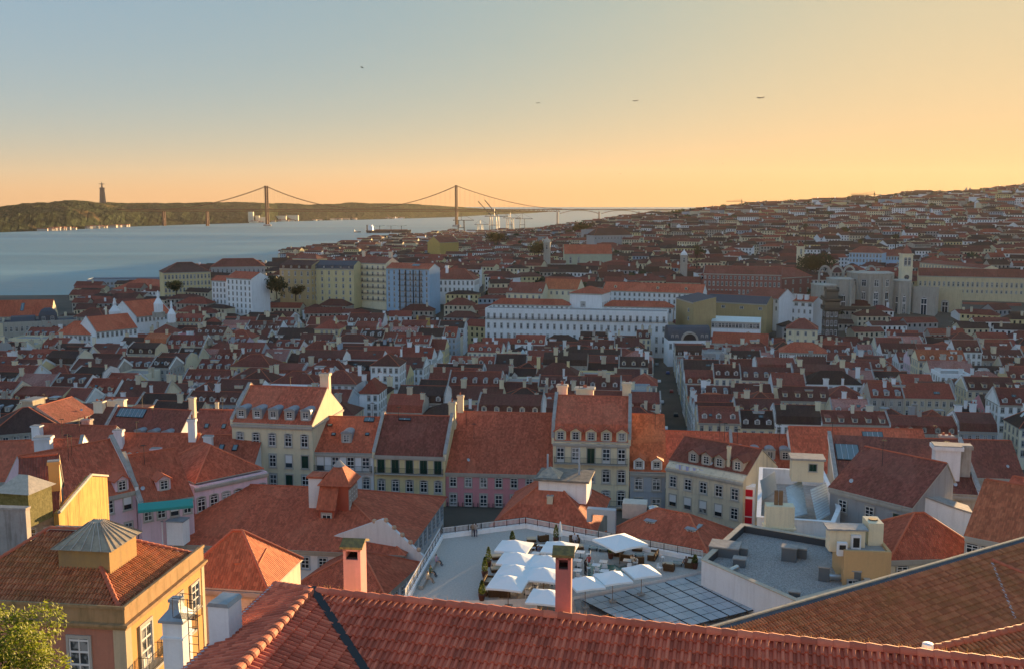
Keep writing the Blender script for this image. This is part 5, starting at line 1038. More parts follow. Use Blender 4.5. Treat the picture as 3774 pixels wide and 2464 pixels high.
for k, (x, y, w_, d_, hh, lab) in enumerate(((745, 720, 2.6, 1.6, 1.7, 'white flat-topped shed among the air units on the apricot house'), (925, 700, 1.1, 2.4, 2.2, 'tall beige air unit with fan on top'), (815, 745, .7, .5, 1.3, 'small white air unit with square fan on the apricot house'), (725, 760, .7, .5, .8, 'low white air unit at the left of the apricot house'))):
    p = atz(2700 + x / 1.799, 1600 + y / 1.799, 67.1); E = empty('air_unit', p, R(-5), lab, 'air unit'); b = MB(); b.box(-w_ / 2 * 1.3, w_ / 2 * 1.3, -d_ / 2, d_ / 2, -.6, hh - .1); b.build('casing', [CREAM if k < 2 else WHITEP], E); b = MB()
    if k == 1: b.lathe([(.45, hh - .1), (.45, hh + .02), (0, hh + .02)], 14); b.build('fan', [IRON], E)
    elif k == 0: b.box(-w_ * .75, w_ * .75, -d_ * .65, d_ * .65, hh - .1, hh + .05); b.build('lid', [ZINC], E)
    else: b.box(-.3, .3, -d_ / 2 - .02, -d_ / 2, .05, hh - .3); b.build('fan', [IRON], E)
E = empty('white_block', aty(3465, 1905, 112), R(-14), 'white rounded chimney block with sunlit sloping top', 'chimney'); b = MB(); b.prism([(-3.0, -2), (3.2, -2), (3.2, 1.0), (1.0, 1.6), (-2.6, 2.8), (-3.0, 2.4)], 'y', -1.2, 1.6); b.build('shaft', [WHITE], E); b = MB(); b.prism([(-3.05, 2.42), (-2.62, 2.82), (1.0, 1.62), (3.25, 1.02), (3.25, 1.2), (1.0, 1.8), (-2.6, 3.0), (-3.05, 2.6)], 'y', -1.3, 1.7); b.build('coping', [CONC], E)
E = empty('awning', aty(610, 1852, 119), R(20), 'teal striped awning over a narrow balcony', 'awning'); b = MB(); b.prism([(-1.1, -.4), (-1.1, -.3), (0, .3), (0, .2)], 'x', -3.2, 3.2); b.build('canvas', [TEAL], E); b = MB(); b.box(-3.2, 3.2, -1.12, -1.08, -.62, -.4); b.build('valance', [TEAL], E)
E = empty('weathered_wall', aty(0, 1990, 66), R(-6), 'tall weathered wall with peeling grey render at the left edge', 'wall'); b = MB(); b.box(-3, 2.0, 0, .5, -14, 2.2); b.build('panel', [plaster('peeling_render', (.45, .43, .40), .9, scale=.9, dirt=(.10, .08, .06))], E); b = MB(); b.box(-3.05, 2.05, -.05, .55, 2.2, 2.35); b.build('coping', [CONC], E)
E = empty('flat_outhouse', aty(205, 2050, 68), R(-6), 'grey outhouse with sloping green-grey roof beside the lantern', 'outhouse'); b = MB(); b.box(-1.2, 1.9, 0, 2.5, -6, 1.2); b.build('wall', [OLDWALL], E); b = MB(); b.box(-1.4, 2.1, -.2, 2.7, 1.2, 1.4); b.build('roof', [rough_mat('green_slate', (.10, .15, .14), (.2, .25, .23), 2)], E)
# laundry line on the beige block
E = empty('laundry_line', aty(2480, 1706, 146.5), R(-26), 'washing line hung with white and lilac laundry above the beige block', 'laundry'); b = MB(); b.tube((0, 0, 0), (6.5, 0, -.7), .02, n=4); b.build('line', [IRON], E)
for k in range(11): b = MB(); x = .4 + k * .55; w_ = random.uniform(.3, .5); b.box(x, x + w_, -.02, .02, -.72 - .1 * x + random.uniform(-.1, .15), -.1 * x - .02); b.build('cloth', [(WHITEP, simple('lilac_cloth', (.4, .4, .62), .9))[k % 2]], E)

HIDE_NEAR = dict(HIDE); OCCLOG.clear()
# ------------------------------------------------------------------ landmarks of the lower town and the hill beyond
F = 'far'
TAN = plaster('tan_render', (.46, .36, .19), .3); PALEB = plaster('pale_blue_panel', (.40, .48, .55), .2); PGREEN = plaster('pale_green_render', (.52, .56, .42), .3)
def lm(name, label, L, Rr, Y, h, d, wall, roofm, cat='building', **kw): kw.setdefault('far', True); return hp(name, label, L, Rr, Y, h, d, wall, roofm, cat=cat, **kw)
lm('long_white_block', 'very long white block with two rows of tall windows and a roof garden', (1788, 1138), (2460, 1152), 600, 30, 15, WHITE, CONC, roof='flat', parapet=.5, rows=[(2.6, 28, 1.25, 3.2, F, 2), (8.4, 27, 1.25, 3.0, F), (14.5, 27, 1.25, 3.2, F), (20.5, 27, 1.25, 3, F)])
lm('penthouse', 'left set-back storey with red roof on top of the long white block', (1812, 1120), (2098, 1126), 610, 4.5, 10, WHITE, T_MID, roof='hip', rise=3.0, rows=[(.7, 16, 1.2, 2.6, F)])
lm('penthouse', 'right set-back storey with red roof on top of the long white block', (2222, 1128), (2480, 1134), 604, 4.5, 10, WHITE, T_MID, roof='hip', rise=3.0, rows=[(.7, 13, 1.2, 2.6, F)])
lm('tower_block', 'plain white cube with red pyramid roof rising behind the long white block', (2100, 1080), (2218, 1084), 607, 13, 19, WHITE, T_MID, roof='hip', rise=3.6, rows=[(5.5, (.42,), 2.6, 6.5, F)], side='R', siderows=[(5.5, 4, 1.2, 2.8, F)])
lm('house', 'long white hillside building with red roof and three rows of windows', (2222, 1070), (2590, 1082), 655, 16, 14, WHITE, T_MID, rise=5.0, rows=[(1.2, 20, 1.1, 1.9, F), (4.8, 20, 1.1, 2.4, F), (9, 20, 1.1, 2.4, F)], dorm=((.12, .55, .83), 'gable', .35, CREAM, T_MID, F))
lm('house', 'cream house with an orange-brown roof left of the white cube', (2000, 1064), (2128, 1068), 650, 12, 16, CREAM, T_ORG, rise=6.0, rows=[(1.5, 6, 1.2, 2.0, F)])
lm('house', 'brown-roofed house behind the left end of the long white block', (1866, 1078), (1999, 1082), 645, 11, 15, CREAM, T_BRN, rise=6.0, rows=[(1.5, 6, 1.2, 2.0, F)], dorm=((.1, .92), 'gable', .2, WHITE, T_BRN, F))
b_ = lm('apartment_block', 'sky-blue apartment block with a dark grid of balconies', (1423, 988), (1582, 993), 700, 30, 15, BLUEW, T_MID, rise=3.2, rows=[(1.6 + k * 3.9, 8, 1.15, 2.5, F) for k in range(7)], skylights=[(.62, .5, 6, 3)])
for k in range(7): put('balcony', balcony_mesh(20, True), b_, (20, 0, 30 - 4.4 - k * 3.9))
for x in (11, 16, 22, 27): q = MB(); q.box(x, x + .35, -.8, -.02, 0, 29); q.build('dark_column', [DARKMETAL], b_)
lm('apartment_block', 'tan block with dark mansard roof and five bays of windows', (1030, 990), (1146, 993), 715, 26, 22, TAN, T_DRK, roof='mansard', rise=3, rows=[(1.8, 5, 1.3, 3, F), (7.4, 5, 1.3, 3, F), (13, 5, 1.4, 3, F), (18.6, 4, 1.3, 2.4, F)], dorm=(4, 'gable', .2, TAN, SLATE, F), side='R', siderows=[(1.8 + k * 5.6, 6, 1.2, 2.8, F) for k in range(4)])
lm('apartment_block', 'pale yellow block with slate mansard beside the tan block', (1148, 990), (1303, 993), 712, 24, 16, YELLOW, SLATE, roof='mansard', rise=3, rows=[(1.6 + k * 4.6, 6, 1.25, 2.6, F) for k in range(5)], dorm=(5, 'gable', .2, SLATE, SLATE, F))
lm('apartment_block', 'tall cream block between the slate mansard and the sky-blue block', (1305, 968), (1422, 972), 718, 29, 16, CREAM, T_BRN, rise=4, rows=[(2 + k * 4.4, 6, 1.2, 2.4, F, 2) for k in range(6)], chim=[(.95, .5, 3, 2.5, BEIGE, 2), (.1, .5, 3, 2, BEIGE, 2)])
lm('house', 'white building with lilac tint and dark hipped roof right of the sky-blue block', (1585, 1028), (1748, 1030), 720, 16, 18, WHITE, T_BRN, roof='hip', rise=7, rows=[(1.5, 10, 1.2, 2.6, F), (6.5, 10, 1.2, 2.6, F)], side='R', siderows=[(1.5, 6, 1.2, 2.6, F)], chim=[(.35, .3, 4, 2, WHITE, 0)])
lm('corner_building', 'yellow riverside building with long dark hipped roof', (602, 1006), (776, 1001), 760, 22, 24, YELLOW, T_DRK, roof='hip', rise=7, rows=[(2 + k * 5, 13, 1.3, 3, F) for k in range(4)], skylights=())
lm('long_building', 'grey-white building with brown roof right of the yellow riverside building', (778, 984), (976, 981), 810, 24, 18, GREYW, T_BRN, roof='hip', rise=6, rows=[(2 + k * 5, 12, 1.3, 3, F) for k in range(3)])
lm('tower_block', 'tall narrow white block with seven rows of windows and a blank cream side', (834, 1024), (926, 1029), 690, 32, 17, WHITE, T_MID, rise=4, rows=[(1.5 + k * 4, 6, 1.1, 2.3, F) for k in range(7)])
lm('narrow_house', 'narrow white house tucked left of the tall narrow block', (780, 1034), (833, 1036), 700, 24, 12, WHITE, T_MID, rise=3, rows=[(1.5 + k * 4, 4, 1.1, 2.3, F) for k in range(5)])
lm('glass_pavilion', 'pale blue waterside office block with flat roof', (320, 1034), (600, 1031), 960, 20, 25, PALEB, SLATE, roof='flat', parapet=1, rows=[(2 + k * 4.5, 20, 2.2, 2.6, F) for k in range(3)])
lm('warehouse', 'broad red-roofed market hall before the pale blue waterside block', (415, 1066), (602, 1070), 860, 10, 30, WHITE, T_MID, roof='hip', rise=8, rows=[(1, 12, 1.6, 2.5, F)])
lm('arcade_wing', 'long orange-red roof of the riverside square at the left edge', (-60, 1168), (188, 1163), 600, 15, 17, CREAM, T_RED, rise=9, rows=[(1, 14, 1.3, 2.6, F)], skylights=[(.55, .35, 2, 6)])
lm('house', 'red-roofed hall with white gable edges right of the triumphal arch', (500, 1168), (632, 1153), 570, 12, 22, WHITE, T_RED, rise=8, rows=[(1, 9, 1.2, 2.2, F)], party='LR')
lm('house', 'broad red roof with pale valley near the left edge of the lower town', (352, 1222), (506, 1206), 520, 12, 18, WHITE, T_RED, rise=7, rows=[(1, 9, 1.2, 2.2, F)], party='L')
lm('house', 'red roof with a small blue skylight left of the broad red roof', (205, 1230), (352, 1232), 525, 12, 14, WHITE, T_RED, roof='hip', rise=6, rows=[(1, 9, 1.2, 2.2, F)])
# domed block by the square
E = lm('domed_block', 'grey-roofed block with a dark four-sided dome at the left', (10, 1196), (285, 1184), 575, 15, 22, STONE, SLATE, roof='flat', parapet=1.2, rows=[(1.5, 14, 1.4, 3, F), (7, 14, 1.4, 3, F)])
b = MB(); V = []
for s, z in ((5.2, 15), (5.0, 19), (3.8, 21.5), (1.5, 23)): V += [(24 - s, 8 - s, z), (24 + s, 8 - s, z), (24 + s, 8 + s, z), (24 - s, 8 + s, z)]
b.grid(V, [(4 * j + i, 4 * j + (i + 1) % 4, 4 * j + 4 + (i + 1) % 4, 4 * j + 4 + i) for j in range(3) for i in range(4)] + [(12, 13, 14, 15)]); b.build('dome', [SLATE], E)
for x in (-2.4, 2.4): window(E, 'fararch', 24 + x, 8 - 5.15, 16, 1.6, 2.4)
b = MB(); b.prism([(4, 15.2), (20, 15.2), (17, 18.2), (7, 18.2)], 'x', 4, 17); b.build('barrel_roof', [SLATE], E)
for k, (u, v, Y, s, lab) in enumerate(((423, 1140, 560, 1.0, 'white carved crown of the triumphal arch'), (583, 1112, 575, .8, 'white statue finial on the gable of the red-roofed hall'), (632, 1150, 570, .7, 'small white finial at the gable foot of the red-roofed hall'))):
    E = empty('stone_finial', aty(u, v, Y), 0, lab, 'statue'); b = MB(); b.lathe([(3.2 * s, -6), (3.4 * s, -1), (2.6 * s, 0), (1.9 * s, 1.0), (.9 * s, 2.2), (1.1 * s, 3.4), (.6 * s, 5), (.75 * s, 5.6), (0, 6.6)], 10); b.build('carving', [WHITE], E); b = MB(); b.box(-4 * s, 4 * s, -2 * s, 2 * s, -9, -5.8); b.build('base', [STONE], E)
# right-hand landmarks
lm('long_building', 'long dull-red building with rows of white windows on the hill', (2592, 1008), (2880, 1014), 700, 22, 16, BRICKY, T_BRN, rise=5, rows=[(1.5, 18, 1.2, 2, F), (5.4, 18, 1.2, 2.8, F), (11, 18, 1.2, 2.8, F)], party='L', partym=BRICKY)
lm('house', 'dull-red gabled wing at the right end of the long dull-red building', (2882, 1024), (2992, 1018), 690, 22, 18, BRICKY, T_BRN, roof='hip', rise=6, rows=[(2, 4, 1.3, 2.6, F), (8, 4, 1.3, 2.6, F)])
lm('office_block', 'plain tan block with grey roof at the end of the long white block', (2492, 1098), (2555, 1116), 610, 20, 14, TAN, SLATE, roof='shed', rise=3, rows=[(4, (.75,), 2.2, 2, F), (9, (.75,), 2.2, 2, F)])
lm('office_block', 'wide tan block with grey metal roof among the hill houses', (2600, 1110), (2826, 1122), 622, 14, 16, TAN, SLATE, roof='gable', rise=4, rows=[(2, (.3, .6, .9), 2, 1.6, F)])
lm('glazed_hall', 'long hall with a pale glazed upper storey', (2622, 1184), (2800, 1190), 575, 13, 14, WHITE, SHEET, roof='shed', rise=1.6, rows=[(.8, 14, 1.6, 2.6, F)])
lm('house', 'long red roof with arched pediment below the glazed hall', (2624, 1262), (2830, 1270), 545, 14, 13, WHITE, T_MID, rise=5, rows=[(1.2, 10, 1.2, 2.2, F)])
E = lm('mansard_hall', 'dark slate mansard block with a great arched window', (2462, 1256), (2622, 1256), 548, 16, 15, WHITE, SLATE, roof='flat', parapet=.3, rows=[(1.5, 8, 1.3, 2.8, F)])
w_ = 24.0; b = MB(); pr = [(0, 16.3), (.5, 19), (1.6, 21.5), (3.5, 23.3), (7.5, 24), (11.5, 23.3), (13.4, 21.5), (14.5, 19), (15, 16.3)]; b.prism(pr, 'x', .2, w_ - .4); b.build('mansard_roof', [SLATE], E)
b = MB()
for k in range(12):
    a0, a1 = math.pi * k / 12, math.pi * (k + 1) / 12
    b.prism([(w_ / 2 + r * math.cos(a), 16.4 + r * math.sin(a)) for r, a in ((3.6, a0), (4.8, a0), (4.8, a1), (3.6, a1))], 'y', -.4, 1.4)
b.build('arch_surround', [STONE], E); b = MB(); b.prism([(w_ / 2 + 3.6 * math.cos(math.pi * k / 12), 16.4 + 3.6 * math.sin(math.pi * k / 12)) for k in range(13)], 'y', -.2, 1.2); b.build('arched_glass', [GLASS], E)
for x in (2.5, 5, w_ - 5, w_ - 2.5): window(E, 'fararch', x, .35, 17.2, 1.2, 2.2)
lm('house', 'white flat-roofed building with three white roof boxes', (2874, 1106), (2998, 1114), 620, 18, 14, WHITE, T_MID, roof='gable', rise=2.5, rows=[(1, 5, 2.0, 1.8, F), (5, 6, 1.1, 2.2, F), (10, 6, 1.1, 2.2, F)], chim=[(.35, .2, 2.4, 3, WHITE, 0), (.55, .2, 2.4, 3, WHITE, 0), (.75, .2, 2.4, 2.4, WHITE, 0)])
lm('house', 'row of white dormer windows under brown roof left of the three roof boxes', (2755, 1090), (2872, 1102), 630, 16, 14, WHITE, T_BRN, rise=5, rows=[(.8, 6, 1.4, 1.8, F), (5, 6, 1.1, 2.2, F)], party='R')
lm('house', 'cream block with hipped brown roof in front of the iron lift', (2898, 1210), (3014, 1214), 560, 15, 14, CREAM, T_BRN, roof='hip', rise=5, rows=[(1.5, 4, 1.2, 2.0, F), (6, 4, 1.2, 2.0, F), (10.5, 4, 1.2, 2, F)])
lm('columned_hall', 'white building with a close row of tall columns and windows', (2874, 1296), (3048, 1302), 470, 15, 13, WHITE, T_MID, roof='hip', rise=4, rows=[(.8, 17, .75, 3.2, F), (6, 8, 1.2, 2.4, F)])
lm('hillside_villa', 'bright blue villa with three rows of windows on the hillside', (3130, 930), (3252, 933), 900, 18, 16, BLUEW, T_BRN, roof='hip', rise=5, rows=[(1.5, 10, 1.4, 2.6, F), (6, 10, 1.4, 2.6, F), (11, 10, 1.4, 2.6, F)])
lm('hillside_house', 'lower blue wing beside the bright blue villa', (3253, 943), (3338, 945), 900, 12, 14, BLUEW, T_BRN, rise=5, rows=[(1, 8, 1.3, 2.4, F)])
lm('barracks', 'long cream convent building with two rows of windows and central pediment', (3385, 1016), (3850, 1026), 720, 40, 15, plaster('convent_render', (.62, .53, .34), .35), T_BRN, rise=5, rows=[(4, 26, 1.3, 3.2, F), (9.5, 26, 1.2, 2.0, F)])
E = lm('pediment', 'cream central gable with dark doorway on the long convent building', (3588, 1012), (3640, 1013), 717, 26, 3, plaster('convent_render', (.62, .53, .34), .35), T_BRN, rise=1, rows=[(2, (.5,), 1.8, 1.8, 'fararch'), (9, (.5,), 2.6, 5, 'fararch', 2)], o=.1)
lm('arcaded_house', 'pale building with one long row of small arches above the convent', (3390, 968), (3626, 990), 800, 12, 12, CREAM, T_BRN, rise=2, rows=[(1.2, 20, 1.2, 2.2, 'fararch')])
lm('annex', 'low red-roofed annex at the foot of the convent', (3552, 1140), (3770, 1144), 690, 10, 10, CREAM, T_BRN, rise=4, rows=[(1.2, 12, 1.0, 1.0, F)])
lm('annex', 'small cream annex with narrow brown roof under the convent terrace', (3576, 1168), (3715, 1172), 670, 8, 8, CREAM, T_BRN, rise=2.4, rows=[(1.2, 8, 1.0, 1.0, F)])
lm('market_shed', 'long low shed with flat pale roof below the ruined church', (3290, 1180), (3525, 1186), 660, 6, 16, BEIGE, CONC, roof='shed', rise=1.0)
lm('church_hall', 'church with wide red roof over a pale green wall', (2080, 936), (2256, 936), 930, 14, 22, PGREEN, T_MID, rise=8, rows=[(3, (.13, .3), 1.8, 6, F)])
lm('house', 'dark hipped roof of a palace behind the church with the pale green wall', (2190, 868), (2330, 866), 1250, 12, 20, GREYW, T_DRK, roof='hip', rise=9, rows=[(2, 12, 1.6, 3, F)])
lm('long_building', 'grey hilltop palace with attic storey near the bridge end', (2165, 850), (2330, 848), 1500, 22, 20, GREYW, SLATE, roof='flat', parapet=1, rows=[(3, 16, 2, 4, F), (11, 16, 2, 4, F)])
lm('house', 'yellow gabled warehouse near the water with red roof', (1620, 895), (1690, 892), 1500, 22, 25, OCHRE, T_BRN, rise=9, rows=[])
lm('house', 'pale yellow house with low hipped roof on the river edge', (1078, 952), (1168, 955), 900, 14, 14, YELLOW, T_BRN, roof='hip', rise=4, rows=[(4, 7, 1.3, 1.6, F)])
def bell_tower(label, u, v, Y, s, wall, top):
    E = empty('bell_tower', aty(u, v, Y), R(-6), label, 'tower'); b = MB(); b.box(-3 * s, 3 * s, -3 * s, 3 * s, -16 * s, 7 * s); b.box(-3.4 * s, 3.4 * s, -3.4 * s, 3.4 * s, -.6 * s, 0); b.box(-3.5 * s, 3.5 * s, -3.5 * s, 3.5 * s, 7 * s, 7.8 * s); b.build('shaft', [wall], E)
    b = MB(); b.lathe([(3.2 * s, 7.8 * s), (2.6 * s, 9.5 * s), (1.2 * s, 11 * s), (.5 * s, 12 * s), (0, 13.5 * s)], 8); b.build('cupola', [top], E)
    for x in ((0,) if s < 1.1 else (-1.3, 1.3)): window(E, 'fararch', x, -3.02 * s, 1.2 * s, 1.4 * s, 4.2 * s); window(E, 'fararch', 3.02 * s, x, 1.2 * s, 1.4 * s, 4.2 * s, R(90))
    return E
bell_tower('white belfry with curved cap among the hill roofs', 2520, 972, 760, .85, STONE, WHITE)
bell_tower('square stone church tower with pointed cap left of the green-walled church', 2016, 925, 900, 1.0, STONE, STONE)
E = bell_tower('cream bell tower with red pyramid cap above the ruined church', 3338, 985, 715, 1.25, CREAM, T_BRN)
b = MB(); b.lathe([(0, -.1), (1.7, -.1), (1.7, .1), (0, .1)], 16); o = b.build('clock', [SLATE], E, (0, -3.85, -7)); o.rotation_euler = (R(90), 0, 0)
bell_tower('small cream bell tower left of the blue villa', 2950, 940, 820, .9, CREAM, T_BRN)
# ruined gothic church
def apse(label, u0, u1, vt, Y, hh, nb):
    p, q = aty(u0, vt, Y), aty(u1, vt, Y); r = (q.x - p.x) / 2; E = empty('gothic_apse', ((p.x + q.x) / 2, Y + r * .6, p.z - hh), R(-6), label, 'church'); b = MB(); n = nb * 2
    A_ = [math.pi + math.pi * k / nb for k in range(nb + 1)]; pts = [(r * math.cos(a), r * math.sin(a)) for a in A_] + [(r, 14), (-r, 14)]; b.prism(pts, 'z', -8, hh); b.prism([(x * 1.05, y * 1.05 if y < 0 else y) for x, y in pts], 'z', hh, hh + .9); b.build('wall', [STONE], E)
    for a in A_: x, y = r * math.cos(a), r * math.sin(a); b = MB(); M = Matrix.Rotation(a + math.pi / 2, 4, 'Z'); M.translation = (x, y, 0); b.box(-.7, .7, -1.6, .3, -8, hh * .86, 0, M); b.box(-.6, .6, -1.0, .3, hh * .86, hh * .98, 0, M); b.build('buttress', [STONE], E)
    for k in range(nb):
        a = (A_[k] + A_[k + 1]) / 2; rr = r * math.cos(math.pi / nb / 2); w_ = 2 * r * math.sin(math.pi / nb / 2) * .38
        window(E, 'fararch', rr * math.cos(a), rr * math.sin(a), hh * .22, w_, hh * .48, a + math.pi / 2)
        if nb > 3: window(E, 'fararch', rr * math.cos(a), rr * math.sin(a), hh * .78, w_, hh * .13, a + math.pi / 2)
    return E
apse('tall ruined gothic apse with slender windows and buttresses', 3156, 3304, 1012, 676, 36, 5)
apse('side chapel apse left of the tall ruined apse', 3070, 3152, 1034, 668, 30, 3)
apse('lower side chapel of the ruined church beside the iron lift', 3012, 3090, 1056, 660, 25, 3)
apse('side chapel apse between the tall apse and the clock wall', 3305, 3365, 1040, 672, 30, 3)
lm('church_wall', 'right wall of the ruined church with one large pointed window', (3366, 1062), (3450, 1066), 672, 26, 8, STONE, CONC, roof='flat', rows=[(6, (.5,), 4, 13, 'fararch')])
lm('church_wall', 'cream wall with tall barred window beside the convent', (3450, 1070), (3540, 1074), 676, 26, 8, plaster('convent_render', (.62, .53, .34), .35), CONC, roof='flat', rows=[(7, (.4,), 4, 10, 'fararch')])
for k, (u, lab) in enumerate(((3040, 'first bare arch of the roofless nave'), (3085, 'second bare arch of the roofless nave'), (3130, 'third bare arch of the roofless nave'), (3210, 'bare arch of the roofless nave right of the others'))):
    E = empty('ruined_arch', aty(u, 1010, 700), R(-6), lab, 'arch', 'bare arches of the ruined nave'); b = MB()
    for i in range(10):
        a0, a1 = math.pi * i / 10, math.pi * (i + 1) / 10; b.prism([(r * math.cos(a), r * 1.4 * math.sin(a)) for r, a in ((3.4, a0), (4.4, a0), (4.4, a1), (3.4, a1))], 'y', -.6, .6)
    b.build('arch_ring', [STONE], E)
    for x in (-3.9, 3.9): b = MB(); b.box(x - .6, x + .6, -.8, .8, -14, 0); b.build('pier', [STONE], E)
# iron street lift
IRONB = simple('lift_iron', (.11, .095, .075), .6, .3)
E = empty('iron_street_lift', aty(3056, 1283, 600), R(-6), 'tall ornate iron lift tower with wide viewing platforms', 'lift tower'); zt = aty(3056, 1140, 600).z - E.location.z; s = 3.6
b = MB()
for x in (-s, -s / 3, s / 3, s):
    for y in (-s, s): b.box(x - .28, x + .28, y - .28, y + .28, -14, zt)
for y in (-s / 3, s / 3):
    for x in (-s, s): b.box(x - .28, x + .28, y - .28, y + .28, -14, zt)
b.build('lattice_frame', [IRONB], E)
nz = 5
for k in range(nz + 1): z = -4 + (zt + 4) * k / nz; b = MB(); b.box(-s - .5, s + .5, -s - .5, s + .5, z - .5, z + .25); b.build('floor_band', [IRONB], E)
for k in range(nz):
    z = -4 + (zt + 4) * (k + .5) / nz
    for x in (-s * .66, 0, s * .66): window(E, 'fararchdark', x, -s - .05, z - 1.2, 1.5, 3.2); window(E, 'fararchdark', -s - .05, x, z - 1.2, 1.5, 3.2, R(-90))
for r, z0, z1, nm in ((7.2, zt, zt + 1.4, 'platform'), (7.6, zt + 5.6, zt + 6.8, 'platform'), (5.4, zt + 11.2, zt + 12.2, 'platform')): b = MB(); b.lathe([(s, z0 - 1.8), (r, z0), (r, z1), (0, z1)], 4); b.build(nm, [IRONB], E, None, R(45))
b = MB(); b.box(-4.2, 4.2, -4.2, 4.2, zt + 1.4, zt + 5.6); b.box(-3.4, 3.4, -3.4, 3.4, zt + 6.8, zt + 11.2); b.build('cabin', [plaster('lift_panel', (.20, .17, .13), .4)], E)
for zz, rr, nn in ((zt + 1.4, 7.2, 20), (zt + 6.8, 7.4, 20), (zt + 12.2, 5.2, 16)):
    b = MB(); f = rr * .7
    for i in range(nn):
        t = -f + 2 * f * i / (nn - 1)
        for x, y in ((t, -f), (t, f), (-f, t), (f, t)): b.box(x - .06, x + .06, y - .06, y + .06, zz, zz + 1.2)
    for y in (-f, f): b.box(-f, f, y - .08, y + .08, zz + 1.1, zz + 1.25); b.box(y - .08, y + .08, -f, f, zz + 1.1, zz + 1.25)
    b.build('railing', [IRONB], E)['kind'] = 'stuff'
b = MB(); b.box(5, 26, -1.2, 1.2, zt + .2, zt + .9); b.box(5, 26, -1.3, -1.1, zt + .9, zt + 2); b.build('walkway', [IRONB], E)

# ------------------------------------------------------------------ trees
def tree(name, label, base, hh, r, leaf, n=900, group=None, size=.35, trunk=.25, flat=1.0):
    E = empty(name, base, random.uniform(0, 6), label, 'tree', group); b = MB(); b.tube((0, 0, -1), (0, 0, hh * .5), trunk, trunk * .6, 7)
    for k in range(6): a = k * 1.05 + random.random(); b.tube((0, 0, hh * (.3 + .03 * k)), (math.cos(a) * r * .6, math.sin(a) * r * .6, hh * (.62 + .05 * k)), trunk * .45, trunk * .15, 5)
    b.build('trunk', [BARK], E); b = MB(); cl = [(random.gauss(0, .42) * r, random.gauss(0, .42) * r, hh * random.uniform(.5, .95), r * random.uniform(.25, .48)) for _ in range(16)]
    for k in range(n):
        cx_, cy2, cz, cr = random.choice(cl); v = Vector((random.gauss(0, 1), random.gauss(0, 1), random.gauss(0, 1) * flat)).normalized() * cr * random.uniform(.6, 1.05); c = Vector((cx_, cy2, cz)) + v
        a1 = Vector((random.gauss(0, 1), random.gauss(0, 1), random.gauss(0, 1))).normalized() * size * random.uniform(.5, 1); a2 = a1.orthogonal().normalized() * size * .45; b.poly([c - a1, c + a2, c + a1, c - a2])
    b.build('crown', [leaf], E); return E
tree('leafy_tree', 'sunlit yellow-green tree in the lower left corner', aty(60, 2464, 42) - Vector((.3, 0, 6.6)), 9.0, 2.9, LEAFY, 9000, size=.15)
tree('leafy_tree', 'darker olive-green tree at the left edge below the weathered wall', aty(45, 2130, 71) - Vector((1.0, 0, 4.5)), 7.0, 2.6, LEAF, 4000, size=.18)
for u, v, Y, hh, r, lab in ((1020, 1098, 690, 13, 9, 'dark round tree at the foot of the tan block, left one'), (1090, 1106, 690, 9, 6, 'dark round tree at the foot of the tan block, right one'), (650, 1082, 740, 8, 7, 'dark shrubby trees before the yellow riverside building'), (1830, 900, 1500, 13, 15, 'dark mass of park trees near the river'), (1985, 945, 900, 11, 9, 'dark tree beside the square stone church tower'), (2568, 985, 800, 19, 4.5, 'tall dark cypress beside the white belfry'), (2985, 1010, 740, 12, 12, 'bare-looking trees left of the ruined church'), (2140, 862, 1700, 13, 22, 'wooded knoll by the bridge approach')):
    p = aty(u, v, Y); tree('dark_tree', lab, p, hh, r, LEAFD, 1300, 'dark trees in the city', size=max(.5, r * .11), trunk=.5)
def palm(label, u, v, Y, hh):
    p = aty(u, v, Y); E = empty('palm_tree', p - Vector((0, 0, hh)), 0, label, 'tree', 'palms on the hillside'); b = MB(); b.tube((0, 0, -3), (0, 0, hh), .55, .4, 7); b.build('trunk', [BARK], E); b = MB()
    for k in range(46):
        a = random.uniform(0, 6.28); e = random.uniform(-.5, 1.1); L = random.uniform(4, 5.5); P = Vector((0, 0, hh)); d = Vector((math.cos(a), math.sin(a), e)).normalized(); sd = Vector((-math.sin(a), math.cos(a), 0)) * .45
        for j in range(4): Q = P + d * L / 4; d = (d + Vector((0, 0, -.34))).normalized(); b.poly([P - sd, P + sd, Q + sd * .8, Q - sd * .8]); P = Q; sd = sd * .85
    b.build('crown', [LEAFD], E)
palm('tall palm on the hillside right of the blue villa, nearer the sky', 2970, 830, 1000, 16); palm('tall palm standing behind the blue villa roof', 3302, 868, 960, 16)

# ------------------------------------------------------------------ the terraced houses of the lower town
ROT = R(-7); e1 = Vector((math.cos(ROT), math.sin(ROT), 0)); e2 = Vector((-math.sin(ROT), math.cos(ROT), 0)); STREETS = [-413, -306, -199, -91, 16, 124, 231, 339]
WALLS = [(WHITE, 'white', 4), (PALEB, 'pale blue', 1), (CREAM, 'cream', 5), (YELLOW, 'pale yellow', 3), (GREYW, 'grey', 2), (BEIGE, 'beige', 3), (LILAC, 'lilac', .7), (BLUEGREY, 'blue-grey', .8), (PINK, 'pink', .5), (OLDWALL, 'weathered', 2), (OCHRE, 'ochre', .5), (PALEB, 'pale blue', 1)]
F_RED = tile_mat('town_red_tiles', (.34, .078, .048), .35); F_MID = tile_mat('town_russet_tiles', (.25, .066, .045), .45); F_BRN = tile_mat('town_brown_tiles', (.16, .054, .040), .5); F_DRK = tile_mat('town_dark_tiles', (.07, .037, .030), .5)
CLEAN = plaster('town_white', (.88, .89, .89), .14); CLEANC = plaster('town_cream', (.84, .77, .60), .16)
ROOFS = [(F_RED, 'bright red', 2.5), (F_MID, 'red', 5), (F_BRN, 'brown', 6), (F_DRK, 'dark brown', 5), (T_ORG, 'orange', .5), (T_ROSE, 'pinkish', .7)]
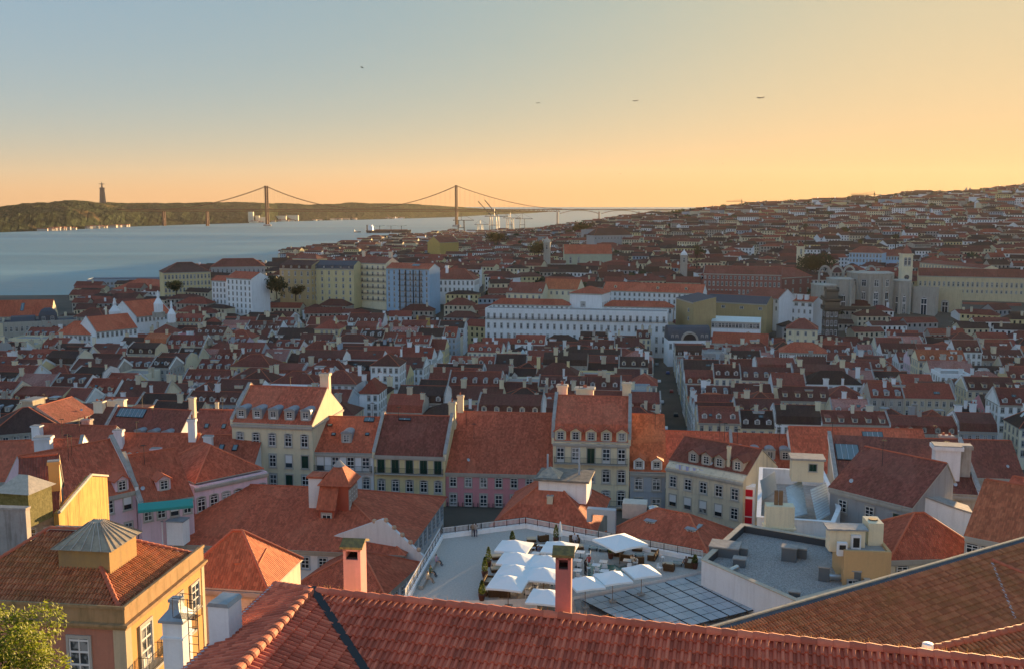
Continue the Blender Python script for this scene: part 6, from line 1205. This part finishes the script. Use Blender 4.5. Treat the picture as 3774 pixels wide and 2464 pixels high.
WALLS += [(CLEAN, 'bright white', 9), (CLEANC, 'ivory', 5)]
def pick(L): return random.choices(L, [x[-1] for x in L])[0]
ORD = ['first', 'second', 'third', 'fourth', 'fifth', 'sixth', 'seventh', 'eighth', 'ninth', 'tenth', '11th', '12th', '13th', '14th', '15th', '16th', '17th', '18th', '19th', '20th'] + ['%dth' % k if k % 10 not in (1, 2, 3) else '%d%s' % (k, {1: 'st', 2: 'nd', 3: 'rd'}[k % 10]) for k in range(21, 80)]
LMLOG = sorted(OCCLOG); HIDE = dict(HIDE_NEAR); NH = 0; rowno = 0; far_spec = []
s2 = 200.0; flip = 0
while s2 < 585:
    dep = random.uniform(11.5, 14); x1 = -340.0; made = 0
    while x1 < 330:
        w = random.uniform(11, 22)
        SW = 6.0; st = next((q for q in STREETS if x1 - SW < q < x1 + w + SW), None)
        left_edge = any(abs(x1 - (q + SW)) < .1 for q in STREETS)
        right_edge = False
        if st is not None and st - SW - x1 < 7: x1 = st + SW; continue
        if st is not None: w = st - SW - x1; right_edge = True
        base = e1 * x1 + e2 * s2; c = base + e1 * w / 2 + e2 * dep / 2; gz = ground_z(c.x, c.y); h = random.choice((13, 14.5, 15.5, 16.5, 18)) + random.uniform(-.8, .8)
        if c.y < 300: h -= 4
        if c.y > 470 and uv_of((c.x, c.y, 20))[0] > 1700: h -= 5
        if random.random() < .06: h += 4
        kind = random.choices(('gable', 'hip', 'mansard', 'flat'), (6.5, 2.2, 1.6, .7))[0]; rise = random.uniform(3.0, 4.8)
        u, v = uv_of((c.x, c.y, gz + h)); x0_ = x1; x1 += w
        if u < -120 or u > 3900: continue
        if in_foot(c.x, c.y, 3) or (u > 850 and c.y < 318): continue
        tp = gz + h + rise * .9; L_, R_ = base + e2 * dep / 2, base + e1 * w + e2 * dep / 2
        if not occ_vis((L_.x, L_.y, tp), (R_.x, R_.y, tp), 4): continue
        made += 1; W, wn_, _ = pick(WALLS); T, tn, _ = pick(ROOFS); n = max(2, round(w / 2.6)); near = c.y < 330
        dn = max(1, round(w / 4.2)) if kind in ('gable', 'mansard') and random.random() < .55 else 0
        rows = [(1.0, n, 1.1, 1.9, F), (4.4, n, 1.1, 2.0, F), (7.8, n, 1.1, 2.0, F)]; side = None; sr = []
        if (left_edge and u > 1700): side = 'L'; sr = [(1 + 3.4 * k, 4, 1.1, 2.0, F) for k in range(4)]
        elif right_edge and u < 2300: side = 'R'; sr = [(1 + 3.4 * k, 4, 1.1, 2.0, F) for k in range(4)]
        dk = random.choice(('gable', 'gable', 'shed', 'zinc')); cw = random.choice((WHITE, CREAM, BEIGE, W, OLDWALL))
        chim = [(random.choice((.04, .5, .96)) if k == 0 else random.random(), random.uniform(.3, .7), random.uniform(1.2, 2.6), random.uniform(.8, 2.2), cw, random.choice((0, 1, 2))) for k in range(random.choice((0, 1, 1, 2, 2, 3)))]
        pt = random.choice(('', 'L', 'R', 'LR')) if kind in ('gable', 'mansard') else ''
        feat = {'gable': 'gabled', 'hip': 'hipped', 'mansard': 'steep mansard', 'flat': 'flat'}[kind]
        det = (' and %s dormers' % ('one', 'two', 'three', 'four', 'five')[min(dn, 5) - 1] if dn > 1 else (' and one dormer' if dn else ''))
        lab = '%s house, %s %s roof%s, %s along %s rooftop row' % (wn_, tn, feat, det, ORD[made - 1], ORD[rowno])
        house('terraced_house', lab, (base.x, base.y, gz), ROT + random.gauss(0, .012), w - .06, dep, h, W, CONC if kind == 'flat' else T, roof=kind, rise=rise if kind != 'mansard' else rise * .6, o=.35, rows=rows, side=side, siderows=sr,
              dorm=(dn, dk, random.uniform(.12, .3), random.choice((CLEAN, CLEAN, CLEANC, W)), T if dk != 'zinc' else ZINC, F) if dn else None, chim=chim, party=pt, partym=random.choice((CLEAN, CLEAN, CLEANC, W)), group='terraced houses of the lower town', test=True, cornice=near or random.random() < .5, far=True,
              skylights=[(random.uniform(.2, .8), random.uniform(.3, .6), random.uniform(.9, 2.4), 1.2)] if pt != 'x' and kind == 'gable' and random.random() < .35 else (), ridge=random.random() < .7)
        NH += 1
    if made: rowno += 1
    flip = 1 - flip; s2 += dep + (.6 if flip else 6.5)
print('terraced houses', NH, 'windows', NWIN[0], 'rows', rowno)

# ------------------------------------------------------------------ the far hillside city: too many to count, one mass
HB = MB(); hm_ = [CLEAN, CREAM, GREYW, BEIGE, OLDWALL, YELLOW, F_RED, F_BRN, F_DRK, GLASS, PALEB, LILAC, F_MID]; nh = 0
def far_house(x, y, w, d, h, rz, wi, ri, windows):
    z = ground_z(x, y) - 3; M = Matrix.Translation((x, y, z)) @ Matrix.Rotation(rz, 4, 'Z'); h += 3
    HB.box(-w / 2, w / 2, -d / 2, d / 2, 0, h, wi, M); rise = random.uniform(2, 4.5); o = .4
    P = lambda *q: tuple(M @ Vector(q))
    if random.random() < .65:
        for sgn in (-1, 1): HB.poly([P(-w / 2 - o, sgn * (d / 2 + o), h), P(w / 2 + o, sgn * (d / 2 + o), h), P(w / 2 + o, 0, h + rise), P(-w / 2 - o, 0, h + rise)], ri, [(0, 0), (w, 0), (w, d * .6), (0, d * .6)])
        for sx in (-1, 1): HB.poly([P(sx * w / 2, -d / 2, h), P(sx * w / 2, d / 2, h), P(sx * w / 2, 0, h + rise * .97)], wi)
    else:
        k = min(w, d) / 2; rg = [(-w / 2 + k, 0), (w / 2 - k, 0)] if w > d else [(0, -d / 2 + k), (0, d / 2 - k)]; A = [(-w / 2 - o, -d / 2 - o), (w / 2 + o, -d / 2 - o), (w / 2 + o, d / 2 + o), (-w / 2 - o, d / 2 + o)]
        r0, r1 = [P(*q, h + rise) for q in rg]; Q = [P(*q, h) for q in A]
        for f in (((Q[0], Q[1], r1, r0), (Q[1], Q[2], r1), (Q[2], Q[3], r0, r1), (Q[3], Q[0], r0)) if w > d else ((Q[0], Q[1], r0), (Q[1], Q[2], r1, r0), (Q[2], Q[3], r1), (Q[3], Q[0], r0, r1))): HB.poly(f, ri, [(0, 0), (w, 0), (w * .6, 5), (w * .3, 5)][:len(f)])
    if windows:
        n = max(2, int(w / 3)); ww = .62
        for j in range(3):
            zz = h - 2.6 - j * 3.4
            if zz < 3: break
            for i in range(n): xx = -w / 2 + w * (i + .5) / n; HB.poly([P(xx - ww, -d / 2 - .06, zz), P(xx + ww, -d / 2 - .06, zz), P(xx + ww, -d / 2 - .06, zz + 1.9), P(xx - ww, -d / 2 - .06, zz + 1.9)], 9)
    if random.random() < .4: cx2, cy2 = random.uniform(-.4, .4) * w, random.uniform(-.3, .3) * d; HB.box(cx2 - .7, cx2 + .7, cy2 - .5, cy2 + .5, h, h + rise + 1.4, random.choice((0, 1, 3)), M)
y = 585.0
while y < 3300:
    step = 15 + (y - 585) * .011; a = -.56
    while LMLOG and LMLOG[0][0] < y: occ_add(*LMLOG.pop(0)[1:])
    while a < .60:
        wdt = random.uniform(11, 24) * (1 + (y - 585) / 3000); x = a * y + random.uniform(-4, 4); yy = y + random.uniform(-.4, .4) * step; a += (wdt + random.uniform(.5, 6)) / y
        u = CU + FPX * x / yy
        if yy > shore_y(u) - 30 or u < 250: continue
        if u < 1050 and yy > 1000 or (u < 640 and yy > 905): continue
        if u < 2050 and yy > shore_y(u) - 60: continue
        if in_foot(x, yy, 4): continue
        if yy > 2350 and u > 2600: continue
        if random.random() < (.10 + .00006 * (yy - 585)): continue
        h = random.uniform(7, 15) * (1 if yy < 1500 else 1.15) * (.5 if (yy < 715 and (1000 < u < 1640 or u > 2980)) or u < 640 else 1); gz = ground_z(x, yy)
        if not occ_vis((x - wdt / 2, yy, gz + h + 3), (x + wdt / 2, yy, gz + h + 3), 1): continue
        far_house(x, yy, wdt, random.uniform(9, 14) * (1 + (y - 585) / 4000), h, ROT + random.gauss(0, .22), random.choice((0, 0, 0, 1, 1, 2, 3, 3, 4, 4, 5, 10)), random.choice((6, 7, 7, 12, 12, 8, 8)), yy < 1700); nh += 1
        occ_add((x - wdt / 2, yy, gz + h - 3), (x + wdt / 2, yy, gz + h - 3))
    y += step
o = HB.build('hillside_houses', hm_); tag(o, 'dense mass of small houses covering the hills to the skyline', 'houses', None, 'stuff'); print('far houses', nh)
TB = MB()
for k in range(850):
    yy = random.uniform(650, 2350); a = random.uniform(-.02, .58); x = a * yy; u = CU + FPX * x / yy
    if yy > shore_y(u) - 40 or in_foot(x, yy, 2): continue
    on_sky = random.random() < .6
    if on_sky and u > 2450: yy = random.uniform(2050, 2250); x = a * yy
    z = ground_z(x, yy); r = random.uniform(3, 7) * (1 + yy / 2600); hh = r * random.uniform(1.0, 1.7)
    for j in range(70):
        v = Vector((random.gauss(0, 1), random.gauss(0, 1), abs(random.gauss(0, 1)) * 1.1)).normalized() * r * random.uniform(.55, 1.05); c = Vector((x, yy, z + hh * .45)) + Vector((v.x, v.y, v.z * .9)); a1 = Vector((random.gauss(0, 1), random.gauss(0, 1), random.gauss(0, 1))).normalized() * r * .28; a2 = a1.orthogonal().normalized() * r * .2; TB.poly([c - a1, c + a2, c + a1, c - a2])
tag(TB.build('hillside_trees', [LEAFD]), 'dark trees and shrubs scattered between the far houses', 'trees', None, 'stuff')

# ------------------------------------------------------------------ the red suspension bridge
TN, TS = atz(1683, 836, 0), atz(986, 834, 0); ax = (TN - TS).normalized(); side_ = Vector((-ax.y, ax.x, 0)); span = (TN - TS).length
BR = empty('suspension_bridge', TS, 0, 'long red suspension bridge with two tall towers across the river', 'bridge'); REDST = simple('bridge_red', (.08, .032, .027), .9)
def bp(s, z, k=0): return ax * s + side_ * k + Vector((0, 0, z))
for s in (0, span):
    T = empty('tower', bp(s, 0)); T.parent = BR
    for k in (-11, 11):
        b = MB(); M = Matrix.Translation(side_ * k) @ Matrix(((ax.x, side_.x, 0), (ax.y, side_.y, 0), (0, 0, 1))).to_4x4(); b.box(-4.5, 4.5, -3.5, 3.5, 8, 190, 0, M); b.box(-5.2, 5.2, -4, 4, 184, 190, 0, M); b.build('tower_leg', [REDST], T)
    b = MB()
    for z in (20, 62, 85, 120, 155, 182): b.tube(bp(0, z, -11), bp(0, z, 11), 2.2, n=4)
    for z0, z1 in ((20, 62), (85, 120), (120, 155), (155, 182)): b.tube(bp(0, z0, -11), bp(0, z1, 11), 1.4, n=4); b.tube(bp(0, z0, 11), bp(0, z1, -11), 1.4, n=4)
    b.build('cross_brace', [REDST], T); b = MB(); b.lathe([(20, -5), (20, 6), (15, 9), (0, 9)], 12); b.build('pier', [CONC], T)
Lx, Rx = -1000, span + 1050; b = MB()
M = Matrix(((ax.x, side_.x, 0), (ax.y, side_.y, 0), (0, 0, 1))).to_4x4(); b.box(Lx, Rx, -11, 11, 77, 81, 0, M); b.box(Lx, span + 480, -10.5, 10.5, 68.5, 71, 0, M); b.build('deck', [REDST], BR)
b = MB(); s = Lx
while s < span + 480:
    for k in (-11, 11): b.tube(bp(s, 70, k), bp(s + 11, 78, k), .7, n=4); b.tube(bp(s + 11, 78, k), bp(s + 22, 70, k), .7, n=4)
    s += 22
b.build('deck_truss', [REDST], BR)
def cable_z(s):
    if 0 <= s <= span: t = (s / span - .5) * 2; return 84 + (188 - 84) * t * t
    q = -s if s < 0 else s - span; t = min(1, q / 490); return 188 - (188 - 82) * (1 - (1 - t) ** 1.7)
for k in (-11, 11):
    b = MB(); P = [-490 + i * (span + 980) / 110 for i in range(111)]
    for s0, s1 in zip(P, P[1:]): b.tube(bp(s0, cable_z(s0), k), bp(s1, cable_z(s1), k), 1.1, n=5, cap=False)
    b.build('main_cable', [REDST], BR); b = MB(); s = -470
    while s < span + 470: b.tube(bp(s, 80, k), bp(s, cable_z(s), k), .22, n=3, cap=False); s += 23
    b.build('hangers', [REDST], BR)['kind'] = 'stuff'
for s in (span + 470, span + 660, span + 840, -300, -520): b = MB(); [b.box(-4, 4, kk - 3, kk + 3, -5, 70, 0, Matrix.Translation(bp(s, 0)) @ M) for kk in (-8, 8)]; b.box(-3, 3, -8, 8, 30, 34, 0, Matrix.Translation(bp(s, 0)) @ M); b.build('viaduct_pier', [CONC if s > 0 else REDST], BR)
for s in (span + 480, span + 670, span + 850):
    b = MB()
    for i in range(12): f0, f1 = i / 12, (i + 1) / 12; z = lambda f: 76 - 16 * (2 * f - 1) ** 2; b.tube(bp(s + 180 * f0, z(f0)), bp(s + 180 * f1, z(f1)), 2.5, n=4)
    b.build('approach_arch', [CONC], BR)
# cliff-top monument: a figure with open arms on a tall four-legged pedestal
p = aty(379, 750, 5150); E = empty('monument', p, R(25), 'tall hilltop monument of a figure with outstretched arms', 'monument'); STM = plaster('monument_stone', (.22, .17, .14), .3); b = MB()
for x, y in ((-1, -1), (1, -1), (1, 1), (-1, 1)): b.tube((x * 11, y * 10, -15), (x * 6.5, y * 6, 76), 7.5, 5.5, 4)
b.build('pedestal_leg', [STM], E); b = MB(); b.box(-7, 7, -7, 7, -5, 76); b.box(-12, 12, -11, 11, 72, 80); b.box(-14, 14, -13, 13, -12, 2); b.build('pedestal', [STM], E)
b = MB(); b.lathe([(5, 80), (4, 90), (4.4, 98), (2, 102), (2.2, 104), (2.4, 106), (0, 108.5)], 8); b.tube((-14, 0, 98), (14, 0, 98), 1.7, 1.7, 6); b.build('figure', [STM], E)
# tanker, tug and small craft
def ship(name, label, u0, u1, v, hull, H, kind):
    a, c = atz(u0, v, 0), atz(u1, v, 0); L = (c - a).length; E = empty(name, (a + c) / 2, math.atan2(c.y - a.y, c.x - a.x), label, 'ship'); b = MB(); w = L * .075
    st = [(-.5, .8, 0), (-.47, 1, 0), (.3, 1, 0), (.44, .6, .1), (.5, .05, .35)]; V = []
    for s, k, e in st: V += [(s * L, -w * k, H * (1 + e)), (s * L, w * k, H * (1 + e)), (s * L * .97, w * k * .8, -1), (s * L * .97, -w * k * .8, -1)]
    b.grid(V, [(4 * j + i, 4 * j + (i + 1) % 4, 4 * j + 4 + (i + 1) % 4, 4 * j + 4 + i) for j in range(len(st) - 1) for i in range(4)] + [(3, 2, 1, 0), (16, 17, 18, 19)]); b.build('hull', [hull], E)
    b = MB(); s = L * (-.4); q = L * .05; b.box(s - q, s + q, -w * .8, w * .8, H, H * 2.6); b.box(s - q * .7, s + q * .7, -w * 1.0, w * 1.0, H * 2.6, H * 3.1); b.build('wheelhouse', [WHITEP], E)
    b = MB(); b.tube((s - q * 1.6, 0, H), (s - q * 1.6, 0, H * 3.2), w * .18, n=8); b.build('funnel', [DARKMETAL], E)
    if kind:
        for k in (-.2, .05, .28): b = MB(); x = k * L; b.tube((x, 0, H), (x, 0, H * 2.9), .9, n=5); b.tube((x, 0, H * 2.7), (x + L * .12, 0, H * 2.9), .6, n=4); b.tube((x, 0, H * 2.7), (x - L * .1, 0, H * 2.75), .6, n=4); b.build('cargo_mast', [IRON], E)
        b = MB(); b.box(-L * .3, L * .42, -w * .25, w * .25, H, H * 1.35); b.build('deck_pipes', [simple('rust_deck', (.22, .07, .05), .8)], E)
ship('tanker', 'dark-hulled tanker with white wheelhouse lying in mid-river', 1350, 1516, 859, simple('dark_hull', (.02, .03, .045), .6), 9, 1)
ship('tug_boat', 'small dark tug astern of the tanker', 1304, 1330, 857, simple('dark_hull', (.02, .03, .045), .6), 3, 0)
for u, v, lab in ((58, 848, 'white ferry moored under the cliffs at the far left'), (1470, 808, 'pale boat on the far shore left of the north tower')): ship('ferry', lab, u - 16, u + 16, v, WHITEP, 5, 0)
E = empty('sailing_boat', atz(1442, 868, 0), 0, 'tiny white sail in front of the tanker', 'boat'); b = MB(); b.prism([(-4, 1), (4, 1), (3, 0), (-3, 0)], 'y', -1, 1); b.build('hull', [WHITEP], E); b = MB(); b.poly([(-.3, 0, 2), (-.3, 0, 14), (-4, 0, 2)]); b.build('sail', [CANVAS], E)
# shore sheds of the far bank
SB = MB()
for k in range(85):
    u = random.choice((random.uniform(140, 230), random.uniform(200, 270), random.uniform(320, 470), random.uniform(900, 1100), random.uniform(1150, 1320), random.uniform(1420, 1520))); p = atz(u, interp(SHS, u) - 1.5, 2); w_ = random.uniform(6, 20); hh = random.uniform(4, 10); M = Matrix.Translation(p) @ Matrix.Rotation(random.uniform(-.4, .4), 4, 'Z'); SB.box(-w_, w_, -8, 8, -3, hh, random.choice((0, 0, 1, 2)), M); SB.box(-w_ * 1.03, w_ * 1.03, -8.5, 8.5, hh, hh + 2, 3, M)
for u, w_, hh in ((926, 14, 60), (950, 10, 38), (968, 18, 30), (1035, 34, 32), (1080, 34, 34)): p = atz(u, interp(SHS, u) - 2, 2); M = Matrix.Translation(p); SB.box(-w_, w_, -10, 10, -3, hh, 1, M)
tag(SB.build('shore_sheds', [OLDWALL, BEIGE, STONE, T_BRN]), 'sheds and silos strung along the far shore', 'sheds', None, 'stuff')
# quay cranes
for k, (u, v, Y, s, lab) in enumerate(((1700, 862, 3600, 1.0, 'quay crane standing just right of the north tower'), (1822, 858, 3700, 1.25, 'quay crane with raised boom, largest of the row'), (1880, 850, 3900, 1.0, 'quay crane behind the row of containers'), (1925, 848, 3950, .9, 'small quay crane at the right of the row'), (1770, 864, 3500, .7, 'low quay crane between the two larger ones'))):
    p = aty(u, v, Y); E = empty('quay_crane', p, R(random.uniform(-30, 30)), lab, 'crane', 'quay cranes'); b = MB()
    for x in (-12, 12):
        for y in (-9, 9): b.tube((x * s, y * s, -8), (x * s * .8, y * s, 48 * s), 1.3 * s, n=4)
    b.tube((-12 * s, 0, 22 * s), (12 * s, 0, 22 * s), 1.4 * s, n=4); b.build('gantry', [DARKMETAL], E); b = MB(); b.tube((-30 * s, 0, 48 * s), (46 * s, 0, 48 * s), 1.6 * s, n=4); b.tube((0, 0, 48 * s), (0, 0, 72 * s), 1.1 * s, n=4); b.tube((0, 0, 72 * s), (44 * s, 0, 49 * s), .5 * s, n=4); b.tube((0, 0, 72 * s), (-28 * s, 0, 49 * s), .5 * s, n=4); b.build('boom', [DARKMETAL], E)
    if k == 1: b = MB(); b.tube((-10 * s, 0, 50 * s), (-52 * s, 0, 92 * s), 1.4 * s, n=4); b.tube((10 * s, 0, 50 * s), (-30 * s, 0, 95 * s), 1.4 * s, n=4); b.build('raised_boom', [DARKMETAL], E)
for u, v, Y, L, lab in ((3222, 742, 2000, 48, 'tower crane with long level jib on the skyline'), (2733, 765, 2300, 36, 'small tower crane on the hill skyline left of centre right')):
    p = aty(u, v, Y); E = empty('tower_crane', p, R(4), lab, 'crane'); b = MB()
    for x in (-.8, .8):
        for y in (-.8, .8): b.tube((x, y, -30), (x, y, 16), .28, n=4)
    b.build('mast', [IRON], E); b = MB(); b.tube((-L, 0, 13), (L * .28, 0, 13), .55, n=4); b.tube((-L, 0, 14.6), (0, 0, 15.5), .35, n=4); b.tube((0, 0, 19), (-L * .6, 0, 14.5), .2, n=3); b.tube((0, 0, 13), (0, 0, 19), .5, n=4); b.build('jib', [IRON], E); b = MB(); b.box(L * .2, L * .28, -1.2, 1.2, 9.5, 13); b.build('counterweight', [CONC], E)
for u, lab in ((3560, 'left spire of the twin-spired basilica on the skyline'), (3574, 'right spire of the twin-spired basilica on the skyline')):
    p = aty(u, 714, 2050); E = empty('church_spire', p, 0, lab, 'spire'); b = MB(); b.box(-3, 3, -3, 3, -25, 4); b.build('belfry', [STONE], E); b = MB(); b.lathe([(3.6, 4), (3, 6), (2.2, 9), (.9, 11), (.4, 13), (0, 15 if u < 3570 else 11)], 8); b.build('cupola', [STONE], E)
# aeroplanes and birds
def plane(label, u, v, Y, rz, L):
    E = empty('airliner', aty(u, v, Y), rz, label, 'aeroplane', 'airliners in the evening sky'); m = simple('plane_grey', (.06, .065, .075), .5); b = MB(); r = L * .055
    for x0, x1, a, c in ((-.5, -.42, .15, .7), (-.42, -.3, .7, 1), (-.3, .2, 1, 1), (.2, .5, 1, .2)): b.tube((x0 * L, 0, (x0 > .1) * 0), (x1 * L, 0, r * .4 if x1 > .4 else 0), r * a, r * c, 10)
    b.build('fuselage', [m], E)
    for sgn in (-1, 1):
        b = MB(); z = -r * .3; P = [(-.12 * L, sgn * r * .6, z), (.08 * L, sgn * r * .6, z), (.2 * L, sgn * .48 * L, z + L * .04), (.14 * L, sgn * .48 * L, z + L * .04)]; b.grid(P + [(x, y, zz + L * .012) for x, y, zz in P], [(0, 1, 2, 3), (7, 6, 5, 4), (0, 4, 5, 1), (1, 5, 6, 2), (2, 6, 7, 3), (3, 7, 4, 0)]); b.build('wing', [m], E)
        b = MB(); b.tube((-.14 * L, sgn * .17 * L, z - L * .03), (-.02 * L, sgn * .17 * L, z - L * .03), L * .028, n=8); b.build('engine', [m], E)
    b = MB(); P = [(.36 * L, r * .5), (.47 * L, r * .5), (.52 * L, .17 * L), (.46 * L, .17 * L)]; b.prism(P, 'y', -L * .008, L * .008); b.box(.4 * L, .48 * L, -.15 * L, .15 * L, r * .4, r * .6); b.build('tail', [m], E)
plane('largest airliner, descending high right of the bridge', 2802, 361, 3000, R(8), 24); plane('smaller airliner left of the largest one', 2341, 372, 3800, R(8), 22); plane('faint distant airliner high above the bridge', 1982, 380, 5000, R(8), 22)
for u, v, lab in ((1336, 250, 'bird with raised wings high over the river'), (875, 390, 'small bird above the hill left of the bridge'), (2287, 642, 'bird speck low over the city hill'), (2806, 667, 'bird speck near the hill skyline'), (2665, 605, 'bird speck above the hilltop trees')):
    E = empty('bird', aty(u, v, 300), R(random.uniform(0, 90)), lab, 'bird'); b = MB(); s = 1.0 if v < 300 else .4
    V = [(0, -.35 * s, 0), (0, .3 * s, .03), (-.5 * s, .05, .28 * s), (-.95 * s, .2 * s, .12 * s), (.5 * s, .05, .28 * s), (.95 * s, .2 * s, .12 * s), (0, 0, -.09 * s), (0, .5 * s, 0)]
    b.grid(V, [(0, 1, 2), (2, 1, 3), (0, 4, 1), (4, 5, 1), (0, 6, 1), (1, 6, 7)]); b.build('body', [simple('bird_dark', (.05, .045, .04), .8)], E)
# cars in the street canyon
def car(label, p, rz, c):
    E = empty('parked_car', p, rz, label, 'car', 'cars in the street canyon'); b = MB(); b.prism([(-2.1, .35), (2.1, .35), (2.15, .8), (1.2, .95), (.6, 1.42), (-1.2, 1.45), (-1.9, .95), (-2.15, .85)], 'y', -.85, .85); b.build('body', [simple('car_paint' + str(c), c, .3, .3)], E); b = MB(); b.prism([(1.1, .97), (.58, 1.36), (-1.15, 1.38), (-1.75, .97)], 'y', -.87, .87); b.build('window', [GLASS], E)
    for x in (-1.35, 1.35):
        for y in (-.86, .86): b = MB(); b.tube((x, y - .1, .33), (x, y + .1, .33), .33, n=10); b.build('wheel', [IRON], E)
for k in range(7):
    s_ = 395 + k * 27; p = e1 * (16 + (2.6 if k % 2 else -2.6)) + e2 * s_; p.z = ground_z(p.x, p.y); car('%s car, %s up the street canyon' % (('white', 'black', 'silver', 'dark red', 'white', 'blue', 'grey')[k], ORD[k]), p, ROT + R(90), ((.7, .7, .7), (.02, .02, .02), (.4, .4, .42), (.2, .02, .02), (.6, .6, .6), (.03, .06, .2), (.2, .2, .2))[k])

# ------------------------------------------------------------------ evening haze
hz = MB(); hz.box(-7000, 7000, -300, 6600, -6, 330); ho = hz.build('haze', []); ho['kind'] = 'stuff'; ho['label'] = 'thin warm evening haze over the city and river'
hm2 = bpy.data.materials.new('evening_haze'); hm2.use_nodes = True; nt = hm2.node_tree; nt.nodes.clear()
out = nt.nodes.new('ShaderNodeOutputMaterial'); pv = nt.nodes.new('ShaderNodeVolumePrincipled'); pv.inputs['Color'].default_value = (.95, .88, .80, 1); pv.inputs['Density'].default_value = .000009; pv.inputs['Anisotropy'].default_value = .45
nt.links.new(pv.outputs[0], out.inputs['Volume']); ho.data.materials.append(hm2)
cy.volume_step_rate = 4; cy.volume_max_steps = 64
